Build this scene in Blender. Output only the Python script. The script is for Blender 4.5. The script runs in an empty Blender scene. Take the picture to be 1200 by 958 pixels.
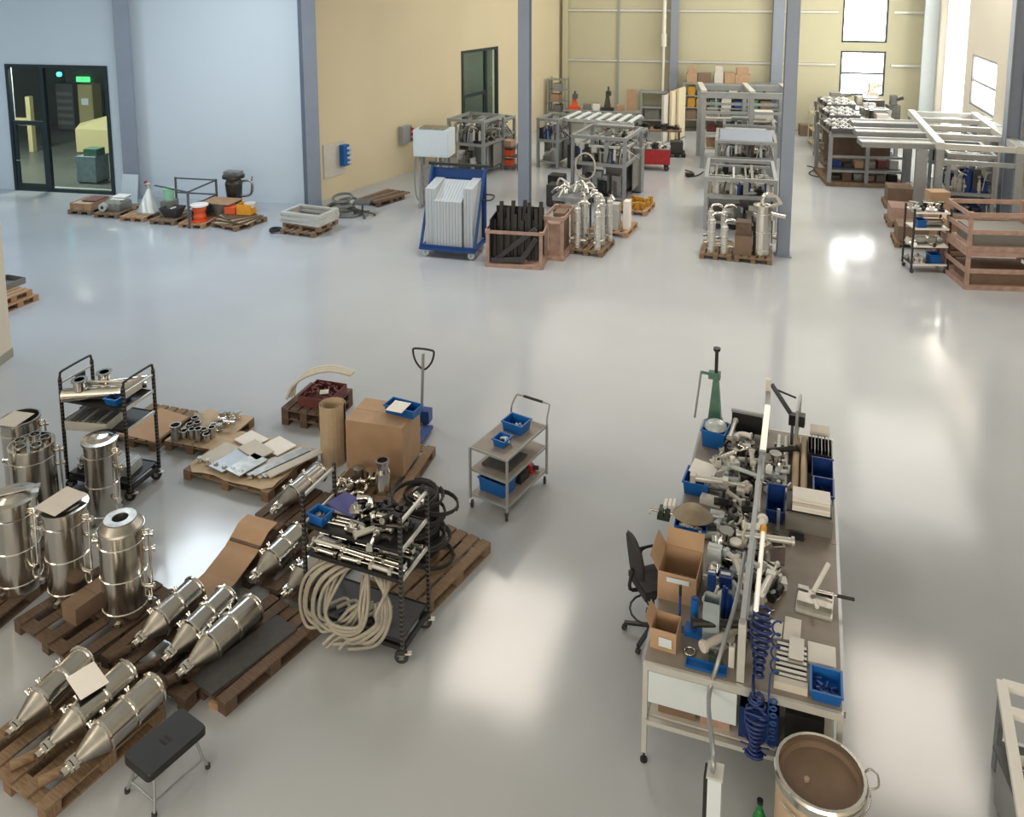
import bpy, math, random
from mathutils import Matrix, Vector
C = bpy.context.scene
PI = math.pi
R = math.radians
random.seed(7)

# ---------------------------------------------------------------- camera
CF, CX, CY, CT, CH = 985.0, 612.0, 110.0, R(8), 7.2      # focal px, principal point px, pitch, eye height
cd = bpy.data.cameras.new('camera')
cam = bpy.data.objects.new('camera', cd)
C.collection.objects.link(cam)
cam.location = (0, 0, CH)
cam.rotation_euler = (R(90) - CT, 0, 0)
cd.sensor_fit = 'HORIZONTAL'
cd.sensor_width = 36
cd.lens = 36 * CF / 1200
cd.shift_x = (600 - CX) / 1200
cd.shift_y = -(479 - CY) / 1200
cd.clip_end = 200
C.camera = cam

# ---------------------------------------------------------------- world, view
w = bpy.data.worlds.new('world')
C.world = w
w.use_nodes = True
w.node_tree.nodes['Background'].inputs[0].default_value = (0.75, 0.87, 1.0, 1)
w.node_tree.nodes['Background'].inputs[1].default_value = 2.0
C.view_settings.view_transform = 'Standard'
C.view_settings.look = 'None'
C.view_settings.gamma = 1
C.view_settings.use_curve_mapping = False
C.view_settings.exposure = 0.45
C.cycles.use_denoising = True
C.cycles.max_bounces = 6
C.cycles.diffuse_bounces = 4
C.cycles.glossy_bounces = 3
C.cycles.transmission_bounces = 4
C.cycles.transparent_max_bounces = 8
C.cycles.caustics_reflective = False
C.cycles.caustics_refractive = False
C.cycles.sample_clamp_indirect = 4

GRID = R(-17.5)       # the hall's grid: depth direction turned right of the view
CEIL = 9.0


def lamp(name, loc, size, power, col, sy=None, rz=0.0, tilt=None):
    l = bpy.data.lights.new(name, 'AREA')
    l.shape = 'RECTANGLE' if sy else 'DISK'
    l.size = size
    if sy:
        l.size_y = sy
    l.energy = power
    l.color = col
    o = bpy.data.objects.new(name, l)
    C.collection.objects.link(o)
    o.location = loc
    o.rotation_euler = tilt if tilt else (0, 0, rz)
    return o


COOL = (0.80, 0.91, 1.0)
WARM = (1.0, 0.91, 0.77)
NEUT = (1.0, 0.94, 0.85)
# daylight through the row of roof lights over the middle of the hall
for (x, y, p, col) in [(-20.0, 19.5, 330, COOL), (-9.0, 20.5, 370, COOL), (-0.3, 18.6, 270, (1.0, 0.90, 0.78)), (8.4, 16.2, 270, (1.0, 0.90, 0.78))]:
    lamp('skylight_lamp', (x, y, CEIL - 0.05), 2.4, p, col, sy=4.0, rz=GRID)
# added warm fill lights behind the camera and left of it, no windows there
lamp('near_fill_lamp', (-2.0, -7.7, 5.2), 15.0, 860, (1.0, 0.87, 0.70), sy=3.6, tilt=(R(90), 0, R(0)))
lamp('near_fill_lamp', (-9.4, 3.5, 6.4), 12.0, 300, (1.0, 0.87, 0.70), sy=2.4, tilt=(R(90), 0, R(-90)))
# added overhead light, large and unseen, to brighten the rear hall
lamp('overhead_fill_lamp', (6.2, 32.0, CEIL - 0.05), 13.0, 520, WARM, sy=13.0, rz=GRID)
# added fill light high at the right wall, above the frame, no window there
lamp('right_fill_lamp', (16.05, 30.5, 7.6), 12.0, 170, WARM, sy=2.4, tilt=(R(90), 0, R(74.5)))
lamp('overhead_fill_lamp', (11.5, 26.5, CEIL - 0.05), 6.0, 420, NEUT, sy=7.0, rz=GRID)  # another added overhead fill, over the right side


# ---------------------------------------------------------------- helpers
def at(u, v, h=0.0):
    """point on the plane z = h that the photograph shows at pixel u, v"""
    dx, dv = u - CX, CY - v
    y = CF * math.cos(CT) + dv * math.sin(CT)
    z = -CF * math.sin(CT) + dv * math.cos(CT)
    t = (h - CH) / z
    return (dx * t, y * t)


def ztop(x, y, v):
    """height above the floor point x, y that the photograph shows at row v"""
    q = (CY - v) / CF
    c, s = math.cos(CT), math.sin(CT)
    return CH + y * (q * c - s) / (c + q * s)


def lin(r, g, b):
    f = lambda c: (c / 255 / 12.92) if c / 255 <= 0.04045 else ((c / 255 + 0.055) / 1.055) ** 2.4
    return (f(r), f(g), f(b), 1)


MATS = {}


def mat(name, rgb, rough=0.5, metal=0.0, noise=0.0, scale=8.0, rvar=0.0, bump=0.0, stretch=None, rgb2=None, spec=None, emit=None, es=0.0):
    m = bpy.data.materials.new(name)
    m.use_nodes = True
    nt = m.node_tree
    b = nt.nodes['Principled BSDF']
    col = lin(*rgb)
    b.inputs['Base Color'].default_value = col
    b.inputs['Roughness'].default_value = rough
    b.inputs['Metallic'].default_value = metal
    if spec is not None:
        b.inputs['Specular IOR Level'].default_value = spec
    if emit:
        b.inputs['Emission Color'].default_value = lin(*emit)
        b.inputs['Emission Strength'].default_value = es
    if noise or rvar or bump or rgb2:
        tc = nt.nodes.new('ShaderNodeTexCoord')
        mp = nt.nodes.new('ShaderNodeMapping')
        if stretch:
            mp.inputs['Scale'].default_value = stretch
        nz = nt.nodes.new('ShaderNodeTexNoise')
        nz.inputs['Scale'].default_value = scale
        nz.inputs['Detail'].default_value = 4
        nt.links.new(tc.outputs['Object'], mp.inputs['Vector'])
        nt.links.new(mp.outputs[0], nz.inputs['Vector'])
        if noise or rgb2:
            mx = nt.nodes.new('ShaderNodeMix')
            mx.data_type = 'RGBA'
            c2 = lin(*rgb2) if rgb2 else tuple(max(0, c * (1 - noise)) for c in col[:3]) + (1,)
            mx.inputs[6].default_value = col
            mx.inputs[7].default_value = c2
            mr = nt.nodes.new('ShaderNodeMapRange')
            mr.inputs[1].default_value = 0.35
            mr.inputs[2].default_value = 0.65
            nt.links.new(nz.outputs[0], mr.inputs[0])
            nt.links.new(mr.outputs[0], mx.inputs[0])
            nt.links.new(mx.outputs[2], b.inputs['Base Color'])
        if rvar:
            m2 = nt.nodes.new('ShaderNodeMapRange')
            m2.inputs[3].default_value = rough - rvar
            m2.inputs[4].default_value = rough + rvar
            nt.links.new(nz.outputs[0], m2.inputs[0])
            nt.links.new(m2.outputs[0], b.inputs['Roughness'])
        if bump:
            bp = nt.nodes.new('ShaderNodeBump')
            bp.inputs['Strength'].default_value = bump
            bp.inputs['Distance'].default_value = 0.02
            nt.links.new(nz.outputs[0], bp.inputs['Height'])
            nt.links.new(bp.outputs[0], b.inputs['Normal'])
    MATS[name] = m
    return m


mat('steel', (206, 203, 196), 0.2, 1.0, noise=0.12, scale=6, rvar=0.08, stretch=(1, 1, 0.2))
mat('steel_dull', (176, 174, 168), 0.38, 1.0, noise=0.25, scale=9, rvar=0.1)
mat('steel_bright', (232, 230, 224), 0.14, 1.0)
mat('dark_steel', (88, 86, 84), 0.4, 0.9, noise=0.3)
mat('alu', (164, 169, 172), 0.42, 0.65, noise=0.08)
mat('alu_light', (205, 206, 202), 0.4, 0.4, noise=0.06)
mat('grey_paint', (150, 154, 156), 0.45, 0.1, noise=0.06)
mat('grey_dark', (92, 94, 98), 0.5, 0.1, noise=0.1)
mat('column_paint', (134, 144, 160), 0.5, 0.0, noise=0.05, scale=2)
mat('black', (30, 31, 33), 0.5, noise=0.2)
mat('black_matte', (36, 36, 38), 0.8, noise=0.2)
mat('rubber', (48, 48, 50), 0.75)
mat('mat_grey', (70, 70, 72), 0.8, noise=0.2, scale=20)
mat('blue_bin', (16, 94, 170), 0.38, noise=0.12, scale=3)
mat('navy_bin', (18, 56, 128), 0.4, noise=0.15, scale=3)
mat('blue_frame', (28, 68, 132), 0.4, noise=0.1)
mat('blue_hose', (32, 52, 110), 0.35)
mat('purple_sheet', (72, 74, 142), 0.5, noise=0.1)
mat('green_paint', (84, 126, 108), 0.45, noise=0.2)
mat('green_dark', (48, 66, 58), 0.5, noise=0.2)
mat('bottle_green', (30, 120, 60), 0.3)
mat('bucket_green', (150, 208, 170), 0.5)
mat('red', (170, 34, 38), 0.45, noise=0.2)
mat('maroon', (112, 62, 62), 0.6, noise=0.3)
mat('orange', (226, 92, 44), 0.5, noise=0.1)
mat('amber', (232, 160, 40), 0.5, noise=0.12)
mat('yellow_parts', (200, 148, 52), 0.5, noise=0.35, scale=20)
mat('white', (226, 226, 222), 0.5, noise=0.03)
mat('white_cool', (204, 216, 224), 0.5, noise=0.03)
mat('paper', (232, 230, 226), 0.8, noise=0.03)
mat('paper_dull', (200, 196, 188), 0.8, noise=0.06)
mat('foam', (184, 194, 202), 0.75, noise=0.05)
mat('plastic_film', (186, 196, 200), 0.25, noise=0.25, scale=14)
mat('acrylic', (150, 164, 172), 0.2, noise=0.2, scale=5)
mat('cardboard', (178, 148, 120), 0.85, noise=0.1, scale=4)
mat('cardboard_dark', (128, 107, 90), 0.85, noise=0.15, scale=4)
mat('cardboard_inside', (128, 92, 58), 0.85, noise=0.15)
mat('cardboard_pale', (192, 172, 146), 0.85, noise=0.1)
mat('wood', (140, 118, 94), 0.8, rgb2=(118, 97, 76), scale=5, stretch=(1, 9, 1), bump=0.3)
mat('wood_dark', (104, 86, 72), 0.8, rgb2=(86, 70, 58), scale=5, stretch=(1, 9, 1), bump=0.3)
mat('wood_pale', (184, 150, 116), 0.75, rgb2=(150, 116, 88), scale=5, stretch=(1, 9, 1), bump=0.2)
mat('wood_pink', (180, 152, 138), 0.75, rgb2=(158, 130, 118), scale=5, stretch=(1, 9, 1), bump=0.2)
mat('hose_clear', (160, 156, 145), 0.35, noise=0.15, scale=20)
mat('hose_white', (206, 202, 190), 0.4, noise=0.08, scale=20)
mat('bench_top', (140, 132, 124), 0.5, noise=0.12, scale=6)
mat('brown_mat', (104, 86, 84), 0.7, noise=0.1)
mat('drawer_grey', (122, 122, 118), 0.5, noise=0.05)
mat('cream', (214, 196, 150), 0.6, noise=0.05)
mat('cream_cabinet', (196, 186, 142), 0.6)
mat('beige_cloth', (158, 146, 128), 0.9, noise=0.15, scale=12)
mat('led_white', (250, 246, 236), 0.4, emit=(255, 248, 235), es=0.25)
mat('exit_green', (60, 160, 90), 0.4, emit=(90, 255, 140), es=1.5)
mat('cyan_lamp', (60, 220, 230), 0.4, emit=(60, 225, 240), es=5)
mat('screen', (190, 200, 205), 0.3, emit=(200, 215, 220), es=0.3)
mat('frame_dark', (44, 56, 58), 0.4, 0.3)
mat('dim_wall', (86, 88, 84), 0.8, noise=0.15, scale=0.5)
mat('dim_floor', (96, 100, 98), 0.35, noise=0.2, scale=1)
mat('wall_white', (206, 217, 226), 0.85, noise=0.02, scale=0.4)
mat('wall_cream', (208, 197, 168), 0.85, noise=0.05, scale=0.35)
mat('wall_panel', (190, 186, 160), 0.6, noise=0.06, scale=0.3)
mat('wall_beige', (206, 200, 186), 0.85, noise=0.03, scale=0.5)
mat('plinth_grey', (150, 150, 140), 0.8, noise=0.05)
mat('ceiling_paint', (214, 216, 214), 0.9, noise=0.03, scale=0.3)
mat('daylight_glass', (240, 245, 245), 0.3, emit=(255, 255, 252), es=9.0)
mat('daylight_strip', (240, 245, 245), 0.3, emit=(255, 250, 232), es=4.0)

# poured epoxy floor: grey blue, faintly mottled, fairly glossy
m = mat('floor_epoxy', (178, 183, 189), 0.2, noise=0.08, scale=0.35, spec=0.4)
nt = m.node_tree
b = nt.nodes['Principled BSDF']
tc = nt.nodes.new('ShaderNodeTexCoord')
n2 = nt.nodes.new('ShaderNodeTexNoise')
n2.inputs['Scale'].default_value = 1.1
n2.inputs['Detail'].default_value = 5
r2 = nt.nodes.new('ShaderNodeMapRange')
r2.inputs[3].default_value = 0.09
r2.inputs[4].default_value = 0.19
nt.links.new(tc.outputs['Object'], n2.inputs['Vector'])
nt.links.new(n2.outputs[0], r2.inputs[0])
nt.links.new(r2.outputs[0], b.inputs['Roughness'])
bp = nt.nodes.new('ShaderNodeBump')
bp.inputs['Strength'].default_value = 0.12
bp.inputs['Distance'].default_value = 0.02
nt.links.new(n2.outputs[0], bp.inputs['Height'])
nt.links.new(bp.outputs[0], b.inputs['Normal'])

# clear glass pane: part mirror, part see-through
g = bpy.data.materials.new('glass_pane')
g.use_nodes = True
nt = g.node_tree
nt.nodes.remove(nt.nodes['Principled BSDF'])
tr = nt.nodes.new('ShaderNodeBsdfTransparent')
tr.inputs[0].default_value = (0.82, 0.88, 0.85, 1)
gl = nt.nodes.new('ShaderNodeBsdfGlossy')
gl.inputs['Roughness'].default_value = 0.04
fr = nt.nodes.new('ShaderNodeFresnel')
fr.inputs[0].default_value = 1.45
mx = nt.nodes.new('ShaderNodeMixShader')
ge = nt.nodes.new('ShaderNodeNewGeometry')
iv = nt.nodes.new('ShaderNodeMath'); iv.operation = 'SUBTRACT'; iv.inputs[0].default_value = 1.0
ml = nt.nodes.new('ShaderNodeMath'); ml.operation = 'MULTIPLY'
nt.links.new(ge.outputs['Backfacing'], iv.inputs[1])
nt.links.new(iv.outputs[0], ml.inputs[0])
nt.links.new(fr.outputs[0], ml.inputs[1])
nt.links.new(ml.outputs[0], mx.inputs[0])
nt.links.new(tr.outputs[0], mx.inputs[1])
nt.links.new(gl.outputs[0], mx.inputs[2])
nt.links.new(mx.outputs[0], nt.nodes['Material Output'].inputs[0])
MATS['glass'] = g

# perforated upright: black steel with rows of pale punched holes
p = mat('perforated', (28, 28, 30), 0.45, 0.2)
nt = p.node_tree
b = nt.nodes['Principled BSDF']
tc = nt.nodes.new('ShaderNodeTexCoord')
sp = nt.nodes.new('ShaderNodeSeparateXYZ')
mu = nt.nodes.new('ShaderNodeMath'); mu.operation = 'MULTIPLY'; mu.inputs[1].default_value = 18
fr_ = nt.nodes.new('ShaderNodeMath'); fr_.operation = 'FRACT'
gt = nt.nodes.new('ShaderNodeMath'); gt.operation = 'GREATER_THAN'; gt.inputs[1].default_value = 0.68
mx = nt.nodes.new('ShaderNodeMix'); mx.data_type = 'RGBA'
mx.inputs[6].default_value = lin(28, 28, 30); mx.inputs[7].default_value = lin(92, 90, 86)
nt.links.new(tc.outputs['Object'], sp.inputs[0])
nt.links.new(sp.outputs[2], mu.inputs[0]); nt.links.new(mu.outputs[0], fr_.inputs[0])
nt.links.new(fr_.outputs[0], gt.inputs[0]); nt.links.new(gt.outputs[0], mx.inputs[0])
nt.links.new(mx.outputs[2], b.inputs['Base Color'])


def align(p0, p1):
    p0, p1 = Vector(p0), Vector(p1)
    d = p1 - p0
    q = Vector((0, 0, 1)).rotation_difference(d.normalized()) if d.length > 1e-9 else Matrix.Identity(3).to_quaternion()
    return Matrix.Translation(p0) @ q.to_matrix().to_4x4(), d.length


class MB:
    """collects shapes and links them as ONE mesh object"""

    def __init__(s):
        s.v, s.f, s.sm = [], [], []

    def add(s, vs, fs, smooth=False, M=None):
        o = len(s.v)
        for p in vs:
            p = Vector(p)
            if M is not None:
                p = M @ p
            s.v.append(tuple(p))
        for f in fs:
            s.f.append(tuple(i + o for i in f))
            s.sm.append(smooth)
        return s

    def box(s, x, y, z, sx, sy, sz, rz=0, M=None):
        """centre x, y; bottom z"""
        vs = [(a * sx / 2, b * sy / 2, c * sz) for c in (0, 1) for b in (-1, 1) for a in (-1, 1)]
        T = Matrix.Translation((x, y, z)) @ Matrix.Rotation(rz, 4, 'Z')
        if M is not None:
            T = M @ T
        return s.add(vs, [(0, 2, 3, 1), (4, 5, 7, 6), (0, 1, 5, 4), (2, 6, 7, 3), (0, 4, 6, 2), (1, 3, 7, 5)], False, T)

    def beam(s, p0, p1, a, b):
        """rectangular bar from p0 to p1, a wide (horizontal), b deep"""
        p0, p1 = Vector(p0), Vector(p1)
        d = (p1 - p0).normalized()
        up = Vector((0, 0, 1)) if abs(d.z) < 0.95 else Vector((0, 1, 0))
        x = d.cross(up).normalized()
        y = x.cross(d).normalized()
        vs = []
        for q in (p0, p1):
            for (i, j) in ((-1, -1), (1, -1), (1, 1), (-1, 1)):
                vs.append(q + x * i * a / 2 + y * j * b / 2)
        return s.add(vs, [(0, 1, 2, 3), (4, 7, 6, 5), (0, 4, 5, 1), (1, 5, 6, 2), (2, 6, 7, 3), (3, 7, 4, 0)])

    def lathe(s, prof, n=20, M=None):
        """profile of (radius, z) about z"""
        vs, fs = [], []
        m_ = len(prof)
        for (r, z) in prof:
            for k in range(n):
                a = 2 * PI * k / n
                vs.append((r * math.cos(a), r * math.sin(a), z))
        # split at creases by duplicating rings is skipped; flat caps added apart
        for i in range(m_ - 1):
            for k in range(n):
                k2 = (k + 1) % n
                fs.append((i * n + k, i * n + k2, (i + 1) * n + k2, (i + 1) * n + k))
        s.add(vs, fs, True, M)
        return s

    def disc(s, r, z, n=20, M=None, flip=False):
        vs = [(r * math.cos(2 * PI * k / n), r * math.sin(2 * PI * k / n), z) for k in range(n)]
        return s.add(vs, [tuple(range(n)) if not flip else tuple(reversed(range(n)))], False, M)

    def cyl(s, p0, p1, r0, r1=None, n=14, caps=True):
        r1 = r0 if r1 is None else r1
        M, L = align(p0, p1)
        s.lathe([(r0, 0), (r1, L)], n, M)
        if caps:
            s.disc(r0, 0, n, M, True)
            s.disc(r1, L, n, M)
        return s

    def solid(s, prof, n=20, M=None, c0=True, c1=True):
        """lathe with each straight run its own band so edges stay crisp"""
        for a, b_ in zip(prof[:-1], prof[1:]):
            s.lathe([a, b_], n, M)
        if c0 and prof[0][0] > 1e-4:
            s.disc(prof[0][0], prof[0][1], n, M, True)
        if c1 and prof[-1][0] > 1e-4:
            s.disc(prof[-1][0], prof[-1][1], n, M)
        return s

    def tube(s, pts, r, n=7, closed=False, smooth_pts=0):
        P = [Vector(p) for p in pts]
        if smooth_pts:
            Q = []
            m_ = len(P)
            rng = range(m_ if closed else m_ - 1)
            for i in rng:
                p0 = P[(i - 1) % m_] if closed or i > 0 else P[0]
                p1, p2 = P[i], P[(i + 1) % m_]
                p3 = P[(i + 2) % m_] if closed or i + 2 < m_ else P[-1]
                for k in range(smooth_pts):
                    t = k / smooth_pts
                    Q.append(0.5 * ((2 * p1) + (-p0 + p2) * t + (2 * p0 - 5 * p1 + 4 * p2 - p3) * t * t + (-p0 + 3 * p1 - 3 * p2 + p3) * t ** 3))
            if not closed:
                Q.append(P[-1])
            P = Q
        m_ = len(P)
        vs = []
        nrm = None
        for i, q in enumerate(P):
            a = P[i - 1] if i > 0 else (P[-1] if closed else P[0])
            b_ = P[(i + 1) % m_] if (closed or i < m_ - 1) else P[-1]
            d = (b_ - a)
            if d.length < 1e-9:
                d = Vector((0, 0, 1))
            d.normalize()
            if nrm is None:
                nrm = d.orthogonal().normalized()
            nrm = (nrm - d * nrm.dot(d))
            if nrm.length < 1e-6:
                nrm = d.orthogonal()
            nrm.normalize()
            bn = d.cross(nrm)
            for k in range(n):
                an = 2 * PI * k / n
                vs.append(q + (nrm * math.cos(an) + bn * math.sin(an)) * r)
        fs = []
        for i in range(m_ if closed else m_ - 1):
            j = (i + 1) % m_
            for k in range(n):
                k2 = (k + 1) % n
                fs.append((i * n + k, i * n + k2, j * n + k2, j * n + k))
        s.add(vs, fs, True)
        if not closed:
            s.add([vs[k] for k in range(n)], [tuple(reversed(range(n)))])
            s.add([vs[(m_ - 1) * n + k] for k in range(n)], [tuple(range(n))])
        return s

    def tray(s, w, d, h, t=0.006, taper=0.0, x=0, y=0, z=0, rz=0, low=None):
        """open-topped box, w by d at the rim, walls t thick; low = height of the front wall"""
        T = Matrix.Translation((x, y, z)) @ Matrix.Rotation(rz, 4, 'Z')
        lo = h if low is None else low

        def ring(ww, dd, zf, zb):
            return [(-ww / 2, -dd / 2, zf), (ww / 2, -dd / 2, zf), (ww / 2, dd / 2, zb), (-ww / 2, dd / 2, zb)]
        vs = ring(w - 2 * taper, d - 2 * taper, 0, 0) + ring(w, d, lo, h) + ring(w - 2 * t, d - 2 * t, lo, h) + ring(w - 2 * taper - 2 * t, d - 2 * taper - 2 * t, t, t)
        fs = [(3, 2, 1, 0), (12, 13, 14, 15)]
        for k in range(4):
            j = (k + 1) % 4
            fs += [(k, j, 4 + j, 4 + k), (4 + k, 4 + j, 8 + j, 8 + k), (8 + k, 8 + j, 12 + j, 12 + k)]
        return s.add(vs, fs, False, T)

    def sheet(s, poly, t=0.003, M=None):
        """thin plate: polygon in xy at z 0..t"""
        n = len(poly)
        vs = [(x, y, 0) for x, y in poly] + [(x, y, t) for x, y in poly]
        fs = [tuple(reversed(range(n))), tuple(range(n, 2 * n))] + [(k, (k + 1) % n, n + (k + 1) % n, n + k) for k in range(n)]
        return s.add(vs, fs, False, M)

    def wedge(s, quadA, quadB):
        """hexahedron between two quads"""
        return s.add(list(quadA) + list(quadB), [(3, 2, 1, 0), (4, 5, 6, 7), (0, 1, 5, 4), (1, 2, 6, 5), (2, 3, 7, 6), (3, 0, 4, 7)])

    def data(s, name, m_):
        me = bpy.data.meshes.new(name)
        me.from_pydata(s.v, [], s.f)
        me.polygons.foreach_set('use_smooth', s.sm)
        me.materials.append(MATS[m_])
        me.update()
        return me

    def build(s, name, m_, parent=None, label=None, loc=None, rot=None):
        o = bpy.data.objects.new(name, s.data(name, m_))
        C.collection.objects.link(o)
        if parent is not None:
            o.parent = parent
        if loc is not None:
            o.location = loc
        if rot is not None:
            o.rotation_euler = rot
        if label:
            o['label'] = label
        return o


def inst(name, me, parent=None, loc=(0, 0, 0), rot=(0, 0, 0), label=None):
    o = bpy.data.objects.new(name, me)
    C.collection.objects.link(o)
    if parent is not None:
        o.parent = parent
    o.location = loc
    o.rotation_euler = rot
    if label:
        o['label'] = label
    return o


def tag(o, label, cat, group=None, kind=None):
    o['label'] = label
    o['category'] = cat
    if group:
        o['group'] = group
    if kind:
        o['kind'] = kind
    return o


def thing(name, label, cat, loc=(0, 0, 0), rz=0, group=None):
    o = bpy.data.objects.new(name, None)
    o.empty_display_size = 0.1
    C.collection.objects.link(o)
    if len(loc) == 2:
        loc = (loc[0], loc[1], 0)
    o.location = loc
    o.rotation_euler = (0, 0, rz)
    return tag(o, label, cat, group)


def struct(name, mb, m_, parent=None):
    o = mb.build(name, m_, parent)
    if parent is None:
        o['kind'] = 'structure'
    return o


def local(root, x, y, z=0.0):
    """world point of a thing's local point (root upright)"""
    a = root.rotation_euler[2]
    l = root.location
    return (l[0] + x * math.cos(a) - y * math.sin(a), l[1] + x * math.sin(a) + y * math.cos(a), l[2] + z)
# ================================================================ the setting
def wall_mb(p0, p1, z0, z1, th, side=1):
    """vertical wall with its face from p0 to p1 and thickness to the left (side=1) of that direction"""
    p0, p1 = Vector((*p0, 0)), Vector((*p1, 0))
    d = (p1 - p0).normalized()
    n = Vector((-d.y, d.x, 0)) * th * side
    m_ = MB()
    a, b_, c_, e_ = p0, p1, p1 + n, p0 + n
    q = [a, b_, c_, e_]
    m_.wedge([(v.x, v.y, z0) for v in q], [(v.x, v.y, z1) for v in q])
    return m_


def lerp2(a, b_, t):
    return (a[0] + (b_[0] - a[0]) * t, a[1] + (b_[1] - a[1]) * t)


def wall_with_holes(name, p0, p1, holes, m_, th=0.25, z1=CEIL, mats=None):
    """holes: (t0, t1, zlo, zhi) along the wall in metres; one mesh"""
    L = math.dist(p0, p1)
    M = MB()
    xs = sorted({0, L, *[h[0] for h in holes], *[h[1] for h in holes]})
    d = ((p1[0] - p0[0]) / L, (p1[1] - p0[1]) / L)
    pt = lambda t: (p0[0] + d[0] * t, p0[1] + d[1] * t)
    for a, b_ in zip(xs[:-1], xs[1:]):
        cuts = sorted([(h[2], h[3]) for h in holes if h[0] <= a + 1e-6 and h[1] >= b_ - 1e-6])
        z = 0.0
        for lo, hi in cuts + [(z1, z1)]:
            if lo > z + 1e-6:
                q = wall_mb(pt(a), pt(b_), z, lo, th)
                M.add(q.v, q.f)
            z = hi
    return struct(name, M, m_)


struct('floor', MB().box(-3, 17, -0.2, 64, 64, 0.2), 'floor_epoxy')

W0 = (-26.0, 29.4)          # left end of the white wall
W1 = (-6.75, 25.95)          # where the white wall meets the cream one
W2 = (1.95, 41.0)          # rear corner of the cream wall
W3 = (18.35, 37.9)          # rear right corner
ang = math.atan2(W3[1] - W2[1], W3[0] - W2[0])
RD = R(-105.5)              # direction of the right wall, towards the camera
W4 = (W3[0] + 47 * math.cos(RD), W3[1] + 47 * math.sin(RD))
LW = math.dist(W0, W1)
dW = ((W1[0] - W0[0]) / LW, (W1[1] - W0[1]) / LW)


def along(p0, p1, q):
    L = math.dist(p0, p1)
    return ((q[0] - p0[0]) * (p1[0] - p0[0]) + (q[1] - p0[1]) * (p1[1] - p0[1])) / L


def hit(u, p0, p1):
    """distance along the wall p0-p1 of the vertical plane through pixel column u"""
    k = (u - CX) / CF / math.cos(CT)
    # x = k * (y*cos^2 + ...) ; iterate with the depth of a point at mid height
    L = math.dist(p0, p1)
    lo, hi = 0.0, L
    f = lambda t: (lambda x, y: CX + CF * x / (y * math.cos(CT) + 5.2 * math.sin(CT)) - u)(p0[0] + (p1[0] - p0[0]) * t / L, p0[1] + (p1[1] - p0[1]) * t / L)
    s0 = f(lo)
    for _ in range(50):
        m_ = (lo + hi) / 2
        if (f(m_) > 0) == (s0 > 0):
            lo = m_
        else:
            hi = m_
    return lo


def on(p0, p1, t):
    L = math.dist(p0, p1)
    return (p0[0] + (p1[0] - p0[0]) * t / L, p0[1] + (p1[1] - p0[1]) * t / L)


def rect_on(p0, p1, u0, u1, v0, v1):
    """opening in a wall from its pixel rectangle: (t0, t1, zlo, zhi)"""
    t0, t1 = hit(u0, p0, p1), hit(u1, p0, p1)
    q = on(p0, p1, (t0 + t1) / 2)
    return (min(t0, t1), max(t0, t1), max(0.0, ztop(*q, v1)), ztop(*q, v0))


D1 = rect_on(W0, W1, 13, 131, 76, 226)
D1 = (D1[0], D1[1], 0.0, D1[3])
wall_with_holes('wall_front_left', W0, W1, [D1], 'wall_white')
D2 = rect_on(W1, W2, 541, 583, 57, 190)
D2 = (D2[0], D2[1], 0.0, D2[3])
wall_with_holes('wall_left', W1, W2, [D2], 'wall_cream')
WN1 = rect_on(W2, W3, 983, 1036, -10, 50)
WN2 = rect_on(W2, W3, 983, 1032, 60, 112)
WN2 = (WN1[0], WN1[1], WN2[2], WN2[3])
wall_with_holes('wall_back', W2, W3, [WN2, (WN1[0], WN1[1], WN1[2], min(8.6, WN1[3]))], 'wall_panel')
WR = rect_on(W3, W4, 1134, 1162, 68, 130)
WS0, WS1 = hit(1103, W3, W4), hit(1127, W3, W4)
wall_with_holes('wall_right', W3, W4, [(WS0, WS1, 0.9, 8.2), WR], 'wall_beige')

# the pillar wall at the left edge of the frame and the walls that close the hall
PX = at(14.5, 418)
struct('wall_side', MB().box(PX[0] - 8.0, PX[1] - 0.2, 0, 16.0, 0.4, CEIL), 'wall_beige')
struct('wall_near_left', MB().box(PX[0] - 0.2, (PX[1] - 8) / 2 - 0.2, 0, 0.4, PX[1] + 8 - 0.4, CEIL), 'wall_beige')
struct('baseboard_left', MB().box(PX[0] + 0.006, (PX[1] - 8) / 2, 0, 0.02, PX[1] + 8, 0.17).box(PX[0] - 3, PX[1] + 0.008, 0, 6.03, 0.02, 0.17), 'plinth_grey')
struct('wall_far_left', MB().box(-26.1, 22.3, 0, 0.3, 15, CEIL), 'wall_white')
struct('wall_near', MB().box(-2, -8.2, 0, 18, 0.4, CEIL), 'wall_beige')
struct('ceiling', MB().box(-3, 16.5, CEIL, 50, 52, 0.2), 'ceiling_paint')
struct('baseboard_right', MB(), 'plinth_grey') if False else None


# sandwich panels of the rear wall: each panel its own piece between the rails
def wall_pt(p0, p1, t, off):
    q = on(p0, p1, t)
    L = math.dist(p0, p1)
    n = ((p1[1] - p0[1]) / L, -(p1[0] - p0[0]) / L)
    return (q[0] + n[0] * off, q[1] + n[1] * off)


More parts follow.
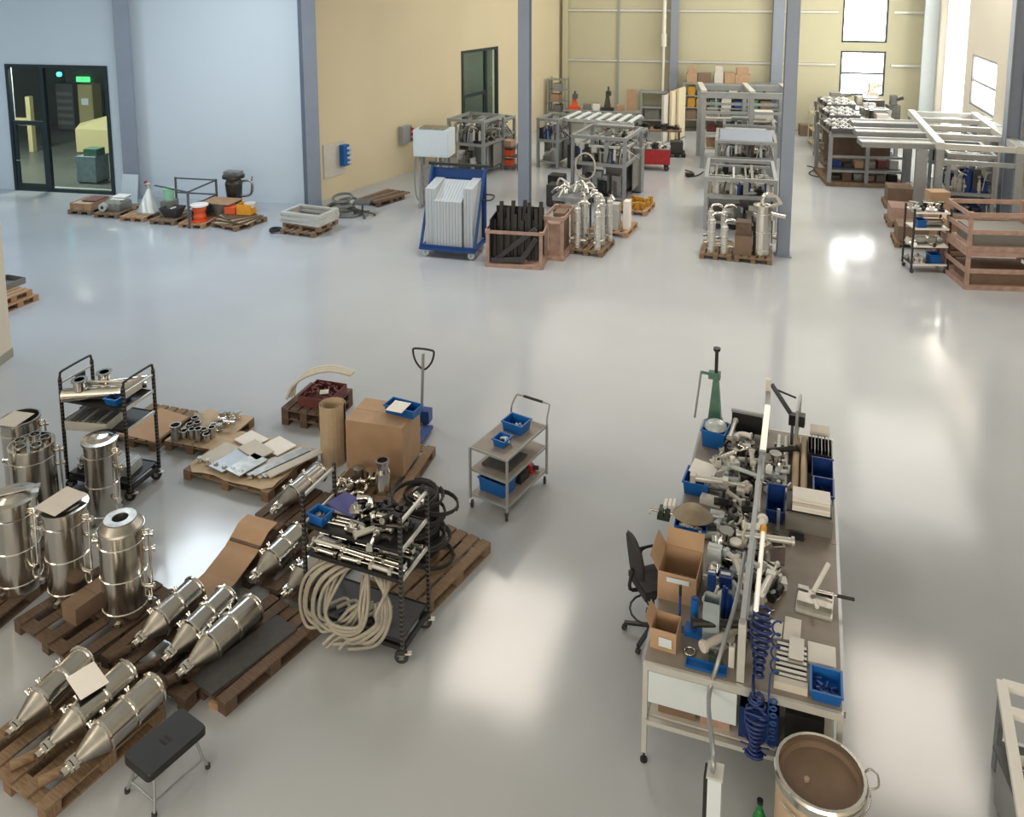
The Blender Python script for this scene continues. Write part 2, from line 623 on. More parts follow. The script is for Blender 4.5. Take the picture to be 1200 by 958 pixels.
LB = math.dist(W2, W3)
aB = math.atan2(W3[1] - W2[1], W3[0] - W2[0])
zr = [ztop(*on(W2, W3, 8), v) for v in (149, 74, 12)]
rails_z = [ztop(*on(W2, W3, LB * 0.45), 73), ztop(*on(W2, W3, LB * 0.45), 13)]
posts_t = [hit(u, W2, W3) for u in (663, 724, 787, 905, 978, 1042)]
wb = bpy.data.objects['wall_back']
edges = sorted(posts_t)
for i, (t0, t1) in enumerate(zip(edges[:-1], edges[1:])):
    if abs(t0 - posts_t[4]) < 0.01:
        continue
    for z0, z1 in ((0.05, rails_z[0] - 0.06), (rails_z[0] + 0.06, rails_z[1] - 0.06), (rails_z[1] + 0.06, 8.9)):
        c_ = wall_pt(W2, W3, (t0 + t1) / 2, 0.025)
        MB().box(0, 0, 0, t1 - t0 - 0.07, 0.05, z1 - z0).build('wall_panel', 'wall_panel', wb, loc=(c_[0], c_[1], z0), rot=(0, 0, aB))
for z in rails_z:
    for (ta, tb) in ((0.02, posts_t[4]), (posts_t[5], LB - 0.3)):
        c_ = wall_pt(W2, W3, (ta + tb) / 2, 0.05)
        MB().box(0, 0, -0.05, tb - ta, 0.1, 0.1).build('wall_rail', 'alu_light', wb, loc=(c_[0], c_[1], z), rot=(0, 0, aB))
for t in (posts_t[1],):
    c_ = wall_pt(W2, W3, t, 0.06)
    MB().box(0, 0, 0, 0.1, 0.12, CEIL).build('wall_post', 'grey_paint', wb, loc=(c_[0], c_[1], 0), rot=(0, 0, aB))


def column(name_label, x, y, w_, d_, rz, cm='column_paint'):
    t = bpy.data.objects.new('column', None)
    C.collection.objects.link(t)
    t.location = (x, y, 0)
    t.rotation_euler = (0, 0, rz)
    t['kind'] = 'structure'
    t['label'] = name_label
    th = 0.03
    MB().box(0, -d_ / 2 + th / 2, 0, w_, th, CEIL).box(0, d_ / 2 - th / 2, 0, w_, th, CEIL).build('flange', cm, t)
    MB().box(0, 0, 0, 0.05, d_ - 2 * th - 0.002, CEIL).build('web', cm, t)
    MB().box(0, 0, 0, w_ + 0.1, d_ + 0.1, 0.03).build('base_plate', cm, t)
    return t


c1 = at(159, 224); column('blue grey steel column against the white wall beside the glass door', -12.72, 26.72, 0.46, 0.34, R(24))
c2 = at(368, 243); column('grey steel column at the corner of white and cream walls', c2[0], c2[1] - 0.1, 0.42, 0.42, R(32))
c3 = at(615, 248); column('slim grey steel column beside the blue cart', c3[0], c3[1], 0.34, 0.36, R(-14))
c4 = at(917, 299); column('slim grey steel column right of the middle machine row', c4[0], c4[1], 0.31, 0.33, R(-12))
q = wall_pt(W2, W3, hit(789, W2, W3), 0.32); column('steel column on the rear wall beside the downpipe', q[0], q[1], 0.36, 0.4, aB)
q = wall_pt(W2, W3, hit(908, W2, W3), 0.32); column('steel column on the rear wall behind the shelving', q[0], q[1], 0.5, 0.4, aB)
q = wall_pt(W3, W4, hit(1197, W3, W4), 0.3); column('dark steel column on the right wall', q[0], q[1], 0.4, 0.4, RD)
q = wall_pt(W3, W4, hit(1093, W3, W4), 0.22); column('pale steel column in the rear right corner', q[0] , q[1], 0.6, 0.4, R(-20), 'white_cool')
q = wall_pt(W2, W3, hit(663, W2, W3), 0.25); MB().box(0, 0, 0, 0.25, 0.25, CEIL).build('trim_1', 'wall_panel', loc=(q[0], q[1], 0), rot=(0, 0, aB))['kind'] = 'structure'

# downpipe on the rear wall
q = wall_pt(W2, W3, hit(777, W2, W3), 0.5)
zc = ztop(q[0], q[1], 42)
dp = thing('downpipe', 'white downpipe running up the rear wall', 'pipe', (q[0], q[1], 0))
MB().cyl((0, 0, 1.4), (0, 0, zc), 0.06).cyl((0, 0, zc), (0, 0, CEIL), 0.09).build('pipe', 'white', dp)
MB().cyl((0, 0, zc - 0.5), (0, 0, zc + 0.1), 0.13).build('sleeve', 'white', dp)
MB().box(0, 0.2, 3.0, 0.05, 0.4, 0.05).box(0, 0.2, 5.5, 0.05, 0.4, 0.05).box(0, 0.0, 1.38, 0.1, 0.1, 0.03).build('bracket', 'grey_paint', dp)


def window_unit(name, p0, p1, hole, rows=1, cols=1, glass='daylight_glass', fm='grey_paint', fw=0.09):
    t0, t1, z0, z1 = hole
    c_ = wall_pt(p0, p1, (t0 + t1) / 2, -0.1)
    a = math.atan2(p1[1] - p0[1], p1[0] - p0[0])
    W_, H_ = t1 - t0, z1 - z0
    root = bpy.data.objects.new(name, None)
    C.collection.objects.link(root)
    root.location = (c_[0], c_[1], z0)
    root.rotation_euler = (0, 0, a)
    root['kind'] = 'structure'
    fm_ = MB().box(-W_ / 2 + fw / 2, 0, 0, fw, 0.16, H_).box(W_ / 2 - fw / 2, 0, 0, fw, 0.16, H_)
    for k in range(rows + 1):
        z = fw * 0.0 + (H_ - fw) * k / rows
        fm_.box(0, 0, z, W_ - 2 * fw, 0.16, fw)
    for k in range(1, cols):
        fm_.box(-W_ / 2 + W_ * k / cols, 0, fw, fw, 0.15, H_ - 2 * fw)
    fm_.build('window_frame', fm, root)
    for r_ in range(rows):
        for c2_ in range(cols):
            MB().box(-W_ / 2 + W_ * (c2_ + 0.5) / cols, 0.0, (H_ - fw) * r_ / rows + fw, W_ / cols - fw * 0.9, 0.02, (H_ - fw) / rows - fw).build('pane', glass, root)
    return root


window_unit('window_1', W2, W3, (WN1[0], WN1[1], WN1[2], min(8.6, WN1[3])), rows=1, fm='frame_dark')
window_unit('window_2', W2, W3, WN2, rows=2, fm='frame_dark')
window_unit('window_3', W3, W4, WR, rows=2, fm='grey_dark')
window_unit('window_4', W3, W4, (WS0, WS1, 0.9, 8.2), rows=1, glass='daylight_strip', fm='white')


# glazed doors
def glazed_door(name, p0, p1, hole, split, leaf_h, leaf_first=True):
    t0, t1, z0, z1 = hole
    c_ = wall_pt(p0, p1, (t0 + t1) / 2, -0.02)
    a = math.atan2(p1[1] - p0[1], p1[0] - p0[0])
    W_, H_ = t1 - t0, z1
    root = bpy.data.objects.new(name, None)
    C.collection.objects.link(root)
    root.location = (c_[0], c_[1], 0)
    root.rotation_euler = (0, 0, a)
    root['kind'] = 'structure'
    fw = 0.11
    xs = -W_ / 2 + split * W_
    MB().box(-W_ / 2 + fw / 2, 0, 0, fw, 0.14, H_).box(W_ / 2 - fw / 2, 0, 0, fw, 0.14, H_).box(0, 0, H_ - fw, W_ - 2 * fw, 0.14, fw).box(0, 0, 0, W_ - 2 * fw, 0.14, 0.1).box(xs, 0, 0.1, 0.13, 0.14, H_ - fw - 0.1).build('door_frame', 'frame_dark', root)
    wl = split * W_ - fw
    leaf = MB().box(-W_ / 2 + fw + wl / 2 - 0.03, 0, leaf_h, wl - 0.07, 0.1, 0.14)
    x0, x1 = -W_ / 2 + fw + 0.09, xs - 0.15
    leaf.box(x0 - 0.03, -0.005, 0.1, 0.1, 0.08, leaf_h - 0.1).box(x1 + 0.03, -0.005, 0.1, 0.1, 0.08, leaf_h - 0.1).box((x0 + x1) / 2, -0.005, 0.1, x1 - x0, 0.08, 0.14)
    lf = leaf.build('door_leaf', 'frame_dark', root)
    MB().cyl((x0, -0.12, 1.05), (x0 + 0.16, -0.12, 1.05), 0.018).cyl((x0, -0.12, 1.05), (x0, -0.03, 1.05), 0.018).build('handle', 'steel', lf)
    MB().box((x0 + x1) / 2, 0.0, 0.24, x1 - x0, 0.02, leaf_h - 0.24).build('pane', 'glass', root)
    MB().box((-W_ / 2 + fw + xs) / 2, 0.0, leaf_h + 0.14, xs + W_ / 2 - fw - 0.06, 0.02, H_ - leaf_h - 0.14 - fw).build('pane', 'glass', root)
    MB().box((W_ / 2 - fw + xs + 0.06) / 2, 0.0, 0.1, W_ / 2 - fw - xs - 0.06, 0.02, H_ - fw - 0.1).build('pane', 'glass', root)
    return root


glazed_door('door_1', W0, W1, D1, 0.36, 2.25)
glazed_door('door_2', W1, W2, D2, 0.66, 2.3)

# the hall beyond the left glass door
aw = math.atan2(dW[1], dW[0])
hb = wall_pt(W0, W1, (D1[0] + D1[1]) / 2 , -0.3)


def beyond(x, y, z=0):
    """point beyond the door: x along the wall, y deeper"""
    return (hb[0] + x * math.cos(aw) - y * math.sin(aw), hb[1] + x * math.sin(aw) + y * math.cos(aw), z)


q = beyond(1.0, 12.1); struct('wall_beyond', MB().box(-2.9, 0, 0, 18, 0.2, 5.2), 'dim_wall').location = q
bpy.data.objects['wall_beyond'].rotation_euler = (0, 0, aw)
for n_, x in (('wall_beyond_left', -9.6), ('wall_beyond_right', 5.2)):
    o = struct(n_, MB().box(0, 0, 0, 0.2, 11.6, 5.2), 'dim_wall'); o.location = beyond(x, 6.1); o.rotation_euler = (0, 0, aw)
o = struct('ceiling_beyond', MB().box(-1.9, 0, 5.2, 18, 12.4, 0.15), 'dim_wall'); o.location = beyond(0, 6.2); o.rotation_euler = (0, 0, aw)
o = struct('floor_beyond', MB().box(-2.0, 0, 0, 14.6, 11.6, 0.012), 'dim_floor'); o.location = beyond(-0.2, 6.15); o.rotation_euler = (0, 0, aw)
lamp('hall_fill_lamp', beyond(-1.0, 1.0, 5.0), 1.0, 260, (1.0, 0.96, 0.82))  # unseen lights added to show the things behind the glass
lamp('hall_fill_lamp', beyond(-5.5, 1.0, 5.0), 1.0, 380, (1.0, 0.96, 0.82))

# room beyond the far glass door on the cream wall
ay = math.atan2(W2[1] - W1[1], W2[0] - W1[0])
hd = wall_pt(W1, W2, (D2[0] + D2[1]) / 2, -0.3)
hd2 = lambda x, y, z=0: (hd[0] + x * math.cos(ay) - y * math.sin(ay), hd[1] + x * math.sin(ay) + y * math.cos(ay), z)
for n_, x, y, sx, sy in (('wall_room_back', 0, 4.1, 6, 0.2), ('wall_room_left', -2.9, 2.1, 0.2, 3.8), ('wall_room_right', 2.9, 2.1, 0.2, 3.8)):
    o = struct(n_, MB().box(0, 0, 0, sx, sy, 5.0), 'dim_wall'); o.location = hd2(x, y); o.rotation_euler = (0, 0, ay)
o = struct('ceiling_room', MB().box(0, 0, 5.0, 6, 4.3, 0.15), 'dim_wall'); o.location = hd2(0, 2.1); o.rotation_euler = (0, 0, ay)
lamp('room_fill_lamp', hd2(0, 2.2, 4.9), 1.2, 260, (0.95, 1.0, 0.85))  # added light, out of view, that brightens this room
# ================================================================ builders
PAL = {}


def pallet(loc, rz, label, L=1.2, Wd=0.8, m_='wood', detail=True, group=None, jitter=0.0):
    """Euro pallet: boards along its length (local y), open ends facing local -y"""
    loc = (loc[0], loc[1], loc[2] if len(loc) > 2 else 0.0)
    t = thing('pallet', label, 'pallet', loc, rz, group)
    key = (L, Wd, m_, detail)
    if key not in PAL:
        d = {}
        d['top'] = MB().box(0, 0, 0, 0.135, L, 0.022).data('board', m_)
        d['cross'] = MB().box(0, 0, 0, Wd, 0.14, 0.022).data('cross_board', m_)
        d['blk'] = MB().box(0, 0, 0, 0.12, 0.14, 0.078).data('block', m_)
        d['skid'] = MB().box(0, 0, 0, 0.12, L, 0.022).data('skid', m_)
        a = MB(); b_ = MB()
        for k in range(5):
            a.box(-Wd / 2 + 0.0675 + k * (Wd - 0.135) / 4, 0, 0.122, 0.135, L, 0.022)
        for y in (-L / 2 + 0.07, 0, L / 2 - 0.07):
            a.box(0, y, 0.1, Wd, 0.14, 0.022)
            for x in (-Wd / 2 + 0.06, 0, Wd / 2 - 0.06):
                b_.box(x, y, 0.022, 0.12, 0.14, 0.078)
        for x in (-Wd / 2 + 0.06, 0, Wd / 2 - 0.06):
            b_.box(x, 0, 0, 0.12, L, 0.022)
        d['deck'] = a.data('deck', m_)
        d['feet'] = b_.data('skids', m_)
        PAL[key] = d
    d = PAL[key]
    if detail:
        for k in range(5):
            inst('board', d['top'], t, (-Wd / 2 + 0.0675 + k * (Wd - 0.135) / 4, random.uniform(-jitter, jitter), 0.122))
        for y in (-L / 2 + 0.07, 0, L / 2 - 0.07):
            inst('cross_board', d['cross'], t, (0, y, 0.1))
            for x in (-Wd / 2 + 0.06, 0, Wd / 2 - 0.06):
                inst('block', d['blk'], t, (x, y, 0.022))
        for x in (-Wd / 2 + 0.06, 0, Wd / 2 - 0.06):
            inst('skid', d['skid'], t, (x, 0, 0))
    else:
        inst('deck', d['deck'], t)
        inst('skids', d['feet'], t)
    return t


PH = 0.144


def vessel(loc, rz, label, h=1.1, r=0.235, top='ring', group=None, nozzles=True, m_='steel', bands=3):
    """upright stainless filter vessel with seams, side nozzles and a top of its own kind"""
    t = thing('steel_vessel', label, 'vessel', loc, rz, group)
    B = MB().solid([(r * 0.96, 0.0), (r * 0.96, 0.03), (r, 0.035), (r, h - 0.05), (r * 1.03, h - 0.05), (r * 1.03, h - 0.02)], 28, c1=top in ('ring', 'flange'))
    B.build('shell', m_, t)
    for k in range(bands):
        z = h * (0.12 + 0.72 * k / max(1, bands - 1))
        MB().solid([(r + 0.002, z - 0.012), (r + 0.012, z - 0.006), (r + 0.012, z + 0.006), (r + 0.002, z + 0.012)], 28, c0=False, c1=False).build('seam_ring', 'steel_bright', t)
    if top == 'ring':
        c = MB().solid([(r * 1.02, h - 0.02), (r * 0.98, h + 0.0), (r * 0.72, h + 0.07), (r * 0.72, h + 0.085), (r * 0.36, h + 0.085), (r * 0.34, h - 0.02)], 28)
        c.build('dome_lid', 'steel_dull', t)
        MB().disc(r * 0.34, h - 0.015, 20).build('opening', 'black_matte', t)
    elif top == 'cups':
        c = MB().solid([(r * 1.03, h - 0.02), (r * 1.03, h), (r * 0.97, h), (r * 0.97, h - 0.06)], 28, c0=False, c1=False)
        c.disc(r * 0.97, h - 0.05, 28)
        c.build('lid', 'steel_bright', t)
        for k in range(5):
            a = 2 * PI * k / 5 + 0.3
            x, y = (r * 0.58 * math.cos(a), r * 0.58 * math.sin(a))
            MB().solid([(r * 0.27, 0), (r * 0.27, 0.09), (r * 0.2, 0.09), (r * 0.2, 0.01)], 14, c0=False, M=Matrix.Translation((x, y, h - 0.05))).build('cup', 'steel', t)
    elif top == 'flange':
        MB().solid([(r * 1.03, h - 0.02), (r * 1.12, h - 0.02), (r * 1.12, h + 0.01), (r * 0.8, h + 0.015), (r * 0.5, h + 0.05), (0.001, h + 0.06)], 28).build('lid', 'steel', t)
    elif top == 'open':
        MB().solid([(r * 1.03, h - 0.02), (r * 1.03, h), (r * 0.93, h), (r * 0.93, h - 0.2)], 28, c0=False, c1=False).disc(r * 0.93, h - 0.2, 28).build('rim', 'steel_dull', t)
    if nozzles:
        for k, (a, z) in enumerate([(0.1, h * 0.86), (0.25, h * 0.66), (-0.1, h * 0.3), (PI * 0.95, h * 0.8)]):
            d = Vector((math.cos(a), math.sin(a), 0))
            p = d * (r - 0.01)
            MB().cyl((p.x, p.y, z), (p.x + d.x * 0.09, p.y + d.y * 0.09, z), 0.022).cyl((p.x + d.x * 0.09, p.y + d.y * 0.09, z), (p.x + d.x * 0.105, p.y + d.y * 0.105, z), 0.036).build('nozzle', 'steel_bright', t)
        # level pipe down the side
        x = r + 0.05
        MB().tube([(r, 0.0, h * 0.92), (x, 0.02, h * 0.92), (x, 0.02, h * 0.15), (r, 0.0, h * 0.15)], 0.014).build('side_pipe', 'steel_bright', t)
    for k in range(3):
        a = 2 * PI * k / 3 + 0.5
        MB().box(math.cos(a) * r * 1.0, math.sin(a) * r * 1.0, 0, 0.05, 0.05, 0.05, a).build('foot', 'steel_dull', t)
    return t


def cone_tank(p_tip, p_end, label, r=0.15, group=None, pad=True):
    """stainless tank lying on its side: cylinder with clamp rings, cone and outlet valve at the tip"""
    P0, P1 = Vector(p_tip), Vector(p_end)
    t = thing('cone_tank', label, 'tank', tuple(P0), 0, group)
    d = P1 - P0
    L = d.length
    q = Vector((0, 0, 1)).rotation_difference(d.normalized())
    Mx = q.to_matrix().to_4x4()
    zc = L * 0.40
    MB().solid([(r, zc), (r, L - 0.02), (r * 0.94, L), (0.001, L + 0.012)], 24, Mx).build('shell', 'steel', t)
    MB().solid([(r * 0.3, L * 0.13), (r * 0.98, zc)], 24, Mx).build('cone', 'steel_dull', t)
    MB().solid([(r * 0.26, 0.0), (r * 0.26, L * 0.05), (r * 0.42, L * 0.05), (r * 0.42, L * 0.08), (r * 0.27, L * 0.09), (r * 0.27, L * 0.13)], 16, Mx).build('outlet', 'steel_bright', t)
    for z in (zc, L * 0.68, L * 0.965):
        MB().solid([(r + 0.001, z - 0.016), (r + 0.018, z - 0.01), (r + 0.018, z + 0.01), (r + 0.001, z + 0.016)], 24, Mx).build('clamp_ring', 'steel_bright', t)
    sd = Vector((d.y, -d.x, 0)).normalized()
    for (f, h) in ((0.36, 0.02), (0.5, 0.005), (0.76, 0.005)):
        c = d * f
        up = Vector((0, 0, 1))
        n_ = (up * 0.7 - sd * 0.75).normalized()
        base = c + n_ * (r * (0.85 if f < 0.4 else 0.98))
        tip = base + n_ * (h + 0.02)
        MB().cyl(base, tip, 0.02, n=10).cyl(tip, tip + n_ * 0.012, 0.03, n=10).build('nozzle', 'steel_bright', t)
    # butterfly valve with bolts at the tip
    v = MB().solid([(0.001, L * 0.085), (r * 0.48, L * 0.086), (r * 0.48, L * 0.125), (0.001, L * 0.126)], 12, Mx)
    for k in range(4):
        a = PI / 4 + k * PI / 2
        v.cyl(Mx @ Vector((r * 0.42 * math.cos(a), r * 0.42 * math.sin(a), L * 0.06)), Mx @ Vector((r * 0.42 * math.cos(a), r * 0.42 * math.sin(a), L * 0.15)), 0.012, n=8)
    v.build('valve', 'steel_bright', t)
    return t


def euro_bin(loc, rz, label, w_=0.3, d_=0.4, h=0.15, m_='blue_bin', group=None, low=None, fill=None):
    t = thing('storage_bin', label, 'bin', loc, rz, group)
    b_ = MB().tray(w_, d_, h, 0.008, 0.015, low=low)
    b_.build('body', m_, t)
    rr = MB()
    if low is None:
        rr.box(0, -d_ / 2 - 0.006, h - 0.02, w_ + 0.024, 0.012, 0.02).box(0, d_ / 2 + 0.006, h - 0.02, w_ + 0.024, 0.012, 0.02)
        rr.box(-w_ / 2 - 0.006, 0, h - 0.02, 0.012, d_, 0.02).box(w_ / 2 + 0.006, 0, h - 0.02, 0.012, d_, 0.02)
        rr.build('rim', m_, t)
    else:
        rr.box(0, d_ / 2 + 0.006, h - 0.02, w_ + 0.024, 0.012, 0.02).box(0, -d_ / 2 - 0.008, low * 0.45, w_ * 0.5, 0.016, 0.03)
        rr.build('rim', m_, t)
    if fill:
        f = MB()
        for k in range(fill[1]):
            x, y = random.uniform(-w_ * 0.32, w_ * 0.32), random.uniform(-d_ * 0.32, d_ * 0.32)
            a = random.uniform(0, PI)
            f.cyl((x - 0.03 * math.cos(a), y - 0.03 * math.sin(a), 0.03 + random.uniform(0, h * 0.45)), (x + 0.04 * math.cos(a), y + 0.04 * math.sin(a), 0.03 + random.uniform(0, h * 0.5)), random.uniform(0.01, 0.022), n=8)
        o = f.build('small_parts', fill[0], t)
        o['kind'] = 'stuff'
    return t


def carton(loc, rz, label, w_, d_, h, m_='cardboard', open_=False, tape=False, group=None, flaps=(1, 1, 1, 1), name='carton'):
    t = thing(name, label, 'box', loc, rz, group)
    if open_:
        MB().tray(w_, d_, h, 0.006).build('body', m_, t)
        fl = min(w_, d_) * 0.45
        specs = [((-w_ / 2, -d_ / 2), (w_ / 2, -d_ / 2), (0, -1)), ((w_ / 2, -d_ / 2), (w_ / 2, d_ / 2), (1, 0)), ((w_ / 2, d_ / 2), (-w_ / 2, d_ / 2), (0, 1)), ((-w_ / 2, d_ / 2), (-w_ / 2, -d_ / 2), (-1, 0))]
        for (a, b_, n_), k in zip(specs, flaps):
            if not k:
                continue
            drop = fl * (0.5 if k == 1 else -0.85)
            out = fl * (0.85 if k == 1 else 0.5)
            A = [(a[0], a[1], h), (b_[0], b_[1], h), (b_[0] + n_[0] * out, b_[1] + n_[1] * out, h - drop), (a[0] + n_[0] * out, a[1] + n_[1] * out, h - drop)]
            up = Vector((n_[0] * drop, n_[1] * drop, out)).normalized() * 0.005
            MB().wedge(A, [tuple(Vector(p) + up) for p in A]).build('flap', m_, t)
    else:
        MB().box(0, 0, 0, w_, d_, h - 0.004).build('body', m_, t)
        for s_ in (-1, 1):
            MB().box(0, s_ * (d_ / 4 + 0.001), h - 0.004, w_, d_ / 2 - 0.006, 0.005).build('flap', m_, t)
        if tape:
            MB().box(0, 0, h + 0.001, w_ * 1.002, 0.05, 0.001).build('tape', 'cardboard_pale', t)
    return t


# small fittings whose meshes are shared
FM = {}


def fit_mesh(kind, m_):
    k = (kind, m_)
    if k in FM:
        return FM[k]
    b_ = MB()
    if kind == 'tee':
        b_.cyl((-0.09, 0, 0.035), (0.09, 0, 0.035), 0.03, n=12).cyl((0, 0, 0.035), (0, 0.08, 0.035), 0.03, n=12)
        for p0, p1 in (((-0.1, 0, 0.035), (-0.085, 0, 0.035)), ((0.085, 0, 0.035), (0.1, 0, 0.035)), ((0, 0.07, 0.035), (0, 0.085, 0.035))):
            b_.cyl(p0, p1, 0.035 * 1.2, n=12)
        nm = 'pipe_tee'
    elif kind == 'elbow':
        b_.tube([(0, 0, 0.03), (0.06, 0, 0.03), (0.1, 0.02, 0.03), (0.12, 0.06, 0.03), (0.12, 0.12, 0.03)], 0.028, 10, smooth_pts=3)
        b_.cyl((-0.01, 0, 0.03), (0.008, 0, 0.03), 0.038, n=12).cyl((0.12, 0.11, 0.03), (0.12, 0.13, 0.03), 0.038, n=12)
        nm = 'pipe_elbow'
    elif kind == 'actuator':
        b_.cyl((-0.16, 0, 0.035), (0.08, 0, 0.035), 0.026, n=12).box(-0.16, 0, 0.005, 0.04, 0.06, 0.06).box(0.08, 0, 0.005, 0.04, 0.06, 0.06)
        b_.cyl((0.1, 0, 0.035), (0.2, 0, 0.035), 0.01, n=8).cyl((0.2, 0, 0.035), (0.225, 0, 0.035), 0.018, n=8)
        nm = 'air_cylinder'
    elif kind == 'pipe':
        b_.cyl((-0.2, 0, 0.025), (0.2, 0, 0.025), 0.024, n=12).cyl((-0.21, 0, 0.025), (-0.19, 0, 0.025), 0.034, n=12).cyl((0.19, 0, 0.025), (0.21, 0, 0.025), 0.034, n=12)
        nm = 'pipe_length'
    elif kind == 'bracket':
        b_.box(0, 0, 0, 0.14, 0.06, 0.012).box(-0.064, 0, 0.012, 0.012, 0.06, 0.06).cyl((0.03, 0, 0.012), (0.03, 0, 0.06), 0.018, n=8)
        nm = 'bracket'
    elif kind == 'valve':
        b_.cyl((-0.07, 0, 0.03), (0.07, 0, 0.03), 0.028, n=12).box(0, 0, 0.03, 0.07, 0.07, 0.05).cyl((0, 0, 0.08), (0, 0, 0.13), 0.012, n=8).box(0.05, 0, 0.125, 0.14, 0.02, 0.012)
        nm = 'ball_valve'
    elif kind == 'block':
        b_.box(0, 0, 0, 0.1, 0.07, 0.05).cyl((0, 0, 0.05), (0, 0, 0.085), 0.02, n=10)
        nm = 'machined_block'
    elif kind == 'coupling':
        b_.solid([(0.05, 0), (0.05, 0.02), (0.032, 0.025), (0.032, 0.08), (0.05, 0.085), (0.05, 0.1)], 14)
        nm = 'coupling'
    elif kind == 'clip':
        b_.tube([(0.05 * math.cos(a), 0.05 * math.sin(a), 0.012) for a in [k * PI / 5 for k in range(10)]], 0.011, 6, closed=True).cyl((0.05, 0, 0.012), (0.09, 0.01, 0.012), 0.008, n=6)
        nm = 'pipe_clamp'
    FM[k] = (nm, b_.data(nm, m_))
    return FM[k]


def fit(kind, m_, loc, rz, label, group, cat='fitting', sc=1.0):
    nm, me = fit_mesh(kind, m_)
    o = inst(nm, me, None, loc, (0, 0, rz))
    o.scale = (sc, sc, sc)
    return tag(o, label, cat, group)


NAMES_F = {'tee': 'pipe tee', 'elbow': 'pipe elbow', 'actuator': 'air cylinder', 'pipe': 'flanged pipe length', 'bracket': 'mounting bracket', 'valve': 'ball valve', 'block': 'machined block', 'coupling': 'turned coupling', 'clip': 'ring clamp'}
MAT_F = {'white': 'white plastic', 'paper_dull': 'off-white plastic', 'plastic_film': 'film-wrapped', 'navy_bin': 'navy blue', 'steel': 'stainless steel', 'steel_bright': 'shiny chrome', 'steel_dull': 'dull steel', 'dark_steel': 'dark grey metal', 'black': 'black', 'alu_light': 'pale aluminium'}


FR = {'tee': (0.1, 0.1), 'elbow': (0.11, 0.07), 'actuator': (0.17, 0.07), 'pipe': (0.18, 0.06), 'bracket': (0.07, 0.075), 'valve': (0.09, 0.14), 'block': (0.06, 0.085), 'coupling': (0.05, 0.1), 'clip': (0.07, 0.025)}
LONG = ('actuator', 'pipe')


class Heap:
    """lays small parts on a surface; a part whose footprint is taken rests on the part below"""

    def __init__(s, root, z, cap=0.24):
        s.root, s.z, s.cap, s.l = root, z, cap, []

    def put(s, kind, x, y, a, sc):
        r, h = FR[kind]
        r, h = r * sc, h * sc
        n_ = 5 if kind in LONG else 1
        w_ = 0.03 * sc if kind in LONG else r * 0.55
        pts = [(x + math.cos(a) * r * t, y + math.sin(a) * r * t) for t in ([-1, -0.5, 0, 0.5, 1] if n_ == 5 else [0])]
        zb = 0.0
        for (px, py, pr, pt) in s.l:
            if pt > zb and any((px - qx) ** 2 + (py - qy) ** 2 < (pr + w_) ** 2 for qx, qy in pts):
                zb = pt
        if zb + h > s.cap:
            return None
        for qx, qy in pts:
            s.l.append((qx, qy, w_, zb + h + 0.001))
        return zb


def scatter(root, x0, x1, y0, y1, z, n_, kinds, mats, where, group, sc=(0.8, 1.2), rz=None, minsep=0.07, cap=0.24):
    hp = Heap(root, z, cap)
    i = made = 0
    ra = root.rotation_euler[2]
    while made < n_ and i < n_ * 30:
        x, y = random.uniform(x0, x1), random.uniform(y0, y1)
        k = random.choice(kinds)
        m_ = random.choice(mats)
        i += 1
        a = (rz if rz is not None else random.uniform(0, PI)) + random.uniform(-0.25, 0.25)
        s_ = random.uniform(*sc)
        zb = hp.put(k, x, y, a - ra, s_)
        if zb is None:
            continue
        made += 1
        fit(k, m_, local(root, x, y, z + zb), a, '%s %s %s' % (MAT_F[m_], NAMES_F[k], where), group + ', ' + NAMES_F[k] + 's of ' + MAT_F[m_], NAMES_F[k].split()[-1], s_)


def caster(parent, x, y, r=0.06, m_wheel='rubber', m_fork='steel_dull', a=0.4, brake=False):
    f = MB().box(x, y, r * 1.35, 0.09, 0.07, 0.01, a)
    c_, s_ = math.cos(a), math.sin(a)
    for k in (-1, 1):
        f.box(x - s_ * 0.028 * k, y + c_ * 0.028 * k, r * 0.7, 0.05, 0.006, r * 0.7, a)
    f.cyl((x, y, r * 1.4), (x, y, r * 2.1), 0.014, n=8)
    fo = f.build('caster_fork', m_fork, parent)
    MB().cyl((x + s_ * 0.018, y - c_ * 0.018, r), (x - s_ * 0.018, y + c_ * 0.018, r), r, n=18).build('caster_wheel', m_wheel, fo)
    if brake:
        MB().box(x + 0.07 * c_, y + 0.07 * s_, r * 1.4, 0.07, 0.05, 0.012, a).build('brake_pedal', 'white', fo)


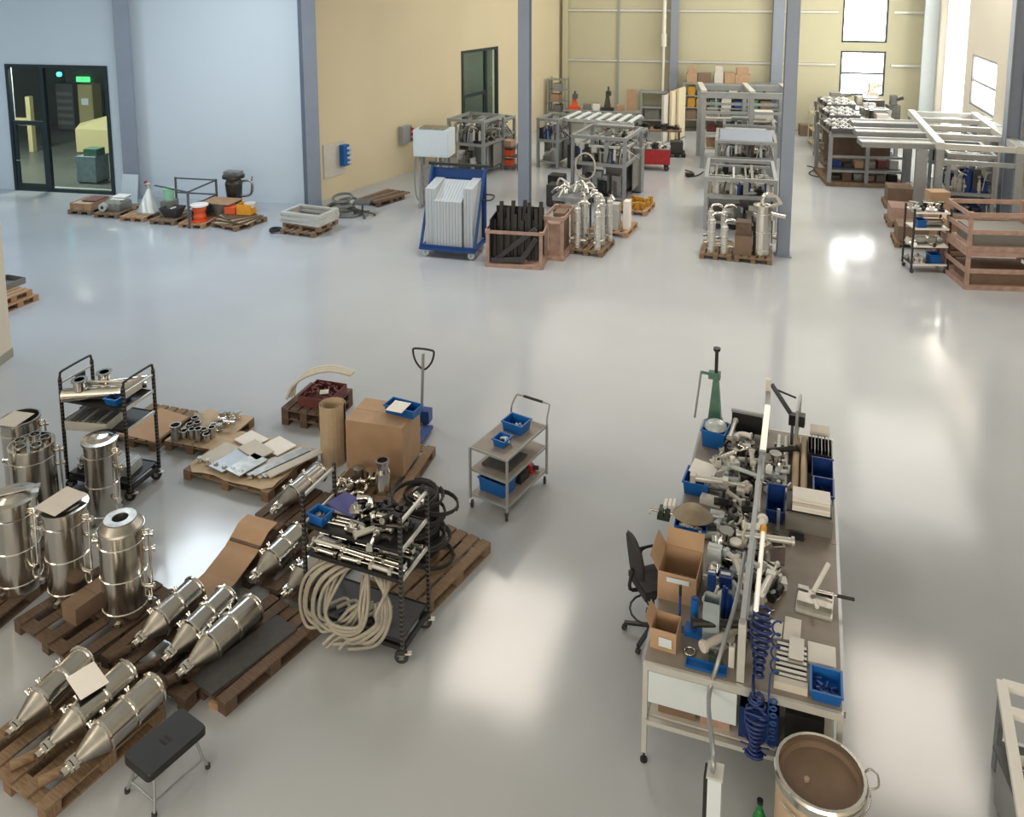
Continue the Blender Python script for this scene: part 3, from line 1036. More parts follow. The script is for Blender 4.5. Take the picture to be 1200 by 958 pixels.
def rack_cart(loc, rz, label, L=1.02, Wd=0.54, H=1.75, shelves=(0.3, 0.75, 1.15), hoop=True, shelf_m='black', bars='alu_light'):
    t = thing('rack_cart', label, 'trolley', loc, rz)
    base = 0.16
    for x in (0, L):
        for y in (0, Wd):
            MB().box(x, y, base, 0.035, 0.035, H - base - (0.08 if hoop else 0)).build('upright', 'perforated', t)
        if hoop:
            pts = [(x, 0, H - 0.09), (x, 0.012, H - 0.03), (x, 0.06, H), (x, Wd - 0.06, H), (x, Wd - 0.012, H - 0.03), (x, Wd, H - 0.09)]
            MB().tube(pts, 0.016, 8, smooth_pts=3).build('hoop', 'black', t)
            MB().beam((x, 0.02, H - 0.16), (x, Wd - 0.02, H - 0.16), 0.02, 0.025).build('cross_bar', bars, t)
        else:
            MB().beam((x, 0.02, H - 0.05), (x, Wd - 0.02, H - 0.05), 0.03, 0.03).build('cross_bar', bars, t)
        for z in shelves[1:]:
            MB().beam((x, 0.02, z + 0.02), (x, Wd - 0.02, z + 0.02), 0.022, 0.04).build('shelf_bar', bars, t)
    for z in shelves:
        MB().box(L / 2, Wd / 2, z, L - 0.04, Wd - 0.02, 0.015).box(L / 2, 0.012, z - 0.015, L - 0.04, 0.01, 0.04).box(L / 2, Wd - 0.012, z - 0.015, L - 0.04, 0.01, 0.04).build('shelf', shelf_m, t)
    MB().box(L / 2, 0.02, base, L, 0.04, 0.05).box(L / 2, Wd - 0.02, base, L, 0.04, 0.05).box(0.0, Wd / 2, base, 0.04, Wd - 0.08, 0.05).box(L, Wd / 2, base, 0.04, Wd - 0.08, 0.05).build('base_frame', 'black', t)
    for i, (x, y) in enumerate(((0.03, 0.03), (L - 0.03, 0.03), (0.03, Wd - 0.03), (L - 0.03, Wd - 0.03))):
        caster(t, x, y, 0.075, brake=(x > 0.5))
    return t


def hose_coil(loc, r, turns, rt, label, m_, tilt=(0, 0, 0), group=None, name='hose_coil', cat='hose', jit=0.03, squash=1.0):
    pts = []
    N = 18
    for k in range(int(turns * N) + 1):
        a = 2 * PI * k / N
        rr = r * (1 + jit * math.sin(k * 0.37) + jit * math.cos(k * 0.11)) 
        pts.append((rr * math.cos(a), rr * squash * math.sin(a), rt + (k / N) * rt * 1.5))
    o = MB().tube(pts, rt, 6).build(name, m_, None, None, loc, tilt)
    return tag(o, label, cat, group)


def paper(loc, rz, label, w_=0.21, d_=0.3, m_='paper', group=None, tilt=(0, 0), name='paper_sheet', cat='paper', t_=0.002):
    o = MB().sheet([(-w_ / 2, -d_ / 2), (w_ / 2, -d_ / 2), (w_ / 2, d_ / 2), (-w_ / 2, d_ / 2)], t_).build(name, m_, None, None, loc, (tilt[0], tilt[1], rz))
    return tag(o, label, cat, group)
# ================================================================ foreground left
GA = R(-17.5)


def P3(u, v, h=0.0):
    x, y = at(u, v, h)
    return (x, y, h)


# pallets under the upright vessels (open ends face the camera)
pA = pallet(P3(8, 712, 0.0)[:2], GA, 'dark wooden pallet under the leftmost upright steel vessel', m_='wood_dark', jitter=0.004)
pA.location = (-6.05, 9.0, 0)
pB = pallet((0, 0), R(-31), 'brown wooden pallet under the two vessels with paper and round lid', L=1.2, Wd=1.2, m_='wood_dark', jitter=0.004)
pB.location = (-4.80, 8.60, 0)
vA = vessel((-5.86, 8.93, PH), R(-20), 'tall steel vessel at the left edge with a flat bar lying on its lid', 1.12, 0.235, 'flange')
MB().beam((-0.18, -0.2, 1.19), (0.2, 0.2, 1.19), 0.07, 0.02).build('lid_bar', 'steel_dull', vA)
vB = vessel((-5.20, 8.80, PH), R(-10), 'steel vessel with a sheet of paper covering its lid, second from the left edge', 1.1, 0.225, 'flange')
paper((-5.22, 8.78, PH + 1.165), R(-24), 'white paper sheet lying on the lid of a steel vessel beside the round-lid one', 0.34, 0.42, 'paper_dull', tilt=(0.03, 0.03))
vC = vessel((-4.43, 8.52, PH), R(5), 'steel vessel with domed ring lid and dark round hole, nearest the bright floor', 1.06, 0.235, 'ring')
carton((-4.86, 8.58, PH), R(-28), 'brown closed carton standing between two upright vessels on a pallet', 0.24, 0.52, 0.2, 'cardboard_dark')
for k, (x, y) in enumerate([(-4.05, 8.75), (-4.12, 9.0)]):
    pass
# second row
vD = vessel((-6.45, 10.30, 0.0), R(15), 'wide steel vessel with five cups sunk in its lid', 1.12, 0.27, 'cups', bands=2)
vE = vessel((-6.98, 10.95, 0.0), R(15), 'steel vessel behind the five-cup one, paper on its rim', 1.12, 0.245, 'open')
paper((-7.02, 10.88, 1.13), R(-12), 'white paper sheet resting on the open rim of the rearmost left vessel', 0.34, 0.36, 'paper_dull', tilt=(0.02, 0.0))
vF = vessel((-5.58, 10.36, 0.0), R(-20), 'slim tall steel vessel standing in front of the black hooped rack cart', 1.14, 0.205, 'flange', bands=3)
vG = vessel((-7.15, 9.85, 0.0), R(10), 'squat dull steel vessel at the left edge behind the leftmost pallet', 0.8, 0.25, 'flange', m_='steel_dull', bands=2)
# low items on the floor between the vessels
t = thing('motor_unit', 'dark motor with flange lying on the floor before the rack cart', 'motor', (-5.85, 9.68, 0), R(20))
MB().cyl((-0.2, 0, 0.13), (0.16, 0, 0.13), 0.12).build('housing', 'dark_steel', t)
MB().cyl((0.16, 0, 0.13), (0.2, 0, 0.13), 0.13).build('flange', 'steel_dull', t)
MB().cyl((0.2, 0, 0.13), (0.28, 0, 0.13), 0.03).build('shaft', 'steel_bright', t)
MB().box(0, 0, 0, 0.22, 0.2, 0.02).build('foot', 'black', t)

# ---- rack cart 1
r1 = rack_cart((-6.42, 11.0, 0), R(-16.1), 'black rack cart with rounded hoops holding large pipe fittings', L=1.06, Wd=0.58, H=1.75, shelves=(0.24, 1.02, 1.33))
for i, (x, y, z, lab) in enumerate([(0.4, 0.12, 1.345, 'large chrome pipe tee lying along the top shelf of the hooped cart'), (0.55, 0.42, 1.345, 'second large pipe tee behind the front one on the hooped cart')]):
    p = local(r1, x, y, z)
    t = thing('large_pipe_tee', lab, 'pipe', p, R(8 + 8 * i))
    t.scale = (1.15, 1.25, 1.25)
    MB().cyl((-0.3, 0, 0.075), (0.34, 0, 0.075), 0.072, n=18).build('run', 'steel', t)
    MB().cyl((-0.12, 0, 0.13), (-0.12, 0, 0.235), 0.07, n=18).solid([(0.07, 0.235), (0.092, 0.235), (0.092, 0.25), (0.055, 0.25), (0.055, 0.16)], 18, Matrix.Translation((-0.12, 0, 0))).build('branch', 'steel_bright', t)
    MB().disc(0.056, 0.2, 16, Matrix.Translation((-0.12, 0, 0))).build('bore', 'black_matte', t)
    MB().cyl((-0.32, 0, 0.075), (-0.29, 0, 0.075), 0.09 * 0.83, n=18).cyl((0.33, 0, 0.075), (0.36, 0, 0.075), 0.09 * 0.83, n=18).build('end_flange', 'steel_bright', t)
t = thing('round_rod', 'long pale rod laid across the fittings on the hooped cart', 'rod', local(r1, 0.52, 0.27, 1.545), R(-16.6 + 14))
MB().cyl((-0.42, 0, 0), (0.46, 0, 0.03), 0.018).build('bar', 'alu_light', t)
euro_bin(local(r1, 0.78, 0.2, 1.345), R(-16.6), 'blue bin on the right end of the hooped cart, against its end frame', 0.2, 0.3, 0.1, 'blue_bin')
p = local(r1, 0.97, 0.28, 1.44)
o = MB().box(0, 0, 0, 0.006, 0.34, 0.2).build('paper_sheet', 'paper_dull', None, None, p, (0, 0, R(-16.6))); tag(o, 'paper job sheet clipped on the right end frame of the hooped cart', 'paper')
o = MB().box(0, 0, 0, 0.02, 0.16, 0.26).build('back_board', 'black', None, None, local(r1, 0.06, 0.3, 1.345), (0, 0, R(-16.6))); tag(o, 'black board standing at the left end of the hooped cart', 'board')
# box of stacked plates jutting out of the middle shelf
t = thing('plate_box', 'open tray of stacked grey plates jutting from the hooped cart middle shelf', 'tray', local(r1, 0.5, 0.06, 1.04), R(-8))
MB().tray(0.62, 0.42, 0.13, 0.006).build('tray', 'alu_light', t)
for k in range(8):
    MB().box(-0.26 + k * 0.074, 0, 0.01, 0.06, 0.39, 0.13).build('plate', 'steel_dull' if k % 3 else 'alu', t)
t = thing('wrapped_block', 'film-wrapped pale block on the bottom shelf of the hooped cart', 'package', local(r1, 0.74, 0.28, 0.255), R(-10))
MB().box(0, 0, 0, 0.34, 0.3, 0.14).build('block', 'plastic_film', t)
for k in range(3):
    MB().box(-0.12 + 0.12 * k, 0, 0.14, 0.02, 0.3, 0.012).build('film_fold', 'white_cool', t)
scatter(r1, 0.1, 0.5, 0.08, 0.45, 0.255, 10, ['tee', 'elbow', 'clip', 'valve'], ['steel', 'steel_dull'], 'heaped on the bottom shelf of the hooped cart', 'fittings on the hooped cart bottom shelf', (0.9, 1.3))
carton(local(r1, 0.22, 0.3, 1.035), R(-16), 'small dark grey carton on the hooped cart middle shelf, left end', 0.2, 0.24, 0.12, 'mat_grey')
t = thing('steel_case', 'dark steel case on the floor between hooped cart and slim vessel', 'case', (-5.98, 10.5, 0), R(-10))
MB().box(0, 0, 0.02, 0.26, 0.2, 0.3).build('body', 'dark_steel', t)
MB().box(0, -0.105, 0.1, 0.2, 0.01, 0.14).build('door', 'steel_dull', t)
for k in (-1, 1):
    MB().box(0.1 * k, 0, 0, 0.03, 0.18, 0.02).build('foot', 'black', t)

# ---- pallet right of the cart with small cups, then the sheet pallet
pD = pallet((-4.9, 12.35), R(-17), 'wooden pallet with turned steel cups beside the hooped cart', m_='wood', L=1.0, Wd=0.9, jitter=0.003)
o = MB().sheet([(-0.45, -0.5), (0.45, -0.5), (0.45, 0.5), (-0.45, 0.5)], 0.006).build('cardboard_sheet', 'cardboard_pale', None, None, (-4.9, 12.35, PH), (0, 0, R(-17))); tag(o, 'flat cardboard sheet covering the pallet of turned steel cups', 'cardboard')
pD2 = pallet((-5.88, 12.55), R(-17), 'wooden pallet with bare boards behind the hooped cart', m_='wood', L=1.0, Wd=0.9)
o = MB().sheet([(-0.3, -0.45), (0.42, -0.48), (0.42, 0.3), (-0.2, 0.4)], 0.006).build('cardboard_sheet', 'cardboard', None, None, (-5.88, 12.55, PH), (0, 0, R(-17))); tag(o, 'brown cardboard sheet on the pallet behind the hooped cart', 'cardboard')
for i in range(9):
    x, y = -0.2 + 0.13 * (i % 4), -0.36 + 0.13 * (i // 4) + 0.02 * (i % 2)
    p = local(pD, x, y, PH + 0.006)
    h = 0.13 + 0.04 * (i % 3)
    o = MB().solid([(0.05, 0), (0.05, h - 0.02), (0.058, h - 0.02), (0.058, h), (0.044, h), (0.044, 0.02)], 14).disc(0.044, 0.02, 14).build('steel_cup', 'steel', None, None, p)
    tag(o, 'turned steel cup standing on the cardboard beside the sheet pallet', 'cup', 'steel cups on the cardboard-covered pallet')
scatter(pD, -0.1, 0.4, -0.02, 0.4, PH + 0.006, 9, ['tee', 'elbow', 'coupling', 'clip'], ['steel', 'steel_bright'], 'heaped behind the steel cups on the pallet', 'fittings behind the steel cups', (0.9, 1.3))
o = tag(MB().solid([(0.075, 0), (0.075, 0.22), (0.084, 0.22), (0.084, 0.24), (0.07, 0.24), (0.07, 0.03)], 18).disc(0.07, 0.03, 18).build('steel_beaker', 'steel_dull', None, None, local(pD, -0.3, -0.42, PH + 0.006)), 'large dark-mouthed steel beaker at the corner of the cup pallet', 'beaker')
paper(local(pD, -0.3, 0.1, PH + 0.076), R(-17), 'white paper propped on its edge behind the large steel beaker', 0.2, 0.16, tilt=(R(60), 0))

pE = pallet((-3.98, 11.5), R(-22), 'wooden pallet spread with flat grey plates and papers', L=1.15, Wd=1.5, m_='wood', jitter=0.003)
M_ = MB()
pts = []
nn = 28
ring = []
for k in range(nn):
    a = 2 * PI * k / nn
    x, y = 0.74 * max(-1, min(1, 1.3 * math.cos(a))), 0.56 * max(-1, min(1, 1.3 * math.sin(a)))
    ring.append((x + 0.015 * math.sin(5 * a), y + 0.02 * math.cos(7 * a), 0.008 + 0.012 * math.sin(9 * a)))
M_.add([(0, 0, 0.0)] + ring, [(0, k + 1, (k + 1) % nn + 1) for k in range(nn)])
M_.add([(0, 0, 0.006)] + [(a, b_, c_ + 0.006) for a, b_, c_ in ring], [(0, (k + 1) % nn + 1, k + 1) for k in range(nn)])
M_.add([p for r_ in ring for p in (r_, (r_[0], r_[1], r_[2] + 0.006))], [(2 * k, (2 * k + 2) % (2 * nn), (2 * k + 3) % (2 * nn), 2 * k + 1) for k in range(nn)])
tag(M_.build('cardboard_sheet', 'cardboard_pale', None, None, local(pE, 0, 0, PH + 0.004), (0, 0, R(-22))), 'crumpled cardboard liner under the flat plates on the sheet pallet', 'cardboard')
pl = [(-0.48, -0.1, 0.36, 0.5, 'paper_dull', 'pale plate on the left of the sheet pallet'), (-0.2, -0.2, 0.3, 0.56, 'alu', 'grey steel plate left of centre on the sheet pallet'),
      (0.12, -0.24, 0.3, 0.5, 'steel_dull', 'grey steel plate in the centre front of the sheet pallet'), (-0.32, 0.38, 0.42, 0.32, 'paper', 'white paper square at the rear left of the sheet pallet'),
      (0.2, 0.36, 0.42, 0.34, 'paper', 'white paper square at the rear right of the sheet pallet'), (-0.02, 0.12, 0.5, 0.3, 'paper_dull', 'pale plate in the middle of the sheet pallet')]
for i, (x, y, a, b_, m_, lab) in enumerate(pl):
    o = MB().box(0, 0, 0, a, b_, 0.02).build('flat_plate', m_, None, None, local(pE, x, y, PH + 0.03 + 0.022 * (i % 3)), (0.0, 0, R(-30 - 2 * i)))
    tag(o, lab, 'plate')
for k in range(6):
    o = MB().box(0, 0, 0, 0.14, 0.9, 0.018).build('flat_strip', 'paper_dull' if k % 2 else 'steel_dull', None, None, local(pE, 0.34 + 0.075 * k, 0.0 + 0.02 * k, PH + 0.03 + 0.012 * (k % 3)), (0, 0, R(-44)))
    tag(o, 'long %s strip among those fanned out on the right of the sheet pallet' % ('cream' if k % 2 else 'grey steel'), 'strip', 'fanned strips on the sheet pallet, %s' % ('cream' if k % 2 else 'steel'))
for k in range(7):
    x, y = -0.64 + 0.16 * k, -0.36 - 0.01 * k
    fit('coupling', 'steel_bright', local(pE, x, y, PH + 0.03), 0.3 * k, 'small shiny coupling in the row along the front of the sheet pallet', 'couplings along the sheet pallet front', 'coupling', 0.7)

# ---- small pallet with hoses and maroon crate behind
pF = pallet((-3.38, 13.05), R(-17), 'stacked wooden pallet behind the sheet pallet, lower one', L=0.9, Wd=0.8, m_='wood_dark')
pF2 = pallet((-3.38, 13.05, PH), R(-17), 'stacked wooden pallet behind the sheet pallet, upper one under the hoses', L=0.9, Wd=0.8, m_='wood_dark')
t = thing('parts_crate', 'low maroon crate full of fittings under the pale hose', 'crate', local(pF2, 0.1, 0.0, PH), R(-17))
MB().tray(0.56, 0.6, 0.16, 0.012).build('tray', 'maroon', t)
q = MB()
for k in range(26):
    x, y = random.uniform(-0.24, 0.24), random.uniform(-0.25, 0.25); a = random.uniform(0, PI)
    q.cyl((x - 0.05 * math.cos(a), y - 0.05 * math.sin(a), 0.08 + random.uniform(0, 0.1)), (x + 0.05 * math.cos(a), y + 0.05 * math.sin(a), 0.08 + random.uniform(0, 0.1)), 0.018, n=6)
q.build('small_parts', 'maroon', t)['kind'] = 'stuff'
for k in range(3):
    o = MB().tube([(-0.5 + 0.03 * k, -0.25 + 0.06 * k, 0.05), (-0.42, -0.2 + 0.06 * k, 0.25), (-0.2, -0.1 + 0.06 * k, 0.42 + 0.02 * k), (0.15, 0.02 + 0.06 * k, 0.5 + 0.01 * k), (0.5, 0.1 + 0.05 * k, 0.44)], 0.026, 8, smooth_pts=5).build('pale_hose', 'hose_white', None, None, local(pF2, 0.08, 0, PH), (0, 0, R(-17)))
    tag(o, 'pale stiff hose arching over the maroon crate', 'hose', 'pale hoses arching over the crate')
paper(local(pF2, 0.2, -0.12, PH + 0.2), R(10), 'white triangular card lying on the maroon crate', 0.14, 0.14)
# roll of cardboard
p = at(393, 548); zt = ztop(p[0], p[1] + 0.2, 466)
t = thing('cardboard_roll', 'tall pale roll of cardboard standing beside the big carton', 'roll', (p[0] - 0.06, p[1] + 0.16, 0), 0)
pts = [(0.2 * math.cos(a) * (1 - 0.02 * a), 0.2 * math.sin(a) * (1 - 0.02 * a)) for a in [k * 0.35 for k in range(0, 36)]]
sh = MB()
for a, b_ in zip(pts[:-1], pts[1:]):
    sh.add([(a[0], a[1], 0), (b_[0], b_[1], 0), (b_[0], b_[1], 0.92), (a[0], a[1], 0.92), (a[0] * 0.97, a[1] * 0.97, 0), (b_[0] * 0.97, b_[1] * 0.97, 0), (b_[0] * 0.97, b_[1] * 0.97, 0.92), (a[0] * 0.97, a[1] * 0.97, 0.92)], [(0, 1, 2, 3), (5, 4, 7, 6), (3, 2, 6, 7)])
sh.build('sheet', 'cardboard_pale', t)
# big carton on its long pallet
pG = pallet((-1.98, 11.28), R(-15), 'wooden pallet under the big brown carton', L=1.45, Wd=1.0, m_='wood', jitter=0.003)
cG = carton((-2.03, 11.5, PH), R(-15), 'big brown closed carton with a blue bin on top', 0.88, 0.66, 0.74, 'cardboard', tape=False)
euro_bin((-1.73, 11.48, PH + 0.748), R(-15 + 80), 'long blue bin on the big brown carton with paper on it', 0.24, 0.5, 0.13, 'blue_bin')
paper((-1.79, 11.4, PH + 0.886), R(-20), 'white paper lying over the blue bin on the big carton', 0.26, 0.3)
t = thing('steel_canister', 'polished steel canister with black mouth beside the big carton', 'canister', local(pG, 0.2, -0.52, PH), 0)
MB().solid([(0.105, 0), (0.105, 0.3), (0.085, 0.36), (0.085, 0.44), (0.1, 0.44), (0.1, 0.47), (0.07, 0.47), (0.07, 0.4)], 20).disc(0.07, 0.42, 20).build('body', 'steel', t)
MB().disc(0.07, 0.425, 18).build('mouth', 'black_matte', t)
MB().cyl((-0.1, 0, 0.2), (-0.16, 0, 0.2), 0.02).build('nozzle', 'steel_bright', t)
scatter(pG, -0.45, 0.05, -0.68, -0.52, PH, 8, ['tee', 'elbow', 'valve'], ['steel', 'steel_bright'], 'lying beside the polished canister on the pallet', 'fittings beside the polished canister')
for k in range(2):
    o = MB().solid([(0.07, 0), (0.07, 0.2), (0.08, 0.2), (0.08, 0.22), (0.001, 0.23)], 16).build('steel_pot', 'steel_dull' if k else 'steel', None, None, local(pG, -0.02 - 0.2 * k, -0.4, PH))
    tag(o, ('dull' if k else 'bright') + ' lidded steel pot beside the polished canister', 'pot')
# pallet truck
t = thing('pallet_truck', 'pallet truck with black loop handle parked behind the big carton', 'pallet truck', (-1.66, 12.72, 0), R(-32))
hz = ztop(-1.7, 12.7, 415)
MB().cyl((0, 0.0, 0.24), (0, 0.1, hz - 0.05), 0.024).build('drawbar', 'alu', t)
MB().tube([(0, 0.10, hz - 0.32), (-0.13, 0.1, hz - 0.2), (-0.18, 0.11, hz - 0.03), (-0.13, 0.11, hz + 0.02), (0.13, 0.11, hz + 0.02), (0.18, 0.11, hz - 0.03), (0.13, 0.1, hz - 0.2)], 0.017, 8, closed=True, smooth_pts=4).build('handle', 'black', t)
MB().box(0, 0, 0.08, 0.3, 0.16, 0.2).build('pump_housing', 'blue_frame', t)
for s_ in (-1, 1):
    MB().box(0.17 * s_, -0.68, 0.045, 0.14, 1.1, 0.05).build('fork', 'blue_frame', t)
    MB().cyl((0.03 * s_, 0.02, 0.09), (0.08 * s_, 0.02, 0.09), 0.09).build('wheel', 'rubber', t)
t.location = (-1.62, 12.72, 0)
t.rotation_euler = (0, 0, R(-15))

# ---- lying cone tanks on their pallets
pH = pallet((-3.62, 8.12), R(-27), 'dark wooden pallet under the middle trio of cone tanks', L=1.1, Wd=1.25, m_='wood_dark')
pI = pallet((-2.9, 8.05), R(-33), 'dark wooden pallet under the grey rubber mat', L=1.25, Wd=0.8, m_='wood_dark')
pJ = pallet((-4.28, 7.05), R(-29), 'pale wooden pallet under the front trio of cone tanks', L=1.2, Wd=1.15, m_='wood', jitter=0.004)
pK = pallet((-2.62, 9.4), R(-27), 'worn wooden pallet under the tank beside the foreground rack cart', L=1.2, Wd=1.0, m_='wood_dark')
pK2 = pallet((-3.0, 10.42), R(-27), 'worn wooden pallet behind the cart under the rear cone tank', L=0.8, Wd=0.8, m_='wood_dark')
TZ = PH + 0.19


def tank_px(u0, v0, u1, v1, lab, h0=None, h1=None, r=0.15):
    h0 = h0 or PH + 0.12
    h1 = h1 or TZ + 0.0
    return cone_tank(P3(u0, v0, h0), P3(u1, v1, h1), lab, r)


tk = tank_px(156, 757, 231, 690, 'cone tank on the left of the middle trio')
tk = tank_px(190, 776, 268, 699, 'cone tank in the middle of the middle trio')
tk = tank_px(207, 793, 299, 710, 'cone tank on the right of the middle trio, beside the grey mat')
tk = tank_px(8, 862, 100, 772, 'cone tank on the left of the front trio')
tk = tank_px(42, 888, 152, 788, 'cone tank in the middle of the front trio, paper on it')
tk = tank_px(72, 908, 184, 804, 'cone tank on the right of the front trio, beside the black stool')
tk = tank_px(293, 681, 352, 625, 'cone tank on the worn pallet left of the foreground rack cart')
tk = tank_px(330, 700, 385, 642, 'cone tank half hidden behind the left upright of the foreground cart', r=0.14)
tk = tank_px(318, 600, 376, 552, 'rear cone tank pointing at the bright floor, beside the sheet pallet', r=0.13)
paper((-4.17, 7.2, PH + 0.36), R(-42), 'white paper sheet lying over the middle tank of the front trio', 0.36, 0.26, tilt=(0.03, 0.02))
# wooden round supports at the tips
for i, (u, v, lab) in enumerate([(140, 768, 'left tank of the middle trio'), (172, 783, 'middle tank of the middle trio'), (208, 795, 'right tank of the middle trio'), (27, 893, 'middle tank of the front trio'), (60, 912, 'right tank of the front trio')]):
    p = P3(u, v, PH + 0.045)
    o = MB().cyl((-0.1, -0.02, 0), (0.1, 0.06, 0.0), 0.045, n=12).build('wood_roller', 'wood_dark' if i <= 2 else 'wood', None, None, p, (0, 0, R(15)))
    tag(o, 'wooden roller under the tip of the ' + lab, 'roller')
t = thing('rubber_mat', 'thick grey rubber mat lying on the pallet right of the trio', 'mat', (-2.88, 7.93, PH), R(-36))
MB().sheet([(-0.17, -0.55), (0.17, -0.55), (0.17, 0.5), (-0.17, 0.5)], 0.03).build('slab', 'mat_grey', t)
t.rotation_euler = (0, 0, R(-36))
o = MB().box(0, 0, 0, 0.2, 0.09, 0.07).build('wood_offcut', 'wood_pale', None, None, (-3.0, 7.42, 0), (0, 0, R(-20))); tag(o, 'short wood offcut on the floor below the grey rubber mat', 'wood block')
# bent cardboard ramp between the pallets
p = P3(232, 690, 0)
cb = MB()
prof = [(-0.45, 0.16), (-0.15, 0.17), (0.2, 0.27), (0.45, 0.42), (0.62, 0.43), (0.63, 0.35)]
for w_, nm in ((0.46, 0),):
    vs = []
    for (y, z) in prof:
        vs += [(-w_ / 2, y, z), (w_ / 2, y, z), (w_ / 2, y, z + 0.012), (-w_ / 2, y, z + 0.012)]
    fs = [(0, 1, 2, 3)]
    for k in range(len(prof) - 1):
        a = 4 * k
        for i in range(4):
            j = (i + 1) % 4
            fs.append((a + i, a + 4 + i, a + 4 + j, a + j))
    cb.add(vs, fs)
o = cb.build('bent_cardboard', 'cardboard', None, None, (-3.5, 9.15, 0), (0, 0, R(-22))); tag(o, 'bent brown cardboard panel leaning behind the middle trio of tanks', 'cardboard')
o = MB().box(0, 0, 0, 0.44, 0.5, 0.34).build('wood_block', 'wood_dark', None, None, (-3.3, 9.62, 0), (0, 0, R(-22))); tag(o, 'dark wooden block carrying the bent cardboard panel', 'wood block')

# ---- black step stool
st = thing('step_stool', 'black plastic stool with silver legs in front of the right tank', 'stool', (-3.2, 6.66, 0), R(-33))
S = MB()
w2, d2, z0 = 0.19, 0.29, 0.36
ring_o = [(w2 * 2 * (0.5 - 0), 0)]
poly = []
for cx_, cy_, a0 in ((w2 - 0.05, -d2 + 0.05, -90), (w2 - 0.05, d2 - 0.05, 0), (-w2 + 0.05, d2 - 0.05, 90), (-w2 + 0.05, -d2 + 0.05, 180)):
    for k in range(4):
        a = R(a0 + 30 * k)
        poly.append((cx_ + 0.05 * math.cos(a), cy_ + 0.05 * math.sin(a)))
n_ = len(poly)
zz = lambda x, y: 0.0 - 0.05 * math.cos(y / d2 * PI / 2) * 0
S.add([(x, y, z0 + 0.045) for x, y in poly] + [(x * 1.03, y * 1.02, z0 + 0.03) for x, y in poly] + [(x * 1.03, y * 1.02, z0 - 0.03 + 0.03 * math.cos(y / d2 * PI / 2)) for x, y in poly],
      [tuple(range(n_))] + [(n_ + k, n_ + (k + 1) % n_, (k + 1) % n_, k) for k in range(n_)] + [(2 * n_ + k, 2 * n_ + (k + 1) % n_, n_ + (k + 1) % n_, n_ + k) for k in range(n_)] + [tuple(reversed(range(2 * n_, 3 * n_)))])
so = S.build('seat', 'black', st)
for k in (-1, 1):
    MB().sheet([(-0.045, -0.012), (0.045, -0.012), (0.045, 0.012), (-0.045, 0.012)], 0.002, Matrix.Translation((0, 0.022 * k, z0 + 0.0455))).build('hand_slot', 'black_matte', so)
for sx in (-1, 1):
    for sy in (-1, 1):
        lg = MB().tube([(sx * 0.12, sy * 0.2, z0), (sx * 0.17, sy * 0.24, 0.12), (sx * 0.2, sy * 0.27, 0.02)], 0.014, 8).build('leg', 'alu', st)
        MB().cyl((sx * 0.2, sy * 0.27, 0.0), (sx * 0.2, sy * 0.27, 0.035), 0.024, n=10).build('foot_cap', 'rubber', lg)
    MB().cyl((sx * 0.175, -0.245, 0.1), (sx * 0.175, 0.245, 0.1), 0.01).build('stretcher', 'alu', st)
MB().cyl((-0.175, -0.243, 0.1), (0.175, -0.243, 0.1), 0.01).build('stretcher', 'alu', st)

# ---- foreground rack cart
pL = pallet((-1.1, 9.35), R(-32), 'wooden pallet behind the foreground rack cart, under black cables', L=1.3, Wd=0.85, m_='wood')
r2 = rack_cart((-2.37, 8.38, 0), R(-22), 'black rack cart in front, blue bin and purple folder on top shelf', L=1.2, Wd=0.58, H=1.68, shelves=(0.26, 0.95, 1.28), hoop=False)
L2 = lambda x, y, z: local(r2, x, y, z)
A2 = R(-22)
euro_bin(L2(0.13, 0.12, 1.295), A2 + R(-8), 'blue bin of small parts on the front left corner of the rack cart', 0.21, 0.17, 0.12, 'blue_bin', fill=('steel_dull', 14))
t = thing('folder', 'purple blue folder lying on the rack cart top shelf', 'folder', L2(0.3, 0.4, 1.36), A2 + R(-14))
MB().sheet([(-0.2, -0.14), (0.2, -0.14), (0.2, 0.14), (-0.2, 0.14)], 0.012).build('cover', 'purple_sheet', t)
o = MB().box(0, 0, 0, 0.3, 0.2, 0.06).build('parts_box', 'paper_dull', None, None, L2(0.3, 0.4, 1.297), (0, 0, A2)); tag(o, 'pale box under the purple folder', 'box')
for k in range(3):
    fit('pipe', 'steel_bright', L2(0.36 + 0.02 * k, 0.13 + 0.055 * k, 1.297), A2 + R(4), 'shiny pipe length lying before the purple folder', 'pipes before the purple folder', 'pipe', 0.6)
scatter(r2, 0.48, 1.1, 0.22, 0.5, 1.297, 26, ['valve', 'tee', 'elbow', 'block', 'actuator'], ['black', 'steel_bright', 'dark_steel', 'steel', 'alu_light', 'black'], 'piled on the right of the rack cart top shelf', 'fittings on the rack cart top shelf', (0.9, 1.25))
rg = random.Random(4)
for layer in (0, 1):
    for r_ in range(6 - layer):
        for c_i in range(3):
            if layer and rg.random() < 0.35:
                continue
            kd = rg.choice(['actuator', 'actuator', 'pipe', 'actuator'])
            m_ = rg.choice(['steel_bright', 'alu_light', 'steel_bright', 'steel', 'dark_steel'])
            x, y = 0.22 + 0.37 * c_i + 0.04 * layer + rg.uniform(-0.02, 0.02), 0.06 + 0.083 * r_ + 0.04 * layer
            fit(kd, m_, L2(x, y, 0.967 + 0.078 * layer), A2 + rg.uniform(-0.06, 0.06) + (PI if rg.random() < 0.5 else 0), '%s %s in the %s layer on the rack cart middle shelf' % (MAT_F[m_], NAMES_F[kd], ['lower', 'upper'][layer]), 'rack cart middle shelf, %s %ss, layer %d' % (MAT_F[m_], NAMES_F[kd], layer), NAMES_F[kd].split()[-1], 0.98)
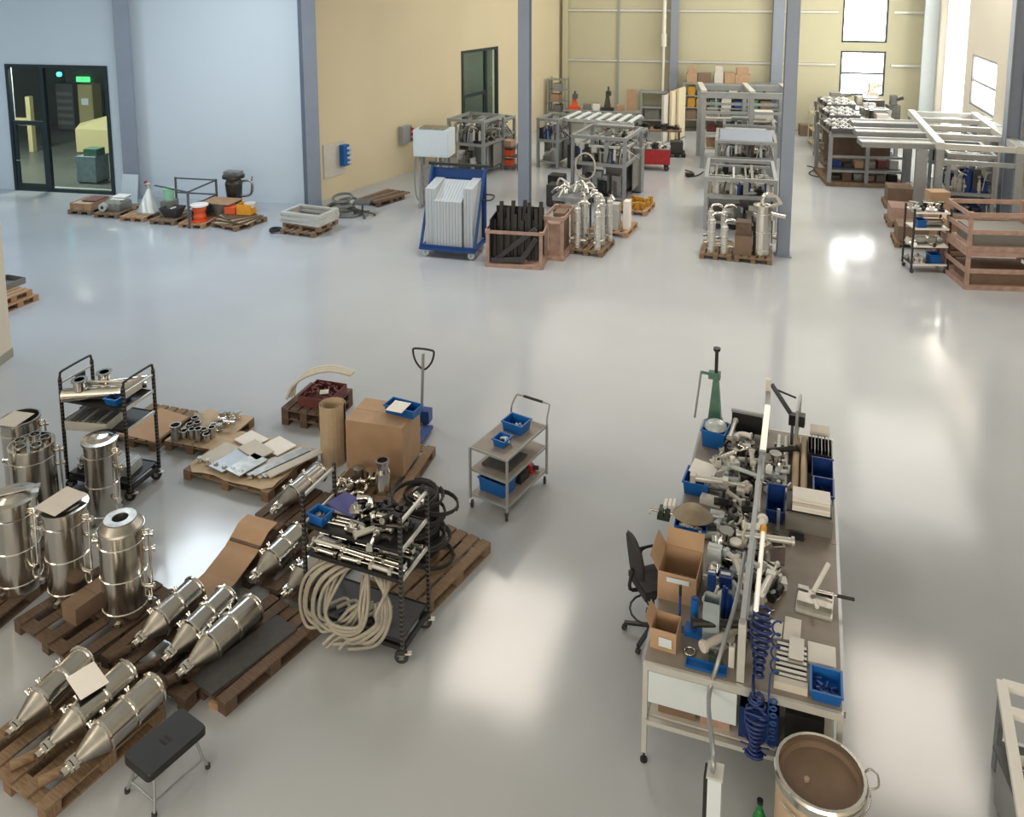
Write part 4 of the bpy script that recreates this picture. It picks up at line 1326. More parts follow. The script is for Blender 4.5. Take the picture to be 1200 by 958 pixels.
for k, (x, y, kd, m_) in enumerate([(0.56, 0.08, 'valve', 'steel_bright'), (0.7, 0.1, 'tee', 'alu_light'), (0.85, 0.08, 'actuator', 'steel_bright'), (1.05, 0.1, 'elbow', 'black')]):
    fit(kd, m_, L2(x, y, 1.297), A2 + 0.9 * k, '%s %s at the front edge of the rack cart top shelf' % (MAT_F[m_], NAMES_F[kd]), 'front edge of the top shelf, %s' % kd, NAMES_F[kd].split()[-1], 1.1)
o = MB().tube([(0, 0, 0), (0.12, 0.03, 0.09), (0.3, 0.05, 0.1), (0.44, 0.04, 0.02)], 0.012, 7, smooth_pts=4).build('cable', 'rubber', None, None, L2(0.62, 0.3, 1.37), (0, 0, A2)); tag(o, 'short black cable arched over the fittings on the top shelf', 'cable')
# clear hoses draped from the middle shelf
HL = []
for k in range(6):
    a = 0.055 * k + 0.02 * math.sin(k * 2.6)
    HL.append([(0.42 + a, 0.28, 0.88), (0.2 + a, 0.02, 0.88), (0.04 + a, -0.07 - 0.01 * k, 0.72), (-0.02 + a, -0.09 - 0.01 * k, 0.42), (0.06 + a, -0.09, 0.17 + 0.07 * (k % 3)), (0.24 + a, -0.06, 0.2 + 0.04 * (k % 2)), (0.5 + a * 0.6, -0.03, 0.26 + 0.05 * ((k * 2) % 5)), (0.66, 0.06, 0.55), (0.6, 0.2, 0.72)])
for k in range(6):
    a = 0.06 * k + 0.02 * math.sin(k * 2.1)
    HL.append([(0.6 + a, 0.3, 0.87), (0.9 + 0.5 * a, 0.03, 0.87), (1.1 - 0.3 * a, -0.06 - 0.025 * k, 0.7), (1.08 - 0.5 * a, -0.1, 0.46), (0.96 - a, -0.11 - 0.01 * k, 0.26), (0.76 - a, -0.1, 0.14 + 0.05 * (k % 3)), (0.6 - a * 0.9, -0.1 - 0.02 * k, 0.08 + 0.05 * (k % 2))])
for k in range(3):
    HL.append([(0.5 - 0.08 * k, 0.2, 0.9), (0.42 - 0.05 * k, -0.04, 0.7), (0.34, -0.13, 0.42), (0.5, -0.14, 0.26 + 0.04 * k), (0.76, -0.13, 0.36 + 0.03 * k), (0.84 - 0.05 * k, -0.08, 0.62), (0.7, 0.15, 0.85)])
HN = ['hanging at the left front of the rack cart', 'falling to the lower left from the right end of the rack cart', 'crossing the middle of the rack cart front']
for k, pts in enumerate(HL):
    g_ = 0 if k < 6 else 1 if k < 12 else 2
    o = MB().tube(pts, 0.02, 8, smooth_pts=5).build('clear_hose', 'hose_clear', None, None, L2(0, 0, 0), (0, 0, A2))
    tag(o, 'ribbed clear hose ' + HN[g_], 'hose', 'clear hoses ' + HN[g_])
for k in range(4):
    o = MB().tube([(0.2 + 0.12 * k, 0.1, 0.29), (0.34 + 0.12 * k, 0.26, 0.30), (0.5 + 0.1 * k, 0.12, 0.29), (0.66 + 0.08 * k, 0.3, 0.32)], 0.02, 7, smooth_pts=5).build('clear_hose', 'hose_clear', None, None, L2(0, 0, 0.022 * 1.0 + 0.01 * k), (0, 0, A2))
    tag(o, 'short pale hose lying on the bottom shelf of the rack cart', 'hose', 'hoses on the rack cart bottom shelf')
# black cable coils behind the cart on the pallet
for k in range(9):
    x, y = -0.12 + 0.09 * math.cos(k * 2.1), 0.02 + 0.14 * math.sin(k * 1.3)
    hose_coil(local(pL, x, y, PH + 0.02 + 0.1 * k), 0.27 - 0.012 * (k % 4), 3, 0.013, 'coil of black cable in the heap behind the rack cart', 'rubber', (0.10 * math.sin(k * 2), 0.12 * math.cos(k), k), 'black cable coils behind the rack cart', 'cable_coil', 'cable')
carton(local(pL, -0.16, 0.05, PH), R(-32), 'dark box inside the heap of black cable coils', 0.26, 0.3, 0.8, 'black_matte')

# ---- grey shelf trolley
tr_ = thing('shelf_trolley', 'grey three-shelf trolley with blue bins and push handle', 'trolley', (-0.2, 10.28, 0), R(57.8))
TL, TW = 1.03, 0.6          # local x = length (from the front corner to the right rear), y = left
for z in (0.2, 0.56, 0.87):
    MB().box(TL / 2, TW / 2, z, TL, TW, 0.012).box(TL / 2, 0.008, z - 0.022, TL, 0.016, 0.022).box(TL / 2, TW - 0.008, z - 0.022, TL, 0.016, 0.022).box(0.008, TW / 2, z - 0.022, 0.016, TW - 0.032, 0.022).box(TL - 0.008, TW / 2, z - 0.022, 0.016, TW - 0.032, 0.022).build('shelf', 'grey_paint', tr_)
    MB().box(TL / 2, TW / 2, z + 0.0125, TL - 0.04, TW - 0.04, 0.002).build('shelf_liner', 'bench_top', tr_)
for x in (0, TL):
    for y in (0, TW):
        MB().box(x, y, 0.14, 0.028, 0.028, 0.74).build('upright', 'grey_paint', tr_)
        caster(tr_, x * 0.96 + 0.02, y * 0.94 + 0.02, 0.055, 'rubber', 'alu', 0.5)
MB().tube([(TL, 0, 0.86), (TL + 0.01, 0.0, 1.0), (TL + 0.1, 0.02, 1.12), (TL + 0.12, 0.08, 1.14), (TL + 0.12, TW - 0.08, 1.14), (TL + 0.1, TW - 0.02, 1.12), (TL + 0.01, TW, 1.0), (TL, TW, 0.86)], 0.013, 8, smooth_pts=3).build('handle', 'grey_paint', tr_)
MB().cyl((TL + 0.12, 0.14, 1.14), (TL + 0.12, TW - 0.14, 1.14), 0.019).build('grip', 'rubber', tr_)
lt = lambda x, y, z: local(tr_, x, y, z)
RT = R(57.8)
euro_bin(lt(0.7, 0.3, 0.886), RT - PI / 2, 'largest blue bin on the trolley top, near the handle', 0.32, 0.26, 0.15, 'blue_bin', fill=('white_cool', 6))
euro_bin(lt(0.28, 0.26, 0.886), RT - PI / 2, 'small blue bin on the trolley top, near the front corner', 0.19, 0.2, 0.11, 'blue_bin', fill=('white_cool', 4))
euro_bin(lt(0.26, 0.33, 0.216), RT - PI / 2, 'blue bin on the bottom shelf of the trolley', 0.42, 0.3, 0.2, 'blue_bin')
o = MB().box(0, 0, 0, 0.5, 0.42, 0.03).build('rubber_tray', 'mat_grey', None, None, lt(0.4, 0.3, 0.576), (0, 0, RT)); tag(o, 'dark ribbed tray on the middle shelf of the trolley', 'tray')
o = MB().box(0, 0, 0, 0.1, 0.15, 0.05).build('paper_pack', 'paper', None, None, lt(0.82, 0.36, 0.576), (0, 0, RT)); tag(o, 'small white pack on the middle shelf of the trolley', 'pack')
t = thing('dark_case', 'black case on the bottom shelf of the trolley', 'case', lt(0.62, 0.32, 0.216), RT)
MB().box(0, 0, 0, 0.22, 0.42, 0.12).build('body', 'black', t)
MB().tube([(0, -0.08, 0.12), (0, -0.07, 0.15), (0, 0.07, 0.15), (0, 0.08, 0.12)], 0.008).build('handle', 'black', t)
t = thing('red_tool', 'red power tool on the trolley bottom shelf below the handle', 'tool', lt(0.86, 0.26, 0.216), RT + 0.3)
MB().cyl((-0.06, 0.02, 0.16), (0.06, 0.02, 0.16), 0.06).build('motor', 'red', t)
MB().wedge([(-0.08, -0.16, 0.0), (0.08, -0.16, 0.0), (0.08, 0.14, 0.0), (-0.08, 0.14, 0.0)], [(-0.05, -0.06, 0.13), (0.05, -0.06, 0.13), (0.05, 0.08, 0.2), (-0.05, 0.08, 0.2)]).build('housing', 'red', t)
MB().cyl((0, -0.2, 0.05), (0, -0.12, 0.05), 0.03).build('chuck', 'black', t)
# ================================================================ the workbench
BR = R(-19.0)
bn = thing('workbench', 'long double workbench of aluminium profile with central light rail', 'workbench', (1.10, 6.84, 0), BR)
BW, BL_, BH = 1.70, 4.45, 1.05
MB().box(BW / 4 - 0.01, BL_ / 4, BH - 0.03, BW / 2 - 0.04, BL_ / 2 - 0.01, 0.03).build('worktop', 'bench_top', bn)
MB().box(BW * 0.75 + 0.01, BL_ / 4, BH - 0.03, BW / 2 - 0.04, BL_ / 2 - 0.01, 0.03).build('worktop', 'bench_top', bn)
MB().box(BW / 4 - 0.01, BL_ * 0.75, BH - 0.03, BW / 2 - 0.04, BL_ / 2 - 0.01, 0.03).build('worktop', 'bench_top', bn)
MB().box(BW * 0.75 + 0.01, BL_ * 0.75, BH - 0.03, BW / 2 - 0.04, BL_ / 2 - 0.01, 0.03).build('worktop', 'bench_top', bn)
for y in (0.0, BL_):
    MB().box(BW / 2, y, BH - 0.075, BW, 0.045, 0.07).build('edge_profile', 'alu_light', bn)
    MB().box(BW / 2, y, 0.42, BW - 0.05, 0.045, 0.045).build('lower_rail', 'alu_light', bn)
for x in (0.0, BW, BW / 2):
    MB().box(x, BL_ / 2, BH - 0.075, 0.045 if x != BW / 2 else 0.06, BL_ - 0.05, 0.06).build('edge_profile', 'alu', bn)
for x in (0.02, BW - 0.02):
    for y in (0.02, BL_ / 2, BL_ - 0.02):
        lg = MB().box(x, y, 0.1, 0.045, 0.045, BH - 0.176).build('leg', 'alu_light', bn)
        MB().cyl((x, y, 0.02), (x, y, 0.1), 0.01, n=8).cyl((x, y, 0), (x, y, 0.02), 0.035, n=12).build('levelling_foot', 'black', lg)
    MB().box(x, BL_ / 2, 0.42, 0.045, BL_ - 0.1, 0.045).build('lower_rail', 'alu', bn)
MB().box(BW / 2, BL_ * 0.25, 0.45, BW - 0.1, BL_ / 2 - 0.1, 0.02).build('lower_shelf', 'paper_dull', bn)
MB().box(0.44, -0.005, 0.65, 0.78, 0.012, 0.31).build('front_panel', 'white_cool', bn)
RZ = 1.63
for y, z1 in ((0.06, RZ - 0.02), (BL_ / 2, RZ - 0.02), (BL_ - 0.1, 1.82)):
    MB().box(BW / 2, y, BH, 0.065, 0.065, z1 - BH).build('post', 'alu_light' if y < 4 else 'white', bn)
MB().box(BW / 2, BL_ / 2, RZ - 0.02, 0.045, BL_ - 0.1, 0.05).build('top_rail', 'alu', bn)
MB().box(BW / 2, BL_ / 2, BH + 0.18, 0.05, BL_ - 0.2, 0.05).build('cable_duct', 'grey_paint', bn)
Lb = lambda x, y, z=1.05: local(bn, x, y, z)
tl = thing('tube_light', 'white tube light with orange end cap under the near bench rail', 'light', Lb(BW / 2 + 0.1, 0.6, RZ - 0.02), BR)
MB().cyl((0, -0.35, 0), (0, 0.75, 0), 0.022).build('tube', 'led_white', tl)
MB().cyl((0, 0.75, 0), (0, 0.85, 0), 0.034).build('end_cap', 'amber', tl)
MB().box(-0.03, 0.2, 0.01, 0.06, 0.04, 0.04).build('bracket', 'alu', tl)
tl = thing('tube_light', 'white tube light on the far half of the bench rail', 'light', Lb(BW / 2 + 0.02, 3.2, RZ + 0.09), BR)
MB().box(0, 0, 0, 0.07, 1.1, 0.04).build('housing', 'led_white', tl)
MB().box(0, -0.57, 0, 0.08, 0.04, 0.045).box(0, 0.57, 0, 0.08, 0.04, 0.045).build('end_cap', 'alu', tl)


def bpx(u, v, h=1.05):
    return P3(u, v, h)


# cartons at the near left
carton(bpx(780, 752), BR + R(-3), 'smaller open carton at the front left corner of the workbench', 0.24, 0.24, 0.2, 'cardboard', open_=True, flaps=(0, 0, 0, 2))
o = MB().box(0, 0, 0, 0.12, 0.002, 0.09).build('address_label', 'white_cool', None, None, Lb(0.17, 0.145, 1.1), (0, 0, BR - R(3))); tag(o, 'pale blue printed label on the front of the smaller open carton', 'label')
bx = bpx(798, 676)
carton((bx[0] - 0.04, bx[1] - 0.17, 1.05), BR + R(-2), 'larger open carton with raised flaps on the bench left side', 0.38, 0.42, 0.3, 'cardboard', open_=True, flaps=(0, 0, 2, 2))
o = MB().box(0, 0, 0, 0.22, 0.002, 0.05).build('packing_tape', 'white_cool', None, None, (bx[0] - 0.11, bx[1] - 0.386, 1.27), (0, 0, BR)); tag(o, 'strip of pale printed tape on the larger open carton', 'tape')
# thin rod stand, blue cylinder, acrylic tubes
t = thing('thin_stand', 'thin blue rod stand with black grip before the larger carton', 'stand', bpx(796, 738), BR)
MB().cyl((0, 0, 0), (0, 0, 0.36), 0.012, n=8).build('rod', 'blue_frame', t)
MB().cyl((0, 0, 0.36), (0, 0, 0.46), 0.014, n=8).build('grip', 'black', t)
MB().box(0, 0, 0, 0.07, 0.07, 0.015).build('base', 'blue_bin', t)
t = thing('blue_canister', 'bright blue upright cylinder on a blue foot beside the acrylic sleeve', 'cylinder', bpx(813, 742), BR)
MB().box(0, 0, 0, 0.16, 0.14, 0.05).build('foot', 'blue_bin', t)
MB().cyl((0, 0, 0.05), (0, 0, 0.36), 0.036).build('body', 'blue_bin', t)
MB().cyl((0, 0, 0.36), (0, 0, 0.37), 0.026).build('cap', 'navy_bin', t)
t = thing('acrylic_sleeve', 'clear grey acrylic sleeve standing right of the blue cylinder', 'sleeve', bpx(833, 752), BR)
MB().tray(0.15, 0.13, 0.44, 0.005).build('body', 'acrylic', t)
MB().box(0.0, 0.0, 0.0, 0.19, 0.17, 0.015).build('base', 'white_cool', t)
t = thing('tool_roll', 'dark blue hanging cloth with white hose by the near bench post', 'cloth', bpx(851, 735), BR)
q = MB()
for k in range(5):
    q.cyl((-0.05 + 0.02 * k, 0.02 * (k % 2), 0.0), (-0.03 + 0.022 * k, 0.02 * (k % 2), 0.42 - 0.03 * k), 0.022, 0.014, n=8)
q.build('cloth', 'navy_bin', t)
MB().tube([(-0.11, -0.02, 0.0), (-0.1, -0.03, 0.15), (-0.13, -0.02, 0.25), (-0.09, 0, 0.4)], 0.014, 7, smooth_pts=4).build('hose', 'hose_white', t)
for k, (u, v, w_, h_, m_, lab) in enumerate([(857, 780, 0.05, 0.2, 'white', 'narrow white card standing at the front of the bench by the post'), (838, 778, 0.12, 0.09, 'green_dark', 'dark green tool block in front of the acrylic sleeve'), (850, 700, 0.08, 0.1, 'dark_steel', 'dark metal block behind the blue cloth'), (846, 684, 0.1, 0.16, 'black', 'black box behind the acrylic sleeve')]):
    t = thing('tool_block', lab, 'block', bpx(u, v), BR)
    MB().box(0, 0, 0, w_, 0.06, h_).build('body', m_, t)
    MB().cyl((0, 0, h_), (0, 0, h_ + 0.03), 0.012, n=8).build('knob', 'steel_dull', t)
t = thing('blue_tray', 'flat blue tray along the front edge of the bench', 'tray', Lb(0.55, 0.09), BR)
MB().tray(0.36, 0.1, 0.025, 0.004).build('tray', 'blue_bin', t)
fit('clip', 'steel', bpx(808, 765), 0.3, 'round silver clamp lying before the blue cylinder', 'ring clamp before the blue cylinder', 'clamp', 1.0)
# bins and clutter of the left side, mid and far
euro_bin(bpx(810, 622), BR, 'wide low teal blue bin of white cups behind the larger carton', 0.36, 0.2, 0.12, 'blue_bin', low=0.09, fill=('paper', 10))
t = thing('sun_hat', 'beige cloth bundle lying over the teal blue bin', 'cloth', bpx(812, 604, 1.17), BR)
MB().lathe([(0.23, 0.0), (0.21, 0.02), (0.15, 0.035), (0.12, 0.09), (0.07, 0.12), (0.001, 0.125)], 16).disc(0.23, 0.0, 16, None, True).build('cloth', 'beige_cloth', t)
t.scale = (1, 0.8, 1)
t = thing('bench_vice', 'green bench vice clamped at the left edge of the bench', 'vice', bpx(778, 607), BR)
MB().box(0, 0, 0, 0.14, 0.12, 0.05).build('base', 'green_dark', t)
MB().box(-0.03, 0, 0.05, 0.05, 0.12, 0.07).box(0.04, 0, 0.05, 0.05, 0.12, 0.07).build('jaw', 'green_dark', t)
MB().cyl((-0.16, 0, 0.07), (0.1, 0, 0.07), 0.014).cyl((-0.15, -0.08, 0.07), (-0.15, 0.08, 0.07), 0.008).build('screw', 'steel', t)
for k in range(3):
    o = MB().cyl((0, -0.05, 0.15), (0.0, 0.07, 0.17), 0.022).build('white_sleeve', 'white', None, None, Vector(bpx(778, 607)) + Vector((0.02 + 0.05 * k, 0.02, -0.005)), (0, 0, BR)); tag(o, 'white sleeve resting on the green vice', 'sleeve', 'white sleeves on the green vice')
for k, (u, v, z, lab) in enumerate([(833, 590, 0, 'lower white ribbed adapter behind the beige cloth'), (838, 573, 0, 'upper white ribbed adapter behind the beige cloth')]):
    t = thing('white_adapter', lab, 'adapter', bpx(u, v), BR + R(-8))
    MB().box(0, 0, 0, 0.24, 0.12, 0.07).build('body', 'paper', t)
    for j in range(6):
        MB().box(-0.09 + j * 0.036, -0.005, 0.07, 0.012, 0.11, 0.006).build('rib', 'white', t)
for k, (u, v) in enumerate([(839, 612), (848, 609), (846, 617)]):
    o = MB().solid([(0.04, 0), (0.04, 0.05), (0.022, 0.05), (0.022, 0.0)], 16, c0=False, c1=False).build('tape_roll', 'paper', None, None, bpx(u, v), (0, 0, 0)); tag(o, 'small white tape roll in the cluster left of the bench rail', 'tape', 'white tape rolls in a cluster')
t = thing('copper_coil', 'reddish brown ring roll left of the bench rail', 'roll', bpx(866, 598), BR)
MB().solid([(0.07, 0), (0.07, 0.07), (0.04, 0.07), (0.04, 0)], 18, c0=False, c1=False).build('ring', 'wood_pink', t)
MB().box(-0.03, 0.05, 0, 0.22, 0.03, 0.1).build('stand', 'maroon', t)
euro_bin(bpx(818, 573), BR + R(-4), 'blue bin with paper lying over it, left middle of the bench', 0.3, 0.34, 0.17, 'blue_bin')
paper(Vector(bpx(824, 566)) + Vector((0, 0, 0.185)), BR + R(-10), 'crumpled white paper over the left middle blue bin', 0.3, 0.26, tilt=(0.1, 0.08))
euro_bin(bpx(838, 520), BR + R(-8), 'large blue bin with clear film at the far left of the bench', 0.3, 0.3, 0.24, 'blue_bin')
o = MB().lathe([(0.15, 0), (0.14, 0.04), (0.09, 0.075), (0.001, 0.085)], 12).build('film_bag', 'plastic_film', None, None, Vector(bpx(838, 520)) + Vector((0, 0, 0.235)), (0, 0, 0)); tag(o, 'crumpled clear film bag bulging out of the large far blue bin', 'bag')
bagm = [(855, 553, 0.11, 'plastic_film'), (868, 575, 0.12, 'white'), (852, 530, 0.1, 'paper_dull'), (866, 515, 0.1, 'white_cool'), (872, 535, 0.09, 'plastic_film'), (858, 590, 0.09, 'plastic_film'), (900, 575, 0.07, 'white'), (850, 565, 0.08, 'paper_dull')]
for i, (u, v, r_, m_) in enumerate(bagm):
    vs = []
    b_ = MB()
    prof = [(r_, 0.0), (r_ * 1.05, r_ * 0.25), (r_ * 0.7, r_ * 0.6), (r_ * 0.25, r_ * 0.8), (0.001, r_ * 0.85)]
    b_.lathe(prof, 11)
    b_.v = [(x * (1 + 0.22 * math.sin(5 * x * 20 + i * 2 + z * 30)), y * (1 + 0.2 * math.cos(y * 70 + i)), max(0, z * (1 + 0.25 * math.sin(x * 60 + y * 40)))) for x, y, z in b_.v]
    o = b_.build('parts_bag', m_, None, None, bpx(u, v), (0, 0, i))
    tag(o, ['crumpled clear plastic bag', 'white bag of parts', 'pale paper bag', 'white cool plastic bag', 'clear plastic bag', 'small clear bag', 'small white bag', 'small pale bag'][i] + ' ' + ['between the two left blue bins', 'left of the bench rail, mid bench', 'right of the large far blue bin', 'before the dark monitor panel', 'beside the far rail post', 'beside the reddish ring roll', 'left of the navy bin on the rail side', 'behind the white adapters'][i], 'bag')
for i, (u, v, kd, m_) in enumerate([(862, 503, 'valve', 'alu_light'), (871, 500, 'block', 'alu_light'), (856, 545, 'tee', 'alu_light'), (845, 548, 'block', 'steel_dull'), (874, 555, 'valve', 'black'), (868, 560, 'coupling', 'dark_steel'), (875, 590, 'block', 'black'), (854, 632, 'block', 'black'), (862, 640, 'valve', 'dark_steel'), (850, 645, 'tee', 'steel_dull'), (865, 655, 'actuator', 'alu_light'), (855, 662, 'valve', 'black'), (868, 625, 'elbow', 'steel_dull'), (842, 655, 'block', 'dark_steel'), (845, 700, 'valve', 'alu_light')]):
    fit(kd, m_, bpx(u, v), i * 1.1, '%s %s among the clutter left of the bench rail' % (MAT_F[m_], NAMES_F[kd]), 'bench clutter left of the rail, %s %s' % (m_, kd), NAMES_F[kd].split()[-1], 1.5)
rb = random.Random(17)
kinds_ = ['block', 'tee', 'valve', 'coupling', 'bracket', 'elbow', 'pipe', 'actuator']
mats_ = ['alu_light', 'white', 'dark_steel', 'steel', 'black', 'paper_dull', 'plastic_film', 'steel_bright', 'white', 'alu_light']
zones = [(0.30, 0.72, 2.55, 3.2, 'between the left bins of the bench, far half', 16), (0.42, 0.74, 3.2, 3.9, 'heaped before the dark screen', 12), (0.45, 0.76, 1.3, 2.5, 'heaped left of the near bench rail', 24), (0.92, 1.12, 2.75, 3.6, 'right of the far bench rail', 8), (0.90, 1.02, 0.95, 1.8, 'right of the near bench rail', 10), (0.5, 0.76, 0.35, 1.2, 'at the foot of the near bench post', 9)]
for (x0, x1, y0, y1, where, n_) in zones:
    hp = Heap(bn, 1.05, 0.3)
    for k in range(n_ * 3):
        kd, m_, x, y, a, s_ = rb.choice(kinds_), rb.choice(mats_), rb.uniform(x0, x1), rb.uniform(y0, y1), rb.uniform(0, 6), rb.uniform(1.0, 1.6)
        zb = hp.put(kd, x, y, a, s_)
        if zb is not None:
            fit(kd, m_, Lb(x, y, 1.05 + zb), a + BR, '%s %s %s' % (MAT_F[m_], NAMES_F[kd], where), '%s %ss %s' % (MAT_F[m_], NAMES_F[kd], where), NAMES_F[kd].split()[-1], s_)
for i, (x, y, w_, d_, h_, m_, lab) in enumerate([(0.42, 2.2, 0.16, 0.14, 0.1, 'white_cool', 'white carton box beside the white tape rolls'), (0.66, 2.75, 0.14, 0.18, 0.14, 'paper', 'upright white box left of the bench rail, behind the tape rolls'), (0.55, 3.35, 0.2, 0.16, 0.1, 'white_cool', 'flat white box before the dark screen'), (0.62, 3.6, 0.14, 0.12, 0.18, 'alu_light', 'pale upright box beside the far rail post'), (0.6, 1.7, 0.14, 0.16, 0.12, 'dark_steel', 'dark box left of the bench rail by the larger carton'), (0.62, 1.05, 0.12, 0.12, 0.24, 'navy_bin', 'dark blue upright box behind the acrylic sleeve'), (0.48, 1.35, 0.14, 0.1, 0.3, 'white_cool', 'pale upright box right of the larger carton'), (0.5, 0.9, 0.08, 0.08, 0.34, 'blue_frame', 'slim blue upright case right of the blue cylinder')]):
    t = thing('equipment_box', lab, 'box', Lb(x, y), BR + 0.1 * math.sin(i * 3))
    MB().box(0, 0, 0, w_, d_, h_).build('body', m_, t)
    MB().box(0, 0, h_, w_ * 0.8, d_ * 0.3, 0.008).build('lid_strip', 'alu_light', t)
o = MB().cyl((0, 0, 0), (0.03, 0.02, 0.16), 0.045).build('white_bottle', 'white_cool', None, None, bpx(860, 505), (0, 0, 0)); tag(o, 'white cylindrical container leaning behind the large blue bin', 'container')
# dark panel at the far end (screen seen edge on) and green arbor press
t = thing('dark_screen', 'dark flat screen on the far end of the bench left of the post', 'screen', Lb(0.6, 4.2), BR + R(-4))
MB().box(0, 0, 0.04, 0.4, 0.03, 0.26).build('body', 'black', t)
MB().box(0, 0, 0.3, 0.42, 0.05, 0.03).build('top_edge', 'grey_paint', t)
MB().box(0, 0.02, 0, 0.2, 0.14, 0.04).build('foot', 'grey_dark', t)
p = Lb(0.16, 4.32, 0)
t = thing('arbor_press', 'green arbor press with hanging lever at the far end of the bench', 'press', p, BR)
zt = ztop(p[0], p[1], 408)
MB().box(0, 0, 1.05, 0.2, 0.26, 0.05).build('base', 'green_paint', t)
MB().wedge([(-0.09, -0.07, 1.1), (0.09, -0.07, 1.1), (0.09, 0.09, 1.1), (-0.09, 0.09, 1.1)], [(-0.035, -0.04, zt - 0.42), (0.035, -0.04, zt - 0.42), (0.035, 0.04, zt - 0.42), (-0.035, 0.04, zt - 0.42)]).build('column', 'green_paint', t)
MB().box(-0.02, 0, zt - 0.44, 0.16, 0.1, 0.09).cyl((-0.2, 0, zt - 0.38), (0.05, 0, zt - 0.40), 0.02).build('head', 'green_paint', t)
MB().cyl((0.0, 0, zt - 0.36), (0.0, 0, zt - 0.04), 0.024).cyl((0, 0, zt - 0.04), (0, 0, zt), 0.045, 0.05).build('ram', 'dark_steel', t)
MB().cyl((-0.2, 0, zt - 0.36), (-0.27, -0.02, 1.12), 0.014).build('lever', 'grey_paint', t)
t.location = (p[0], p[1], 0)
# monitor on its arm, right of the far post
p = Lb(BW / 2, BL_ - 0.1, 0)
t = thing('monitor', 'flat monitor seen edge on, held by a jointed arm at the far post', 'monitor', Lb(1.24, 3.95, 0), R(-80))
MB().box(0, 0, 1.3, 0.56, 0.03, 0.4).build('housing', 'grey_paint', t)
MB().box(0, 0.018, 1.32, 0.52, 0.004, 0.32).build('screen', 'black', t)
MB().box(0, -0.05, 1.4, 0.14, 0.07, 0.14).build('mount', 'black', t)
t.rotation_euler = (0, R(4), R(67))
t = thing('monitor_bracket_stand', 'dark jointed arm reaching from the far post to the monitor', 'arm', Lb(BW / 2, BL_ - 0.1, 0), BR)
MB().beam((0.04, 0, 1.75), (0.3, -0.2, 1.48), 0.035, 0.05).build('upper_arm', 'grey_dark', t)
MB().beam((0.05, 0.0, 1.7), (0.36, -0.1, 1.66), 0.02, 0.02).build('cable', 'black', t)
MB().box(0.33, -0.24, 1.36, 0.1, 0.1, 0.14).build('joint', 'black', t)
MB().cyl((0.33, -0.24, 1.05), (0.33, -0.24, 1.36), 0.02).build('pole', 'grey_dark', t)
# white rods and beige rolls on the right far side
for i, (x, m_, r_, lab) in enumerate([(1.03, 'white', 0.028, 'left white round rod lying lengthwise behind the navy bin'), (1.12, 'white', 0.028, 'right white round rod lying lengthwise behind the navy bin'), (1.24, 'cardboard_pale', 0.04, 'left beige tube lying lengthwise beside the white rods'), (1.34, 'cardboard_pale', 0.04, 'right beige tube lying lengthwise beside the white rods')]):
    o = MB().cyl((0, 0, r_ + 0.06), (0, 1.15, r_ + 0.14), r_).build('long_rod', m_, None, None, Lb(x, 2.86), (0, 0, BR)); tag(o, lab, 'rod')
    if i == 0:
        t = thing('rod_rest', 'pale cross bar carrying the long rods', 'rest', Lb(1.18, 2.9), BR)
        MB().box(0, 0, 0, 0.42, 0.05, 0.055).build('bar', 'alu', t)
        MB().box(0, 1.0, 0, 0.42, 0.05, 0.12).build('bar', 'alu', t)
o = MB().lathe([(0.12, 0), (0.12, 0.08), (0.07, 0.13), (0.001, 0.14)], 12).build('film_bag', 'paper_dull', None, None, Lb(1.3, 3.95), (0, 0, 0)); tag(o, 'pale plastic bag at the far end of the beige tubes', 'bag')
# grey drawer cabinet with white envelopes, navy bin, bins at the right edge
t = thing('drawer_cabinet', 'grey metal drawer cabinet lying on the bench under the white envelopes', 'cabinet', Lb(1.40, 2.52), BR)
MB().box(0, 0, 0, 0.5, 0.42, 0.2).build('body', 'drawer_grey', t)
MB().box(0, -0.214, 0.015, 0.48, 0.008, 0.17).build('drawer', 'drawer_grey', t)
MB().box(0, 0.02, 0.2, 0.48, 0.36, 0.02).build('top_lip', 'black', t)
for k in range(5):
    o = MB().box(0, 0, 0, 0.4, 0.2, 0.028).build('envelope', 'paper' if k != 2 else 'paper_dull', None, None, Lb(1.42, 2.46 + 0.012 * k, 1.272 + 0.0285 * k), (0, 0, BR + 0.02 * (k % 3))); tag(o, ['lowest', 'second lowest', 'middle', 'second from top', 'topmost'][k] + ' white padded envelope of the stack on the grey drawer cabinet', 'envelope', 'envelopes stacked on the drawer cabinet')
euro_bin(Lb(1.04, 2.54), BR, 'navy open-front bin between the bench rail and the white envelopes', 0.2, 0.34, 0.28, 'navy_bin', low=0.16)
t = thing('peg', 'pale flat lever standing before the navy bin', 'lever', Lb(1.08, 2.27), BR)
MB().box(0, 0, 0.0, 0.035, 0.02, 0.26).build('blade', 'alu', t)
MB().box(0, 0, 0, 0.08, 0.06, 0.02).build('foot', 'alu', t)
euro_bin(Lb(1.56, 2.98), BR, 'navy bin at the right bench edge, lowest and nearest of three', 0.22, 0.36, 0.2, 'navy_bin', fill=('navy_bin', 8))
euro_bin(Lb(1.55, 3.34, 1.05), BR, 'navy bin at the right bench edge, middle of three', 0.24, 0.3, 0.26, 'navy_bin', low=0.18)
t = thing('file_rack', 'black file rack with pale dividers at the far right bench corner', 'rack', Lb(1.52, 3.75), BR)
MB().tray(0.28, 0.4, 0.26, 0.006).build('body', 'black', t)
for k in range(6):
    MB().box(-0.1 + 0.04 * k, 0, 0.01, 0.012, 0.36, 0.3).build('divider', 'grey_paint' if k % 2 else 'black', t)
paper(Lb(1.52, 4.05, 1.36), BR, 'white paper standing behind the black file rack', 0.24, 0.14, tilt=(R(75), 0))
